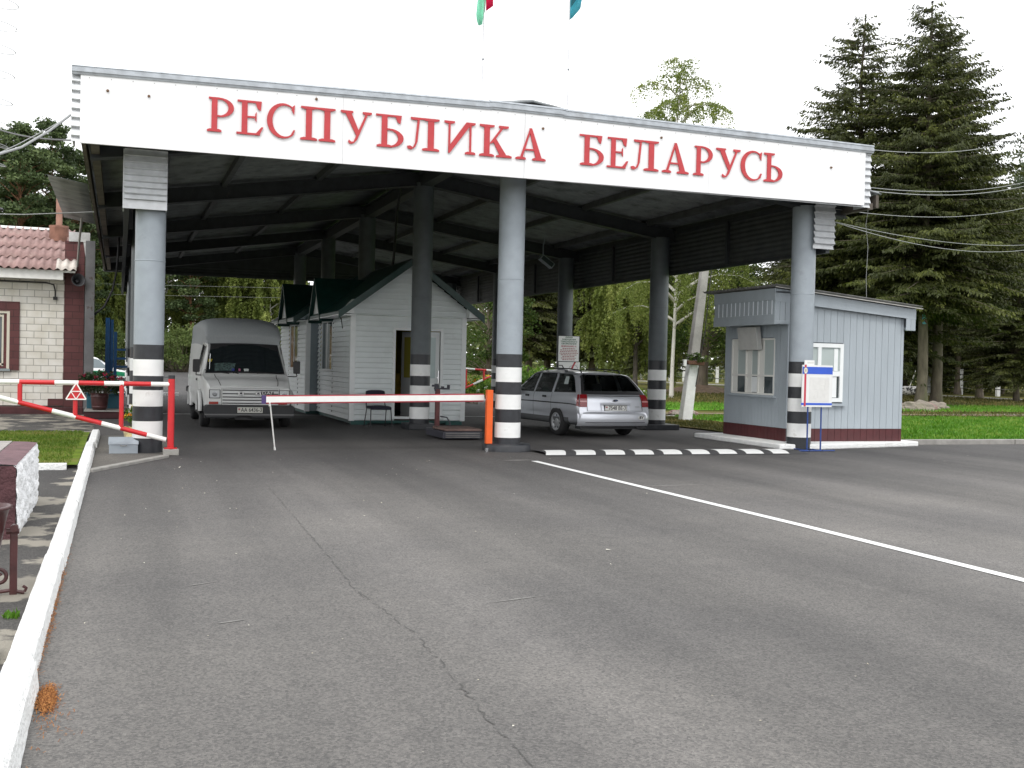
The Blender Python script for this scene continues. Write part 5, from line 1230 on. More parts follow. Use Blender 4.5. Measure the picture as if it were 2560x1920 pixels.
for s in (-1, 1):
    for q in WQ:
        mb = MB(); CL.patch(mb, s, 0,0,0,0, quad=q); w_ = mb.build('side_window', M_carglass, car)
        mb = MB(); frame(mb, s, q); mb.build('window_seal', M_black, w_)
    mb = MB(); CL.patch(mb, s, .5, 6.6, 2.95, 3.08, .012, 20); mb.build('side_moulding', M_lowdark, car)
    mb = MB(); CL.patch(mb, s, 1.2, 5.2, .55, 1.6, .006, 16); mb.build('sill_skirt', mat('grey_skirt', (.11,.115,.12), .5), car)
    for a in (2.35, 3.3):
        p = CL.pt(a, 3.75); mb = MB(); mb.obox((s*(p.x+.012), p.y, p.z), (.03,.16,.045)); mb.build('door_handle', M_black, car, bevel=.008)
    for a in (1.98, 2.98):   # door shut lines
        mb = MB(); CL.patch(mb, s, a, a+.012, 1.2, 4.15, .004, 6); mb.build('door_gap', M_black, car)
    # roof rail
    mb = MB(); pts = [CL.pt(a, 6.25)+Vector((0,0,.015+.05*min(1,5*min((a-.75), (3.3-a))))) for a in [.75+.085*k for k in range(31)]]
    mb.tube([(p.x*s,p.y,p.z) for p in pts], .014, 8); 
    q = CL.pt(2.0,6.25); mb.box(s*q.x-.02, s*q.x+.02, q.y-.04, q.y+.04, q.z-.0, q.z+.03); mb.build('roof_rail', M_black, car)
    # lamps: body corner wrapped
    mb = MB(); CL.patch(mb, s, .0, .62, 2.98, 4.0, .012, 8, quad=[(.0,2.95),(.55,2.95),(.35,4.05),(.0,4.1)])
    CL.cap(mb, 0, 3, 8, .05, .014, 2.95, 4.1, .80*s if s > 0 else -1, 1 if s > 0 else -.80)
    tl = mb.build('tail_light', M_taillight, car)
    mb = MB(); CL.patch(mb, s, .0, .5, 3.45, 3.6, .016, 6); CL.cap(mb, 0, 3, 4, .05, .018, 3.45, 3.6, .81 if s > 0 else -1, 1 if s > 0 else -.81); mb.build('clear_band', M_taillight2, tl)
    mb = MB(); mb.obox((s*.98,2.95,1.0), (.2,.1,.13)); mb.obox((s*.9,2.98,.96),(.12,.04,.04)); mb.build('door_mirror', M_black, car, bevel=.02)
    wheel(car, s*.805, .98, .32, .20, s, M_chrome if 0 else mat('grey_wheel_trim', (.42,.43,.44), .35, metal=.4), 7)
    wheel(car, s*.805, 3.72, .32, .20, s, MATS['grey_wheel_trim'], 7)
    for y in (.98, 3.72):
        mb = MB(); 
        for k in range(12):
            t0, t1 = pi*k/12, pi*(k+1)/12
            q = [(.8885*s, y+.345*cos(t), .31+.345*sin(t)) for t in (t0,t1)]+[(.8885*s, y+.30*cos(t), .31+.30*sin(t)) for t in (t1,t0)]
            mb.add(q, [(0,1,2,3)])
        for k in range(0):
            t0, t1 = pi*k/12, pi*(k+1)/12; mb.add([(.887*s,y,.2),(.887*s,y+.33*cos(t0),.31+.33*sin(t0)),(.887*s,y+.33*cos(t1),.31+.33*sin(t1))],[(0,1,2)])
        mb.build('wheel_arch', M_black, car)
# rear bumper, tailgate lines, plate, lettering
mb = MB(); mb.smooth = True
def bump(i, j):
    t = lerp(-1,1,i); x = .875*t; y = -.07+.13*abs(t)**6+.02*t*t; prof = [(.0,.27),(-.03,.31),(-.045,.36),(-.045,.50),(-.02,.565),(.03,.585)]
    k = j*5; a = min(int(k),4); f = k-a; return (x, y+.03+lerp(prof[a][0],prof[a+1][0],f), lerp(prof[a][1],prof[a+1][1],f))
mb.grid(30, 10, bump); bp_ = mb.build('rear_bumper', M_silver, car)
mb = MB(); mb.smooth = True; mb.grid(24, 1, lambda i, j: (.84*lerp(-1,1,i), -.097+.02*lerp(-1,1,i)**2+.13*abs(lerp(-1,1,i))**6, .345+.012*j)); mb.build('bumper_groove', M_lowdark, bp_)
mb = MB(); mb.box(-.8,.8,.06,.3,.2,.30); mb.cyl((.55,-.02,.24),(.55,.3,.24),.025,n=10); mb.build('underside', M_lowdark, car)
mb = MB()
for s in (-1,1): CL.cap(mb, 0, 1, 10, .05, .0075, 2.5, 4.0, .795*s-.006, .795*s+.006)
CL.cap(mb, 0, 12, 1, .05, .0075, 2.46, 2.5, -.8, .8); CL.cap(mb, 0, 12, 1, .05, .0085, 3.98, 4.03, -.97, .97); mb.build('tailgate_gap', M_black, car)
mb = MB(); mb.box(-.36,.36,-.035,.03,.735,.785); mb.box(-.36,-.335,-.02,.04,.60,.74); mb.box(.335,.36,-.02,.04,.60,.74); mb.build('plate_trim', M_silver, car, bevel=.012)
mb = MB(); mb.box(-.275,.275,-.018,.0,.60,.73); mb.build('plate_frame', M_black, car)
mb = MB(); mb.box(-.262,.262,-.024,-.018,.61,.722); pl_ = mb.build('number_plate', M_plate, car)
text('plate_text', '7548 BE-3', .125, face_matrix((.035,-.0255,.665), (1,0,0), (0,0,1)), M_ink, pl_, sx=.82, bold=.001)
mb = MB(); mb.box(-.25,-.205,-.0265,-.0245,.675,.70); mb.build('plate_flag', M_rink, pl_); 
mb = MB(); mb.prism([(.045*cos(t*pi/12), .835+.022*sin(t*pi/12)) for t in range(24)], -.03, .01, 'y'); em = mb.build('badge', M_ink, car)
mb = MB(); mb.prism([(.036*cos(t*pi/12), .835+.014*sin(t*pi/12)) for t in range(24)], -.033, -.0305, 'y'); mb.build('badge_face', mat('badge_blue', (.05,.07,.13), .3), em)
mb = MB(); mb.prism([(.60+.07*cos(t*pi/12), .455+.05*sin(t*pi/12)) for t in range(24)], -.088, -.06, 'y'); ov_ = mb.build('country_oval', M_plate, car)
text('country_code', 'BY', .085, face_matrix((.60,-.0895,.456), (1,0,0), (0,0,1)), M_ink, ov_, bold=.003)
mb = MB(); mb.cyl((0,-.01,.575),(0,.03,.575),.018,n=10); mb.build('lock_button', M_black, car)
mb = MB(); mb.box(.5,.6,.0,.02,.69,.7); mb.build('model_lettering', M_wire, car)
mb = MB(); mb.tube([(-.0,.10,.97),(.02,.2,1.03),(.25,.13,.985)], .008, 6); mb.build('rear_wiper', M_black, car)
mb = MB(); mb.box(-.03,.03,.555,.6,1.40,1.415); mb.build('brake_lamp', M_taillight, car)
CLpaper = MB(); CL.patch(CLpaper, -1, 1.25, 1.5, 4.6, 5.2, .010, 3); CLpaper.build('paper_sticker', M_curtain, car)
# --- white high-roof van: y = 0 at the front bumper, rear towards +y
van = thing('delivery_van', 'dusty white high-roof delivery van facing the viewer, waiting behind the barrier', 'van', (-3.80,5.72,0))
VL = Loft([
 [(.5,.12,.42),(.80,.10,.50),(.83,.08,.62),(.84,.08,.76),(.82,.10,.87),(.78,.14,.905),(.6,.12,.915),(0,.10,.925)],
 [(.5,.40,.36),(.86,.40,.44),(.90,.36,.62),(.905,.36,.80),(.88,.38,.98),(.80,.40,1.015),(.6,.38,1.03),(0,.36,1.045)],
 [(.5,.98,.34),(.90,.98,.40),(.955,.98,.62),(.955,.98,.86),(.93,.98,1.12),(.855,.985,1.15),(.6,.98,1.165),(0,.97,1.17)],
 [(.5,1.55,.34),(.92,1.55,.40),(.975,1.55,.62),(.975,1.55,.90),(.945,1.50,1.20),(.79,1.44,1.76),(.70,1.43,1.80),(0,1.42,1.82)],
 [(.5,1.62,.34),(.92,1.62,.40),(.98,1.62,.62),(.98,1.62,.92),(.955,1.60,1.22),(.81,1.54,1.83),(.77,1.50,2.03),(0,1.46,2.08)],
 [(.5,2.10,.34),(.92,2.10,.40),(.985,2.10,.62),(.985,2.10,.92),(.965,2.10,1.25),(.87,2.05,1.92),(.77,1.95,2.28),(0,1.88,2.36)],
 [(.5,3.2,.34),(.92,3.2,.40),(.99,3.2,.62),(.99,3.2,.92),(.975,3.2,1.25),(.91,3.2,1.97),(.80,3.2,2.38),(0,3.2,2.47)],
 [(.5,4.9,.34),(.92,4.9,.40),(.99,4.9,.62),(.99,4.9,.92),(.975,4.9,1.25),(.91,4.9,1.97),(.80,4.9,2.36),(0,4.9,2.44)]])
mb = MB(); VL.shell(mb, 8, 5); VL.cap(mb, 0, 8, 3, .02); VL.cap(mb, 7, 8, 3, .02, sgn=-1)
# the roof moulding is matt grey: its faces take the second material
for k, f in enumerate(mb.f):
    c = sum((mb.v[i] for i in f), Vector())/len(f)
    if c.z > 1.80 and c.y > 1.30: mb.mi[k] = 1
body = mb.build('body', [M_vanwhite, M_vanroof], van)
def vquad(a, b_, c, d, off, n=6, bulge=.0):
    mb = MB(); mb.smooth = True
    a, b_, c, d = [Vector(p) for p in (a,b_,c,d)]; nn = (b_-a).cross(d-a).normalized()
    if nn.y > 0: nn = -nn
    mb.grid(n, n, lambda i, j: a.lerp(b_,i).lerp(d.lerp(c,i),j)+nn*(off+bulge*(1-(2*i-1)**2)))
    return mb
vquad((-.86,.985,1.16),(.86,.985,1.16),(.735,1.375,1.815),(-.735,1.375,1.815),.02,8,.04).build('windscreen_seal', M_black, van)
vquad((-.83,.99,1.185),(.83,.99,1.185),(.705,1.365,1.785),(-.705,1.365,1.785),.027,8,.04).build('windscreen', M_glass, van)
# things that show in the lower windscreen
vquad((-.66,.99,1.20),(-.16,.99,1.20),(-.12,1.09,1.37),(-.66,1.09,1.37),.034,4,.036).build('dash_cloth', mat('teal_dash_cloth', (.05,.085,.08), .8, var=.9, vscale=25), van)
for (x0,x1,c,nm) in ((-.33,-.22,(.02,.03,.2),'blue_card'),(-.17,-.09,(.3,.08,.16),'pink_card'),(-.08,.11,(.42,.45,.44),'white_card')):
    vquad((x0,.99,1.195),(x1,.99,1.195),(x1,1.02,1.25),(x0,1.02,1.25),.045,2,.03).build(nm, mat(nm, c, .6), van)
mb = MB(); mb.tube([(.24+.21*cos(t*pi/10), 1.05+.06*sin(t*pi/10), 1.20+.17*max(0,sin(t*pi/10))) for t in range(11)], .012, 6); mb.build('steering_wheel', M_lowdark, van)
for s in (-1, 1):
    mb = MB(); mb.tube([(s*.1-.25,.955,1.17),(s*.1-.62+.15*s,1.0,1.24)], .011, 6); mb.build('wiper', M_black, van)
    mb = MB(); mb.tube([(s*.26,.93,1.19),(s*.26,.965,1.205)], .016, 6); mb.build('washer_jet', M_black, van)
vquad((-.83,1.03,1.20),(-.78,1.03,1.20),(-.73,1.37,1.78),(-.77,1.37,1.78),.036,2).build('screen_pillar_strip', M_wire, van)
mb = vquad((-.80,1.10,1.40),(-.72,1.10,1.40),(-.70,1.13,1.46),(-.78,1.13,1.46),.05,2); mb.build('yellow_sticker', mat('yellow_sticker', (.35,.28,.02), .6), van)
# grille, lamps, bumper
mb = MB(); mb.box(-.84,.84,.03,.12,.515,.885); gr = mb.build('front_panel', M_vanwhite, van, bevel=.015)
mb = MB()
for z in (.83,.755,.685,.62,.555): mb.box(-.565,.60,.024,.032,z-.011,z+.011)
mb.build('grille_slots', M_black, gr)
mb = MB(); mb.box(-.585,-.578,.024,.031,.52,.87); mb.box(.615,.622,.024,.031,.52,.87); mb.box(-.57,.60,.0265,.0315,.865,.871); mb.build('panel_gaps', M_lowdark, gr)
for x in (-.185,.175):
    mb = MB(); mb.box(x-.058,x+.058,.012,.03,.72,.80); b_ = mb.build('badge', M_chrome, gr, bevel=.01)
    mb = MB(); mb.prism([(x-.04,.745),(x+.04,.745),(x+.02,.77),(x,.79),(x-.02,.77)], .008, .0115, 'y'); mb.build('badge_mark', M_ink, b_)
mb = MB(); mb.box(.24,.50,.016,.03,.74,.81); bd = mb.build('maker_plate', M_lowdark, gr)
text('maker_letters', 'DAF', .085, face_matrix((.37,.0145,.776), (1,0,0), (0,0,1)), M_plate, bd, sx=1.5)
for s in (-1, 1):
    mb = MB(); mb.box(s*.725-.115,s*.725+.115,.016,.05,.655,.84); hl = mb.build('headlight', M_lowdark, van, bevel=.008)
    mb = MB(); mb.box(s*.725-.10,s*.725+.10,.010,.0155,.668,.828); mb.build('lens', M_lampglass, hl, bevel=.008)
    T = Matrix.Translation((s*.725,.009,.745)) @ Matrix.Rotation(radians(90),4,'X')
    mb = MB(T); mb.lathe([(.0,.0),(.03,.002),(.05,.0),(.06,-.004)], (0,0,0), 18); mb.build('bulb_shield', mat('lamp_inner_grey', (.25,.26,.27), .2, metal=.6), hl)
    mb = MB(); mb.box(s*.72-.12,s*.72+.07,.012,.04,.53,.585); mb.build('indicator', mat('amber_red_lens', (.28,.03,.02), .25), van, bevel=.006)
    mb = MB(); mb.box(s*.72+.075,s*.72+.115,.014,.04,.535,.58); mb.build('side_lens', M_lampglass, van)
    # cab door window, mirror, arch
    mb = MB(); VL.patch(mb, s, 0,0,0,0, .012, quad=[(2.72,4.15),(4.55,4.25),(4.5,4.95),(3.15,4.9)]); mb.build('door_window_seal', mat('pale_seal', (.4,.4,.37), .6), van)
    mb = MB(); VL.patch(mb, s, 0,0,0,0, .018, quad=[(2.95,4.22),(4.45,4.3),(4.4,4.88),(3.2,4.84)]); mb.build('door_window', M_glass, van)
    mb = MB(); VL.patch(mb, s, 2.3, 2.315, 1.2, 4.2, .006, 6); VL.patch(mb, s, 4.75, 4.765, 1.2, 5.2, .006, 6); mb.build('door_gap', M_lowdark, van)
    mx = 1.05 if s < 0 else 1.12
    mb = MB(); mb.box(s*mx-.075,s*mx+.075,.92,1.0,1.19,1.47); mo = mb.build('door_mirror', M_black, van, bevel=.02)
    mb = MB(); mb.tube([(s*.9,1.15,1.12),(s*mx,.97,1.13),(s*mx,.96,1.3)], .014, 6); mb.build('mirror_arm', M_black, mo)
    for (y, nm) in ((.95,'f'),(4.0,'r')):
        mb = MB(); mb.tube([(s*.985,y+.42*cos(t*pi/14),.36+.42*sin(t*pi/14)) for t in range(15)], .045, 8); mb.build('wheel_arch', M_vanwhite, van)
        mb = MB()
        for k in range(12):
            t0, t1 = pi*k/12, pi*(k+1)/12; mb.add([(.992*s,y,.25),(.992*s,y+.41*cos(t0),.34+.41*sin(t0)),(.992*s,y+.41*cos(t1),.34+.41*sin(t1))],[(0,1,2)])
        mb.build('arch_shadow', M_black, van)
        wheel(van, s*.86, y, .335, .20, s, M_lowdark, 5)
    mb = MB(); VL.patch(mb, s, 5.4, 6.8, 2.2, 2.5, .012, 6); mb.build('side_strip', M_vanwhite, van)
    mb = MB(); mb.obox((s*.985,1.75,1.02),(.04,.16,.05)); mb.build('door_handle', M_black, van, bevel=.01)
    mb = MB(); mb.obox((s*1.0,4.75,.72),(.08,.3,.14)); mb.build('corner_buffer', M_black, van, bevel=.03)
mb = MB(); mb.smooth = False
mb.prism([(-.93,.30),(-.90,.24),(-.30,.24),(-.2,.31),(-.05,.31),(.06,.24),(.90,.24),(.94,.30),(.95,.47),(.90,.515),(-.90,.515),(-.95,.47)], -.05, .18, 'y'); 
bpv = mb.build('front_bumper', M_lowdark, van, bevel=.02)
mb = MB(); mb.box(-.93,.93,-.058,-.048,.30,.33); mb.build('bumper_strip', mat('bumper_grey', (.13,.13,.13), .6), bpv)
mb = MB(); mb.box(-.9,.9,.2,4.8,.22,.36); mb.box(-.3,.3,.1,1.0,.2,.3); mb.build('underside', M_black, van)
mb = MB(); mb.box(-.262,.262,-.072,-.060,.355,.475); bmp = mb.build('number_plate', mat('old_plate', (.5,.5,.45), .5), van)
bmp.location.x = .0
text('plate_text', 'AA 6436-3', .12, face_matrix((.03,-.074,.415), (1,0,0), (0,0,1)), M_ink, bmp, sx=.83, bold=.001)
mb = MB(); mb.box(-.245,-.205,-.0735,-.0722,.41,.45); mb.build('plate_mark', M_pink, bmp)
mb = MB()   # bonnet shut lines
for s in (-1,1): VL.patch(mb, s, .05, 1.95, 5.9, 5.93, .006, 12, quad=[(.05,6.0),(1.95,5.8),(1.95,5.84),(.05,6.04)])
mb.build('bonnet_gap', M_lowdark, van)
mb = MB(); mb.tube([(-.77,1.0,1.2),(-.755,1.03,1.6)], .006, 6); mb.build('aerial', M_chrome, van)
# --- police car, mostly hidden
pc = thing('patrol_car', 'white saloon with a green side band, half hidden behind the flowers on the left', 'car', (-7.6,31,0))
QL = Loft([[(.45,-2.05,.32),(.70,-2.05,.4),(.78,-2.08,.55),(.78,-2.05,.72),(.72,-2.0,.86),(.6,-1.95,.9),(.45,-1.9,.92),(0,-1.9,.93)],
 [(.5,-1.2,.26),(.80,-1.2,.34),(.85,-1.2,.55),(.85,-1.2,.75),(.81,-1.2,.92),(.72,-1.1,.96),(.6,-1.0,.98),(0,-.95,.99)],
 [(.5,-.6,.26),(.80,-.6,.34),(.85,-.6,.55),(.85,-.6,.75),(.82,-.65,.92),(.66,-.42,1.28),(.56,-.35,1.35),(0,-.32,1.38)],
 [(.5,.5,.26),(.80,.5,.34),(.85,.5,.55),(.85,.5,.75),(.82,.55,.92),(.66,.35,1.28),(.56,.3,1.36),(0,.28,1.39)],
 [(.5,1.15,.26),(.80,1.15,.34),(.85,1.15,.55),(.85,1.15,.73),(.80,1.15,.88),(.72,1.05,.92),(.6,1.0,.94),(0,.95,.95)],
 [(.45,2.05,.32),(.68,2.05,.4),(.76,2.05,.52),(.76,2.05,.65),(.70,2.05,.74),(.6,2.02,.76),(.45,2.0,.77),(0,2.0,.78)]])
pc.rotation_euler.z = radians(-90)
mb = MB(); QL.shell(mb); QL.cap(mb, 0, 8, 3, .04); QL.cap(mb, 5, 8, 3, .04, sgn=-1); mb.build('body', M_panel, pc)
for s in (-1, 1):
    mb = MB(); QL.patch(mb, s, .3, 4.9, 2.6, 3.7, .008, 14); mb.build('green_band', mat('patrol_green', (.01,.2,.09), .3), pc)
    mb = MB(); QL.patch(mb, s, 0,0,0,0, .008, quad=[(1.75,4.15),(2.45,4.15),(2.45,5.4),(2.05,5.3)]); QL.patch(mb, s, 0,0,0,0, .008, quad=[(2.55,4.15),(3.35,4.15),(3.05,5.3),(2.55,5.4)]); mb.build('side_window', mat('light_car_glass', (.16,.2,.22), .08), pc)
    for y in (-1.25, 1.3): wheel(pc, s*.77, y, .3, .18, s, M_chrome, 6)
mb = MB(); QL.patch(mb, 1, 3.1, 3.9, 5.4, 7, .008, 6); QL.patch(mb, -1, 3.1, 3.9, 5.4, 7, .008, 6); mb.build('windscreen', MATS['light_car_glass'], pc)
# ------------------------------------------------------------------ trees and plants
import numpy as np
def foliage_obj(name, C, D, l, w, tone, m, parent=None, seed=0):
    """many small rhombic leaves: centres C, long axes D, lengths l, widths w, tone 0..1"""
    rng = np.random.default_rng(seed)
    C = np.asarray(C, float); n = len(C); D = np.asarray(D, float)
    D /= np.linalg.norm(D, axis=1, keepdims=True)+1e-9
    Rv = rng.normal(size=(n,3)); W = np.cross(D, Rv); W /= np.linalg.norm(W, axis=1, keepdims=True)+1e-9
    l = np.broadcast_to(l, (n,))[:,None]; w = np.broadcast_to(w, (n,))[:,None]
    V = np.stack([C-D*l/2, C+W*w/2+D*l*.08, C+D*l/2, C-W*w/2+D*l*.08], 1).reshape(-1,3)
    me = bpy.data.meshes.new(name); me.vertices.add(4*n); me.vertices.foreach_set('co', V.astype(np.float32).ravel())
    me.loops.add(4*n); me.loops.foreach_set('vertex_index', np.arange(4*n, dtype=np.int32))
    me.polygons.add(n); me.polygons.foreach_set('loop_start', np.arange(0,4*n,4, dtype=np.int32))
    me.materials.append(m)
    a = me.attributes.new('tone','FLOAT','FACE'); a.data.foreach_set('value', np.clip(tone,0,1).astype(np.float32))
    me.update(calc_edges=True)
    o = bpy.data.objects.new(name, me); col.objects.link(o)
    if parent is not None: o.parent = parent
    return o
M_bark = mat('spruce_bark', (.15,.125,.095), .95, var=.45, vscale=5, stretch=(1,1,.3), bump=1, bscale=18, dirt=(.09,.10,.04), dirtscale=1.2, dirtlo=.5, dirthi=.7)
M_pinebark = mat('pine_bark', (.22,.11,.06), .95, var=.4, vscale=4, stretch=(1,1,.3), bump=.6, bscale=14)
M_birchbark = mat('birch_bark', (.62,.6,.55), .8, var=.12, vscale=3, bump=.3, bscale=30, dirt=(.03,.028,.025), dirtscale=2.3, dirtlo=.6, dirthi=.63)
L_spruce = leaf_mat('spruce_needles', (.024,.030,.008), (.075,.092,.019), (.14,.155,.03), trans=.12)
L_birch = leaf_mat('birch_leaves', (.10,.14,.03), (.27,.33,.075), (.44,.48,.15), trans=.4)
L_oak = leaf_mat('broad_leaves', (.03,.06,.012), (.075,.13,.022), (.13,.19,.035), trans=.35)
L_pine = leaf_mat('pine_needles', (.04,.065,.025), (.10,.145,.052), (.16,.21,.08), trans=.15)
L_grey = leaf_mat('silver_leaves', (.06,.085,.045), (.13,.16,.085), (.2,.22,.13), trans=.4)
def trunk_tube(mb, pts, r0, r1, n=10):
    k = len(pts)-1; mb.tube(pts, [lerp(r0,r1,(i/k)**.8) for i in range(k+1)], n, caps=True)

def spruce_mesh(h, cb, rmax, seed, dens=1., lean=(0,0), r0=.26, leafm=None):
    rng = np.random.default_rng(seed); r_ = random.Random(seed)
    o = thing('spruce_tree', '', '')
    ax = lambda z: Vector((lean[0]*z/h*h*.0+lean[0]*z, lean[1]*z, 0)) + Vector((.06*sin(z*.7+seed), .06*cos(z*.6+seed), 0))
    mb = MB(); pts = [ax(z)+Vector((0,0,z)) for z in np.linspace(0, h*.985, 22)]
    rr_ = [max(.02, r0*(1-.92*i/21)**.9)*(1.35 if i == 0 else 1) for i in range(22)]; mb.tube(pts, rr_, 12)
    C=[];D=[];T=[];LN=[]
    z = cb
    while z < h-.15:
        f = (h-z)/(h-cb); R_ = rmax*(f**.6)*(.55+.45*min(1,(z-cb)/2.5+.4)) + .12
        nb = int(8+6*f*dens)
        for k in range(nb):
            az = r_.uniform(0, 2*pi); L_ = R_*r_.uniform(.55,1.18) if r_.random() > .12 else R_*r_.uniform(.25,.6)
            d = np.array([cos(az), sin(az), 0.]); side = np.array([-sin(az), cos(az), 0.])
            z0 = z+r_.uniform(-.2,.2); dr = r_.uniform(.18,.42)*(1.15-.9*(1-f)); up = r_.uniform(.05,.28)*(1-f)+.02
            b0 = np.array(ax(z0)) + np.array([0,0,z0])
            pos = lambda t: b0 + d*(L_*t) + np.array([0,0,L_*(up*2*t-(dr+up)*t*t*1.0+.16*t**4)])
            bt = r_.random(); nt = max(3, int(L_*6.5*dens))
            if L_ > .9 and r_.random() < .8: mb.tube([pos(t) for t in (0,.3,.6,.85)], [.035*L_/3+.012,.028*L_/3+.009,.016,.006], 4, caps=False)
            for i in range(nt):
                t = .16+.84*(i+r_.random()*.6)/nt
                p = pos(min(t,1)); tl = (.12+.30*L_*(1.06-t))*r_.uniform(.6,1.1)
                for s in (-1,1):
                    td = d*r_.uniform(.35,.8)+side*s*r_.uniform(.6,1.)+np.array([0,0,r_.uniform(-.35,.08)]); td /= np.linalg.norm(td)
                    m_ = max(2, int(tl/.095))
                    for q in range(m_):
                        c = p+td*tl*(q+.5)/m_+np.array([0,0,-.10*tl*(q/m_)**2])
                        hang = r_.uniform(.05,1.25)
                        C.append(c+np.array([0,0,-.06*hang])+np.array([r_.gauss(0,.02),r_.gauss(0,.02),0])); D.append(td*(1.15-.6*hang)+np.array([0,0,-hang])+d*.25); T.append(bt*.5+r_.random()*.38); LN.append(r_.uniform(.12,.25))
        z += r_.uniform(.22,.40)*(1.15 if dens < 1 else 1)
    # leader
    for q in range(30):
        zz = h-.9*r_.random(); a = r_.uniform(0,2*pi); C.append(np.array(ax(zz))+np.array([0,0,zz])); D.append([cos(a)*.7,sin(a)*.7,r_.uniform(.2,.9)]); T.append(.5); LN.append(.22)
    mb.build('trunk', M_bark, o)
    LN = np.array(LN)*(1. if dens >= 1 else 1.25)
    foliage_obj('crown', C, D, LN, LN*.36, np.array(T), leafm or L_spruce, o, seed)
    return o
def birch_mesh(h, cb, rmax, seed, weep=1., lean=0, n_br=46, leafm=None, leaf=.115, top_thin=True, bark=None, r0=.17):
    r_ = random.Random(seed); o = thing('birch_tree', '', '')
    ax = lambda z: Vector((lean*z+.12*sin(z*.45+seed), .12*cos(z*.37+seed*2)-.12*cos(seed*2), z))
    mb = MB(); pts = [ax(h*.97*i/18) for i in range(19)]; mb.tube(pts, [max(.012, r0*(1-.95*i/18))*(1.25 if i==0 else 1) for i in range(19)], 12)
    C=[];D=[];T=[]
    for k in range(n_br):
        f = (k+r_.random())/n_br; z0 = lerp(cb, h*.95, f**.9); az = k*2.4+r_.uniform(-.5,.5)
        env = rmax*(.05+.95*min(1,(1-f)*2.0)**.8)*(.75+.25*min(1,f*4)); L_ = env*r_.uniform(.6,1.15)
        d = Vector((cos(az), sin(az), 0)); p0 = ax(z0)
        pos = lambda t: p0 + d*(L_*t) + Vector((0,0,L_*(.85*t-.75*t*t)))
        mb.tube([pos(t) for t in (0,.25,.5,.75,1)], [.045*L_/2+.01,.032*L_/2+.008,.02,.012,.006], 5, caps=False)
        bt = r_.random()
        ns = max(4, int(L_*6))
        for i in range(ns):
            t = .22+.8*(i+r_.random())/ns; q = pos(min(1.05,t)); a2 = az+r_.uniform(-1.5,1.5); out = Vector((cos(a2),sin(a2),0))
            sl_ = r_.uniform(.5,1.)*(.5+weep*2.1*(1-f*.65)); ol = r_.uniform(.15,.6); st = r_.random()
            m_ = int(sl_/.085)+4
            for e in range(m_):
                u = e/m_; c = q+out*(ol*min(1,u*2.2))+Vector((.04*sin(e+k),.04*cos(e*1.3),.12*min(1,u*3)-sl_*u*u*.35-sl_*.65*u))
                for _ in range(3):
                    C.append(c+Vector((r_.gauss(0,.07),r_.gauss(0,.07),r_.gauss(0,.06)))); D.append((r_.gauss(0,.6),r_.gauss(0,.6),-r_.uniform(.1,1.2))); T.append(.32*bt+.25*st+.43*r_.random())
    mb.build('trunk', bark or M_birchbark, o)
    rng = np.random.default_rng(seed); l = leaf*rng.uniform(.75,1.35,len(C))
    foliage_obj('crown', C, D, l, l*.68, np.array(T), leafm or L_birch, o, seed)
    return o
def clump_tree(name, h, cb, rmax, seed, n_cl=70, per=130, leafm=None, bark=None, leaf=.2, flat=.55, r0=.2, lean=0, shape=.5, clr=.9, limbs=True):
    r_ = random.Random(seed); rng = np.random.default_rng(seed); o = thing(name, '', '')
    ax = lambda z: Vector((lean*z+.15*sin(z*.3+seed), .15*cos(z*.33+seed)-.15*cos(seed), z))
    mb = MB(); pts = [ax(h*.95*i/14) for i in range(15)]; mb.tube(pts, [max(.02, r0*(1-.9*i/14))*(1.35 if i==0 else 1) for i in range(15)], 10)
    Cs=[];Ds=[];Ts=[]
    for k in range(n_cl):
        f = r_.random()**.9; z = lerp(cb, h-.3, f); env = rmax*(max(.08, sin(pi*(f*(1-shape*.4)+shape*.4)))**.6)
        a = k*2.39996+r_.uniform(-.4,.4); rad = env*sqrt(r_.uniform(.05,1.)); c = ax(z)+Vector((cos(a)*rad, sin(a)*rad, r_.uniform(-.3,.3)))
        if limbs: mb.tube([ax(max(cb*.7, z-rad*.55)), ax(z-rad*.2).lerp(c,.5)+Vector((0,0,-.1)), c], [.03+.012*rad,.02+.006*rad,.008], 4, caps=False)
        s_ = clr*r_.uniform(.6,1.25); n = int(per*r_.uniform(.6,1.3)); ct = r_.random()
        g = rng.normal(size=(n,3)); g /= np.linalg.norm(g,axis=1,keepdims=True); g *= (rng.random((n,1))**.4)*s_*np.array([1,1,flat])
        Cs.append(g+np.array(c)); Ds.append(rng.normal(size=(n,3))*np.array([1,1,.7])+g*.6); Ts.append(.45*ct+.55*rng.random(n))
    mb.build('trunk', bark or M_bark, o)
    C = np.concatenate(Cs); l = leaf*rng.uniform(.7,1.3,len(C))
    foliage_obj('crown', C, np.concatenate(Ds), l, l*.6, np.concatenate(Ts), leafm or L_oak, o, seed)
    return o
CAMX, CAMY = -6.434, -18.084; TH = .344996
def spot(t, D):     # ground point at lateral ratio t and distance D along the street axis of the view
    X = t*D; return (CAMX + X*cos(TH)+D*sin(TH), CAMY - X*sin(TH)+D*cos(TH), 0)
def plant(o, t, D, rz, s, label, cat, group=None, z=0, sz=None):
    o.location = (*spot(t, D)[:2], z-.03); o.rotation_euler = (0,0,rz); o.scale = (s,s,sz or s)
    o['label'] = label; o['category'] = cat
    if group: o['group'] = group
    return o
px = lambda x: (x-1280)/2736.
G1 = 'spruces on the right beyond the kiosk'
sA = plant(spruce_mesh(18.8, 4.6, 5.4, 1, 1.15), px(2302), 51, 0, 1, 'tall spruce with a bare grey trunk ringed by stones, right of the kiosk', 'tree', G1)
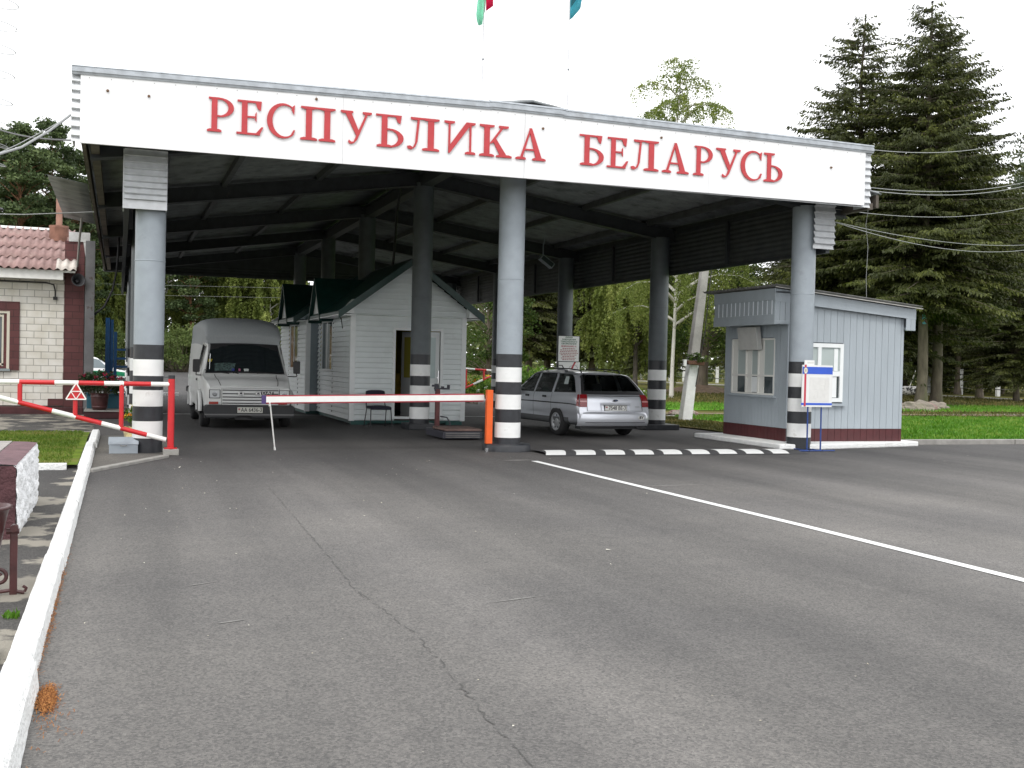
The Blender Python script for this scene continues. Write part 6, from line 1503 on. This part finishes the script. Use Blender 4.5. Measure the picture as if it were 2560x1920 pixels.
sB = plant(spruce_mesh(18.6, 5.0, 5.4, 2, 1.15, lean=(.03,0)), px(2338), 53.6, .4, 1, 'tall spruce whose mossy trunk leans right close behind the stone-ringed one', 'tree', G1)
sC = plant(spruce_mesh(19.4, 2.0, 5.9, 3, 1.1), px(2136), 55, 1.2, 1, 'tall pointed spruce directly behind the grey kiosk roof', 'tree', G1)
plant(copy_tree(sC), px(1985), 66, 2.2, .70, 'shorter spruce behind the right end of the canopy, left of the pointed one', 'tree', G1)
plant(copy_tree(sB), px(2450), 72, 3.9, .86, 'dark spruce at the right, standing just beyond the white fence posts', 'tree', G1)
plant(copy_tree(sA), px(2225), 69, 5.0, .80, 'spruce filling the gap behind the two tall trunks right of the kiosk', 'tree', G1)
plant(copy_tree(sB), px(2068), 78, 1.9, .82, 'dark spruce between the pointed one and the stone-ringed one, set far back', 'tree', G1)
plant(copy_tree(sA), px(2395), 84, 3.1, .9, 'dark spruce right of the leaning trunk, beyond the fence', 'tree', G1)
plant(copy_tree(sC), px(2505), 92, 4.4, .88, 'dark spruce beyond the fence, second from the right edge', 'tree', G1)
for k_, (x_, d_, s_, lb_) in enumerate(((2020,88,.86,'dark spruce far behind, just right of the canopy end'),(2110,96,1.0,'dark spruce far behind the pointed one over the kiosk'),(2262,88,.95,'dark spruce far behind the stone-ringed trunk'),(2360,98,1.02,'dark spruce far behind the leaning trunk'),(2470,104,1.0,'dark spruce beyond the fence, third from the right edge'),(2575,82,.8,'dark spruce half cut by the right edge of the view'))):
    plant(copy_tree(sC), px(x_), d_, 1.3*k_, s_, lb_, 'tree', G1)
plant(copy_tree(sC), px(2540), 64, .3, .64, 'low dark spruce at the right edge of the view by the fence', 'tree', G1)
G2 = 'dark spruces behind the station wagon'
sD = plant(spruce_mesh(16, 2.6, 4.4, 4, .85, r0=.34), px(1322), 92, 0, 1, 'dark spruce with a thick trunk just right of the middle column', 'tree', G2)
plant(copy_tree(sD), px(1366), 97, 2.4, .98, 'dark spruce second from the middle column, left of the notice board', 'tree', G2)
plant(copy_tree(sD), px(1478), 92, 4.1, .92, 'dark spruce to the right of the notice board behind the station wagon', 'tree', G2)
plant(copy_tree(sA), px(1436), 106, 4.6, .80, 'dark spruce partly hidden behind the notice board', 'tree', G2)
plant(copy_tree(sC), px(1640), 100, 1.1, .75, 'dark spruce behind the drooping birches', 'tree', G2)
plant(copy_tree(sD), px(1840), 96, 5.5, .82, 'dark spruce behind the left edge of the kiosk', 'tree', G2)
G3 = 'birches right of the canopy'
b1 = plant(birch_mesh(18.6, 3.6, 4.8, 11, .8, leaf=.10, n_br=62, r0=.105), px(1684), 57, 0, 1, 'white-barked birch whose thin top rises above the canopy fascia', 'tree', G3)
b2 = plant(birch_mesh(14.5, 2.9, 4.6, 12, 1.5, lean=-.05, n_br=64, leaf=.19, bark=mat('grey_bark', (.17,.15,.13), .9, var=.4, vscale=3)), px(1590), 76, 0, 1, 'weeping birch with a leaning grey trunk behind the station wagon', 'tree', G3)
plant(clump_tree('broadleaf_tree', 13, 3.2, 3.3, 13, 95, 150, L_oak, M_bark, .19, .8, .36), px(1752), 70, 0, 1, 'green leafy tree with a thick dark trunk on a bare mound left of the kiosk', 'tree')
o = plant(clump_tree('broadleaf_tree', 11, 1.0, 3.6, 14, 90, 130, L_oak, M_bark, .22, .7, .2), px(1215), 84, 0, 1, 'bushy green tree between the white booth and the middle column', 'tree')
# grey-green trees at the far right
wl_ = plant(clump_tree('willow_tree', 24, 5, 5.5, 15, 120, 110, L_grey, M_bark, .34, .7, .35, clr=1.2), px(2590), 100, 0, 1, 'pale grey-green tree at the far right edge of the view', 'tree')
plant(copy_tree(wl_), px(2440), 118, 2.0, .72, 'pale grey-green tree seen through the gap right of the spruce trunks', 'tree')
# pines on the left
G4 = 'pines behind the brick house'
p1 = plant(clump_tree('pine_tree', 23, 6, 3.7, 21, 120, 190, L_pine, M_pinebark, .30, .42, .22, shape=.3, clr=1.0), px(118), 100, 0, 1, 'tallest pine behind the pink roof, nearest its chimney', 'tree', G4)
p2_ = clump_tree('pine_tree', 22, 5, 4.1, 22, 125, 190, L_pine, M_pinebark, .30, .42, .24, shape=.4, clr=1.05)
plant(p2_, px(40), 96, 0, 1, 'broad pine behind the pink roof by the antenna mast', 'tree', G4)
plant(copy_tree(p1), px(192), 104, 2.2, .90, 'pine partly behind the left end of the canopy fascia', 'tree', G4)
plant(copy_tree(p2_), px(-30), 104, 3.0, 1.02, 'pine cut by the left edge of the view', 'tree', G4)
plant(copy_tree(p1), px(80), 112, 4.0, .98, 'pine set back between the two in front, behind the pink roof', 'tree', G4)
plant(copy_tree(p2_), px(160), 118, 5.1, .86, 'pine set back behind the house chimney', 'tree', G4)
plant(copy_tree(p2_), px(230), 112, 1.1, .8, 'pine seen between the grey end post and the left striped column', 'tree', G4)
# wood seen under the canopy
G5 = 'trees of the wood under the canopy'
b3 = plant(birch_mesh(19, 2.0, 4.6, 31, 1.5, n_br=58, leaf=.24, r0=.22), px(290), 118, 0, 1, 'weeping birch behind the left striped column', 'tree', G5)
plant(copy_tree(b3), px(410), 122, 2.0, 1.0, 'weeping birch just right of the left striped column', 'tree', G5)
plant(copy_tree(p1), px(475), 116, 1.4, .9, 'dark pine above the left side of the van roof', 'tree', G5)
plant(copy_tree(b3), px(600), 120, 4.0, 1.02, 'weeping birch above the middle of the van roof', 'tree', G5)
plant(copy_tree(p2_), px(540), 128, .4, .92, 'pine with a reddish trunk above the van roof', 'tree', G5)
plant(copy_tree(b3), px(672), 118, 5.4, .96, 'weeping birch above the right side of the van roof', 'tree', G5)
plant(copy_tree(p1), px(720), 126, 3.4, .9, 'dark pine beside the roof of the rear booth', 'tree', G5)
plant(copy_tree(b3), px(235), 112, 3.1, .9, 'weeping birch beside the grey end post of the house', 'tree', G5)
# bushes along the wood edge
def bush(name, h, r, seed, n_cl, per, leafm, leaf, clr=.5, flowers=None, flat=.8):
    r_ = random.Random(seed); rng = np.random.default_rng(seed); o = thing(name, '', '')
    mb = MB(); Cs=[];Ds=[];Ts=[]
    for k in range(n_cl):
        a = r_.uniform(0,2*pi); rad = r*sqrt(r_.random()); z = h*(.15+.8*r_.random()*(1-.45*(rad/r)**2)); c = Vector((cos(a)*rad, sin(a)*rad, z))
        mb.tube([(cos(a)*rad*.25, sin(a)*rad*.25, 0), tuple(c)], [.012*h/1.5+.004, .004], 4, caps=False)
        n = per; g = rng.normal(size=(n,3)); g /= np.linalg.norm(g,axis=1,keepdims=True); g *= (rng.random((n,1))**.5)*clr*r_.uniform(.6,1.2)*np.array([1,1,flat]); ct = r_.random()
        Cs.append(g+np.array(c)); Ds.append(rng.normal(size=(n,3))+np.array([0,0,.6])+g); Ts.append(.4*ct+.6*rng.random(n))
    mb.build('stems', M_bark, o); C = np.concatenate(Cs); C[:,2] = np.maximum(C[:,2], .03); l = leaf*rng.uniform(.6,1.3,len(C))
    foliage_obj('foliage', C, np.concatenate(Ds), l, l*.6, np.concatenate(Ts), leafm, o, seed)
    for (fm, n, fs, zlo) in (flowers or ()):
        Fc=[];Fd=[];
        for k in range(n):
            a = r_.uniform(0,2*pi); rad = r*1.05*sqrt(r_.random()); z = h*lerp(zlo,1.0,r_.random()**.6)*(1-.3*(rad/r)**2)
            for q in range(9): Fc.append((cos(a)*rad+r_.gauss(0,fs*.45), sin(a)*rad+r_.gauss(0,fs*.45), z+r_.gauss(0,fs*.35))); Fd.append((r_.gauss(0,1),r_.gauss(0,1),r_.gauss(0,.6)))
        foliage_obj('blossom', Fc, Fd, fs, fs*.8, rng.random(len(Fc)), fm, o, seed+1)
    return o
L_bush = leaf_mat('bush_leaves', (.07,.11,.03), (.17,.23,.065), (.28,.33,.12), trans=.35)
L_flower = leaf_mat('flowerbed_leaves', (.04,.10,.012), (.12,.24,.025), (.24,.34,.05), trans=.4)
F_red = leaf_mat('crimson_petals', (.22,.01,.03), (.5,.04,.11), trans=.3); F_org = leaf_mat('orange_petals', (.7,.2,.01), (.85,.35,.03), trans=.3); F_yel = leaf_mat('yellow_petals', (.7,.5,.03), (.85,.7,.1), trans=.3); F_wht = leaf_mat('white_petals', (.6,.6,.55), (.85,.85,.8), trans=.3)
G6 = 'bushes along the wood edge'
k1 = plant(bush('wild_bush', 5.2, 3.0, 41, 60, 90, L_bush, .26, .8), px(452), 108, 0, 1, 'pale green bush behind the small white roadside board', 'bush', G6)
plant(copy_tree(k1), px(400), 110, 2, .8, 'pale green bush right behind the left striped column', 'bush', G6)
plant(copy_tree(k1), px(270), 108, 3, .95, 'pale green bush behind the blue steel frame', 'bush', G6)
plant(copy_tree(k1), px(525), 112, 4, 1.0, 'pale green bush behind the left edge of the van', 'bush', G6)
plant(copy_tree(k1), px(725), 110, 5, 1.05, 'pale green bush between the van and the rear booth', 'bush', G6)
k2 = plant(bush('flowering_shrub', .62, .85, 45, 40, 60, L_flower, .10, .22), px(418), 112, 0, 2.2, 'low green verge plants at the foot of the white roadside board', 'bush')
for n_, (x_, d_, sz_, lb) in enumerate(((1190,47,1.15,'flower clump with orange blooms below the distant gate, next to the booth corner'),(1216,46.2,.95,'dark green flower clump with white blooms in front of the distant gate'),(1236,48,1.2,'yellow green flower clump left of the middle column'))):
    o = bush('flower_clump', .95, .75, 50+n_, 34, 60, L_flower, .09, .22, [(F_org,7,.09,.5),(F_yel,6,.08,.5)] if n_ == 0 else [(F_wht,6,.08,.4)] if n_ == 1 else [(F_yel,10,.08,.4)])
    plant(o, px(x_), d_, n_, sz_, lb, 'flowers', 'flower clumps between the booth and the middle column')
for n_, (x_, d_, sz_, lb) in enumerate(((1338,51,1.9,'rounded bright green shrub right of the middle column, left of the wagon roof'),(1360,52.5,1.55,'bright green shrub with white flowers seen over the wagon bonnet'),(1380,50,1.35,'yellow flowered clump seen through the wagon front window'))):
    o = bush('flower_clump', .95, .72, 60+n_, 40, 60, L_flower, .09, .22, [(F_wht,8,.07,.5)] if n_ == 1 else [(F_yel,9,.08,.4)] if n_ == 2 else None)
    plant(o, px(x_), d_, n_, sz_, lb, 'flowers', 'green shrubs behind the station wagon')
o = bush('flower_clump', .8, .5, 70, 26, 50, L_flower, .08, .2, [(F_yel,8,.07,.4),(F_wht,4,.06,.4)]); plant(o, px(1618), 34, 0, 1.15, 'flower clump between the wagon and the second right column', 'flowers')
yv = thing('yellow_barrel', 'ochre barrel planter standing behind the right rear corner of the wagon', 'planter', (*spot(px(1607),33)[:2],-.03))
mb = MB(); mb.lathe([(0,0),(.22,0),(.30,.25),(.31,.5),(.27,.5),(.0,.42)], (0,0,0), 18); mb.build('barrel', mat('ochre_paint', (.4,.22,.02), .6, var=.2), yv)
# flowers in pots
def in_pot(pot, h, r, seed, n_cl, per, leafm, leaf, clr, flowers, z):
    o = bush('potted_flowers', h, r, seed, n_cl, per, leafm, leaf, clr, flowers); o.location = (pot.location.x, pot.location.y, pot.location.z+z); return o
L_pot = leaf_mat('pot_leaves', (.012,.03,.012), (.04,.075,.025), (.07,.11,.04), trans=.3)
tag(in_pot(POT, .66, .5, 71, 46, 46, L_pot, .07, .16, [(F_red,30,.055,.3)], .33), 'dark leaved crimson flowers filling the maroon barrel pot', 'flowers')
tag(in_pot(POT2, .42, .15, 72, 16, 40, L_flower, .05, .1, [(F_org,6,.035,.4),(F_yel,6,.03,.4)], .3), 'yellow green flowers in the small patterned pot by the left column', 'flowers')
o = bush('potted_flowers', .3, .24, 73, 12, 30, L_oak, .07, .12, [(F_wht,3,.04,.2)]); o.location = (PLANTER.location.x, PLANTER.location.y-.06, PLANTER.location.z); tag(o, 'small leafy plant growing in the basket on the concrete pole', 'plant')
# ring of stones round the spruce trunks, stones by the pole
def stone(name, x, y, s, seed, label, group, m):
    r_ = random.Random(seed); me = bpy.data.meshes.new('stone'); bm = bmesh.new(); bmesh.ops.create_icosphere(bm, subdivisions=3, radius=1)
    for v in bm.verts:
        n = mnoise.noise(v.co*1.3+Vector((seed*3.1,0,0)))*.35+mnoise.noise(v.co*3+Vector((seed,5,0)))*.12; v.co *= 1+n
    bm.to_mesh(me); bm.free(); me.materials.append(m)
    for p in me.polygons: p.use_smooth = False
    o = bpy.data.objects.new('stone', me); col.objects.link(o); o.location = (x,y,s*.35-.05); o.scale = (s*r_.uniform(.9,1.4), s*r_.uniform(.8,1.2), s*r_.uniform(.55,.8)); o.rotation_euler = (r_.uniform(-.2,.2),r_.uniform(-.2,.2),r_.uniform(0,6))
    return tag(o, label, 'stone', group)
M_stone = mat('field_stone', (.25,.22,.18), .9, var=.3, vscale=1.5, bump=.6, bscale=6); M_stone2 = mat('pink_field_stone', (.25,.17,.155), .9, var=.3, vscale=1.5, bump=.6, bscale=6)
names = ['leftmost stone at the kiosk corner','low flat stone left of the grey trunk','pale rounded stone at the left foot of the grey trunk','broad pale stone in front of the grey trunk','pinkish stone between the two trunks','small stone in front of the leaning trunk','tall stone at the foot of the leaning trunk','rightmost stone']
for k, (x, d, s) in enumerate(((2252,46.5,.30),(2266,45.4,.28),(2283,45.2,.42),(2305,45.0,.46),(2318,45.6,.34),(2329,46.2,.30),(2342,46.6,.38),(2350,47.2,.36))):
    p = spot(px(x), d); stone('stone', p[0], p[1], s, k+1, names[k]+' of the field stone ring', 'field stones round the spruces', M_stone2 if k in (0,4) else M_stone)
names = ['reddish stone left of the concrete pole','dark stone at the left of the concrete pole foot','grey stone half behind the concrete pole','brown stone just right of the concrete pole','small stone farthest right of the concrete pole']
for k, (x, d, s) in enumerate(((1686,36,.17),(1696,35.6,.2),(1708,36.2,.19),(1724,35.8,.2),(1734,36,.16))):
    p = spot(px(x), d); stone('stone', p[0], p[1], s, k+21, names[k], 'stones behind the concrete pole', M_stone2 if k % 2 == 0 else M_stone)
for k, (x, d, s) in enumerate(((1178,41.5,.22),(1200,41,.26),(1222,40.5,.3))):
    p = spot(px(x), d); stone('stone', p[0], p[1], s, k+31, ('pale stone edging the flower bed by the booth corner','pale stone in the middle of the flower bed edge','white stone edging the flower bed next to the middle column')[k], 'stones edging the flower bed', M_lime if k == 2 else M_stone)
# mound under the thick trunk
mb = MB(); mb.smooth = True; c0 = spot(px(1752), 70)
mb.grid(24, 10, lambda i, j: (c0[0]+3.2*j*cos(i*2*pi), c0[1]+3.2*j*sin(i*2*pi), -.05+.55*(1-j*j)**2)); structure(mb.build('bare_mound', M_soil))
# painted ornament with a little roof on the spruce trunk
fd = thing('painted_feeder', 'blue and red patterned roofed bird feeder fixed to the grey spruce trunk', 'bird feeder', (*spot(px(2302),50.4)[:2], 4.55)); fd.rotation_euler.z = -TH
M_teal = mat('teal_feeder', (.01,.09,.08), .5); M_sky = mat('sky_blue_paint', (.12,.42,.55), .5); M_plum = mat('plum_paint', (.13,.04,.06), .5)
mb = MB(); mb.prism([(-.55,.25),(.55,.36),(.5,.52),(-.5,.44)], -.25, .25, 'y'); mb.build('roof', M_teal, fd)
mb = MB(); mb.box(-.46,.5,-.2,.2,-.02,.28); by = mb.build('tray', M_sky, fd)
mb = MB()
for s in (-1,1):
    for q in (0,.2): mb.prism([(s*(.08+q)+.02,.0),(s*(.16+q)+.02,.0),(s*(.40+q*.6)+.02,.27),(s*(.30+q*.6)+.02,.27)], -.21, -.202, 'y')
mb.build('zigzag', M_plum, by)
mb = MB(); mb.box(-.02,.13,-.12,.0,-.75,-.15); pn = mb.build('panel', M_sky, fd)
mb = MB(); mb.prism([(.13,-.5),(.0,-.6),(.13,-.75)], -.13, -.121, 'y'); mb.prism([(-.02,-.15),(.13,-.15),(.13,-.3),(.06,-.38),(.13,-.5)], -.132, -.1225, 'y'); mb.build('panel_pattern', M_plum, pn)
# ------------------------------------------------------------------ fence of white concrete posts
fc = thing('post_fence', 'long fence of white concrete posts and wire along the wood on the right', 'fence', (54.2,36,0))
r_ = random.Random(9)
for k in range(54):
    v = 38+3.75*k; mb = MB(); hh = 1.85+r_.uniform(-.08,.08); x = 54.2+r_.uniform(-.1,.1)+.015*(v-36)
    mb.box(x-.14,x+.14,v-.10,v+.10,-.1,hh); mb.cur = 1
    for zz in (.45,1.5): mb.box(x-.145,x+.145,v-.105,v+.105,zz,zz+.05)
    mb.build('post', [M_lime, M_band_black], fc, local=False)
mb = MB()
for z in (.5,1.0,1.45,1.8): mb.tube([(54.2+.015*(v-36),v,z) for v in (38,90,140,190,237)], .012, 4)
mb.build('wire', M_wire, fc, local=False)
lg_ = thing('birch_log_rail', 'white birch log rail lying behind the kiosk by the path', 'log', (*spot(px(2262),66)[:2],.45)); lg_.rotation_euler.z = -TH
mb = MB(); mb.cyl((-1.6,0,0),(1.1,0,.03),.28,n=14); mb.build('log', mat('birch_log_bark', (.5,.5,.48), .8, dirt=(.02,.02,.02), dirtscale=5, dirtlo=.48, dirthi=.54), lg_)
mb = MB(); mb.cyl((.2,0,.0),(.75,0,1.6),.02,n=6); mb.build('stick', M_lime, lg_)
# far wood behind everything, one mass
rng = np.random.default_rng(99); Cs=[];Ts=[]
def mass(t0, t1, D0, D1, h0, h1, n, z0=0):
    t = rng.uniform(t0,t1,n); D_ = rng.uniform(D0,D1,n); hmax = h0+(h1-h0)*(.5+.5*np.sin(t*40+1.7*np.sin(t*17)))*rng.uniform(.75,1,n); z = z0+hmax*rng.random(n)**.8
    X = t*D_; Cs.append(np.stack([CAMX+X*cos(TH)+D_*sin(TH), CAMY-X*sin(TH)+D_*cos(TH), z],1)); Ts.append(np.clip(.35+.25*np.sin(t*60+z*.7)+rng.normal(0,.22,n),0,1))
mass(-.60,-.14,128,150,9,17,15000); mass(-.16,.06,140,165,10,16,7000); mass(-.05,.62,158,180,9,17,22000); mass(.0,.75,128,140,2.5,6,6000)
C = np.concatenate(Cs); T_ = np.concatenate(Ts); l = rng.uniform(.5,1.15,len(C))
fo = foliage_obj('far_wood', C, rng.normal(size=C.shape), l, l*.62, T_, leaf_mat('far_wood_leaves', (.07,.095,.032), (.17,.215,.07), (.27,.31,.11), trans=.3), None, 5)
tag(fo, 'dense mixed wood closing the view behind the nearer trees', 'wood', kind='stuff')
# undergrowth behind the fence
Cs=[];Ts=[]; mass(.30,.50,86,98,1.2,3.2,5000); mass(.08,.32,128,150,.8,2.4,3500)
C = np.concatenate(Cs); l = rng.uniform(.2,.45,len(C))
tag(foliage_obj('undergrowth', C, rng.normal(size=C.shape)+np.array([0,0,.8]), l, l*.4, np.concatenate(Ts), leaf_mat('undergrowth_leaves', (.05,.07,.015), (.14,.16,.035), (.28,.27,.08), trans=.4), None, 6), 'tangled yellow green undergrowth behind the white fence posts', 'undergrowth', kind='stuff')
# grass blades
def blades(name, xs, ys, n, h, label, m, z=0., keep=None):
    rng = np.random.default_rng(n); x = rng.uniform(*xs,n); y = rng.uniform(*ys,n)
    if keep is not None: k = keep(x,y); x, y = x[k], y[k]
    n = len(x); hh = h*rng.uniform(.5,1.3,n); d = np.stack([rng.normal(0,.45,n), rng.normal(0,.45,n), np.ones(n)],1)
    clump = .5+.5*np.sin(x*2.1+1.3*np.sin(y*1.7))*np.sin(y*2.6+np.sin(x*1.1)); t = np.clip(.55*clump+.45*rng.random(n),0,1)
    C = np.stack([x,y,z+hh*.35],1)
    return tag(foliage_obj(name, C, d, hh, hh*.22+.006, t, m, None, n), label, 'grass', kind='stuff')
L_grass = leaf_mat('grass_blades', (.06,.16,.012), (.13,.28,.025), (.24,.32,.06), trans=.3); L_dry = leaf_mat('dry_grass_blades', (.06,.07,.015), (.13,.13,.04), (.3,.24,.09), trans=.3)
blades('lawn_grass', (9.3,34), (1.1,11.4), 52000, .11, 'bright green lawn grass right of the kiosk', L_grass, .05)
blades('lawn_grass', (9,44), (17.5,24), 16000, .12, 'bright green strip of grass behind the concrete pole', L_grass, .0)
blades('lawn_grass', (-9.6,-7.03), (-2.55,4.05), 15000, .045, 'worn green grass patch behind the low white wall', leaf_mat('worn_blades', (.07,.13,.012), (.15,.23,.03), (.3,.27,.09), trans=.3), .06, )
blades('dry_grass', (7.2,9.3), (3.6,12), 7000, .08, 'yellowing grass strip round the foot of the concrete pole', L_dry, .02)
blades('dry_grass', (9.3,46), (24,48), 26000, .16, 'dry olive meadow grass in front of the far path', L_dry, -.03)
blades('dry_grass', (14,46), (12.5,17.5), 9000, .12, 'dry yellowed grass beyond the bright lawn', L_dry, -.02)
blades('weed_tuft', (-7.03,-6.95), (-11.33,-11.2), 34, .05, 'small weed tuft growing against the back of the white kerb', L_grass, .0)
# ------------------------------------------------------------------ light, sky, camera
w = bpy.data.worlds.new('World'); sc.world = w; w.use_nodes = True
nt = w.node_tree; N = nt.nodes; L = nt.links
bg = N['Background']
SUN_EL, SUN_AZ = 52, 200       # degrees; azimuth measured clockwise from +y
sky = N.new('ShaderNodeTexSky'); sky.sky_type = 'NISHITA'; sky.sun_disc = False
sky.sun_elevation = radians(SUN_EL); sky.sun_rotation = radians(SUN_AZ); sky.air_density = 1; sky.dust_density = 4; sky.ozone_density = 1
# closed bright cloud cover over the sky
mx = N.new('ShaderNodeMix'); mx.data_type = 'RGBA'; mx.inputs['Factor'].default_value = .9
tc = N.new('ShaderNodeTexCoord'); n = N.new('ShaderNodeTexNoise'); n.inputs['Scale'].default_value = 2.2; n.inputs['Detail'].default_value = 5
L.new(tc.outputs['Generated'], n.inputs['Vector'])
r = N.new('ShaderNodeValToRGB'); e = r.color_ramp.elements; e[0].position = .3; e[1].position = .7; e[0].color = (14.2,14.4,14.8,1); e[1].color = (17.5,17.5,17.5,1)
L.new(n.outputs['Fac'], r.inputs['Fac'])
L.new(sky.outputs[0], mx.inputs['A']); L.new(r.outputs['Color'], mx.inputs['B'])
L.new(mx.outputs['Result'], bg.inputs['Color']); bg.inputs['Strength'].default_value = .10
sun = bpy.data.lights.new('sun', 'SUN'); sun.energy = 1.0; sun.angle = radians(14); sun.color = (1,.965,.92)
so = bpy.data.objects.new('sun', sun); col.objects.link(so)
az, el = radians(SUN_AZ), radians(SUN_EL)
d = Vector((sin(az)*cos(el), cos(az)*cos(el), sin(el)))
so.rotation_euler = d.to_track_quat('Z','Y').to_euler(); so.location = (0,-30,40)
cam = bpy.data.cameras.new('camera'); co = bpy.data.objects.new('camera', cam); col.objects.link(co)
pitch, roll = .0179920, .0228752
F = Vector((sin(TH)*cos(pitch), cos(TH)*cos(pitch), -sin(pitch))); R0 = Vector((cos(TH), -sin(TH), 0)); U0 = R0.cross(F)
R1 = R0*cos(roll)+U0*sin(roll); U1 = -R0*sin(roll)+U0*cos(roll)
M = Matrix((R1, U1, -F)).transposed().to_4x4(); M.translation = (CAMX, CAMY, 1.514)
co.matrix_world = M
cam.sensor_width = 36; cam.lens = 2364.06/2212*36; cam.clip_start = .05; cam.clip_end = 3000
sc.camera = co
vs = sc.view_settings; sc.display_settings.display_device = 'sRGB'; vs.view_transform = 'Standard'; vs.look = 'None'; vs.gamma = 1; vs.exposure = .25; vs.use_curve_mapping = False
sc.render.engine = 'CYCLES'; sc.cycles.max_bounces = 8; sc.cycles.diffuse_bounces = 4; sc.cycles.use_denoising = True
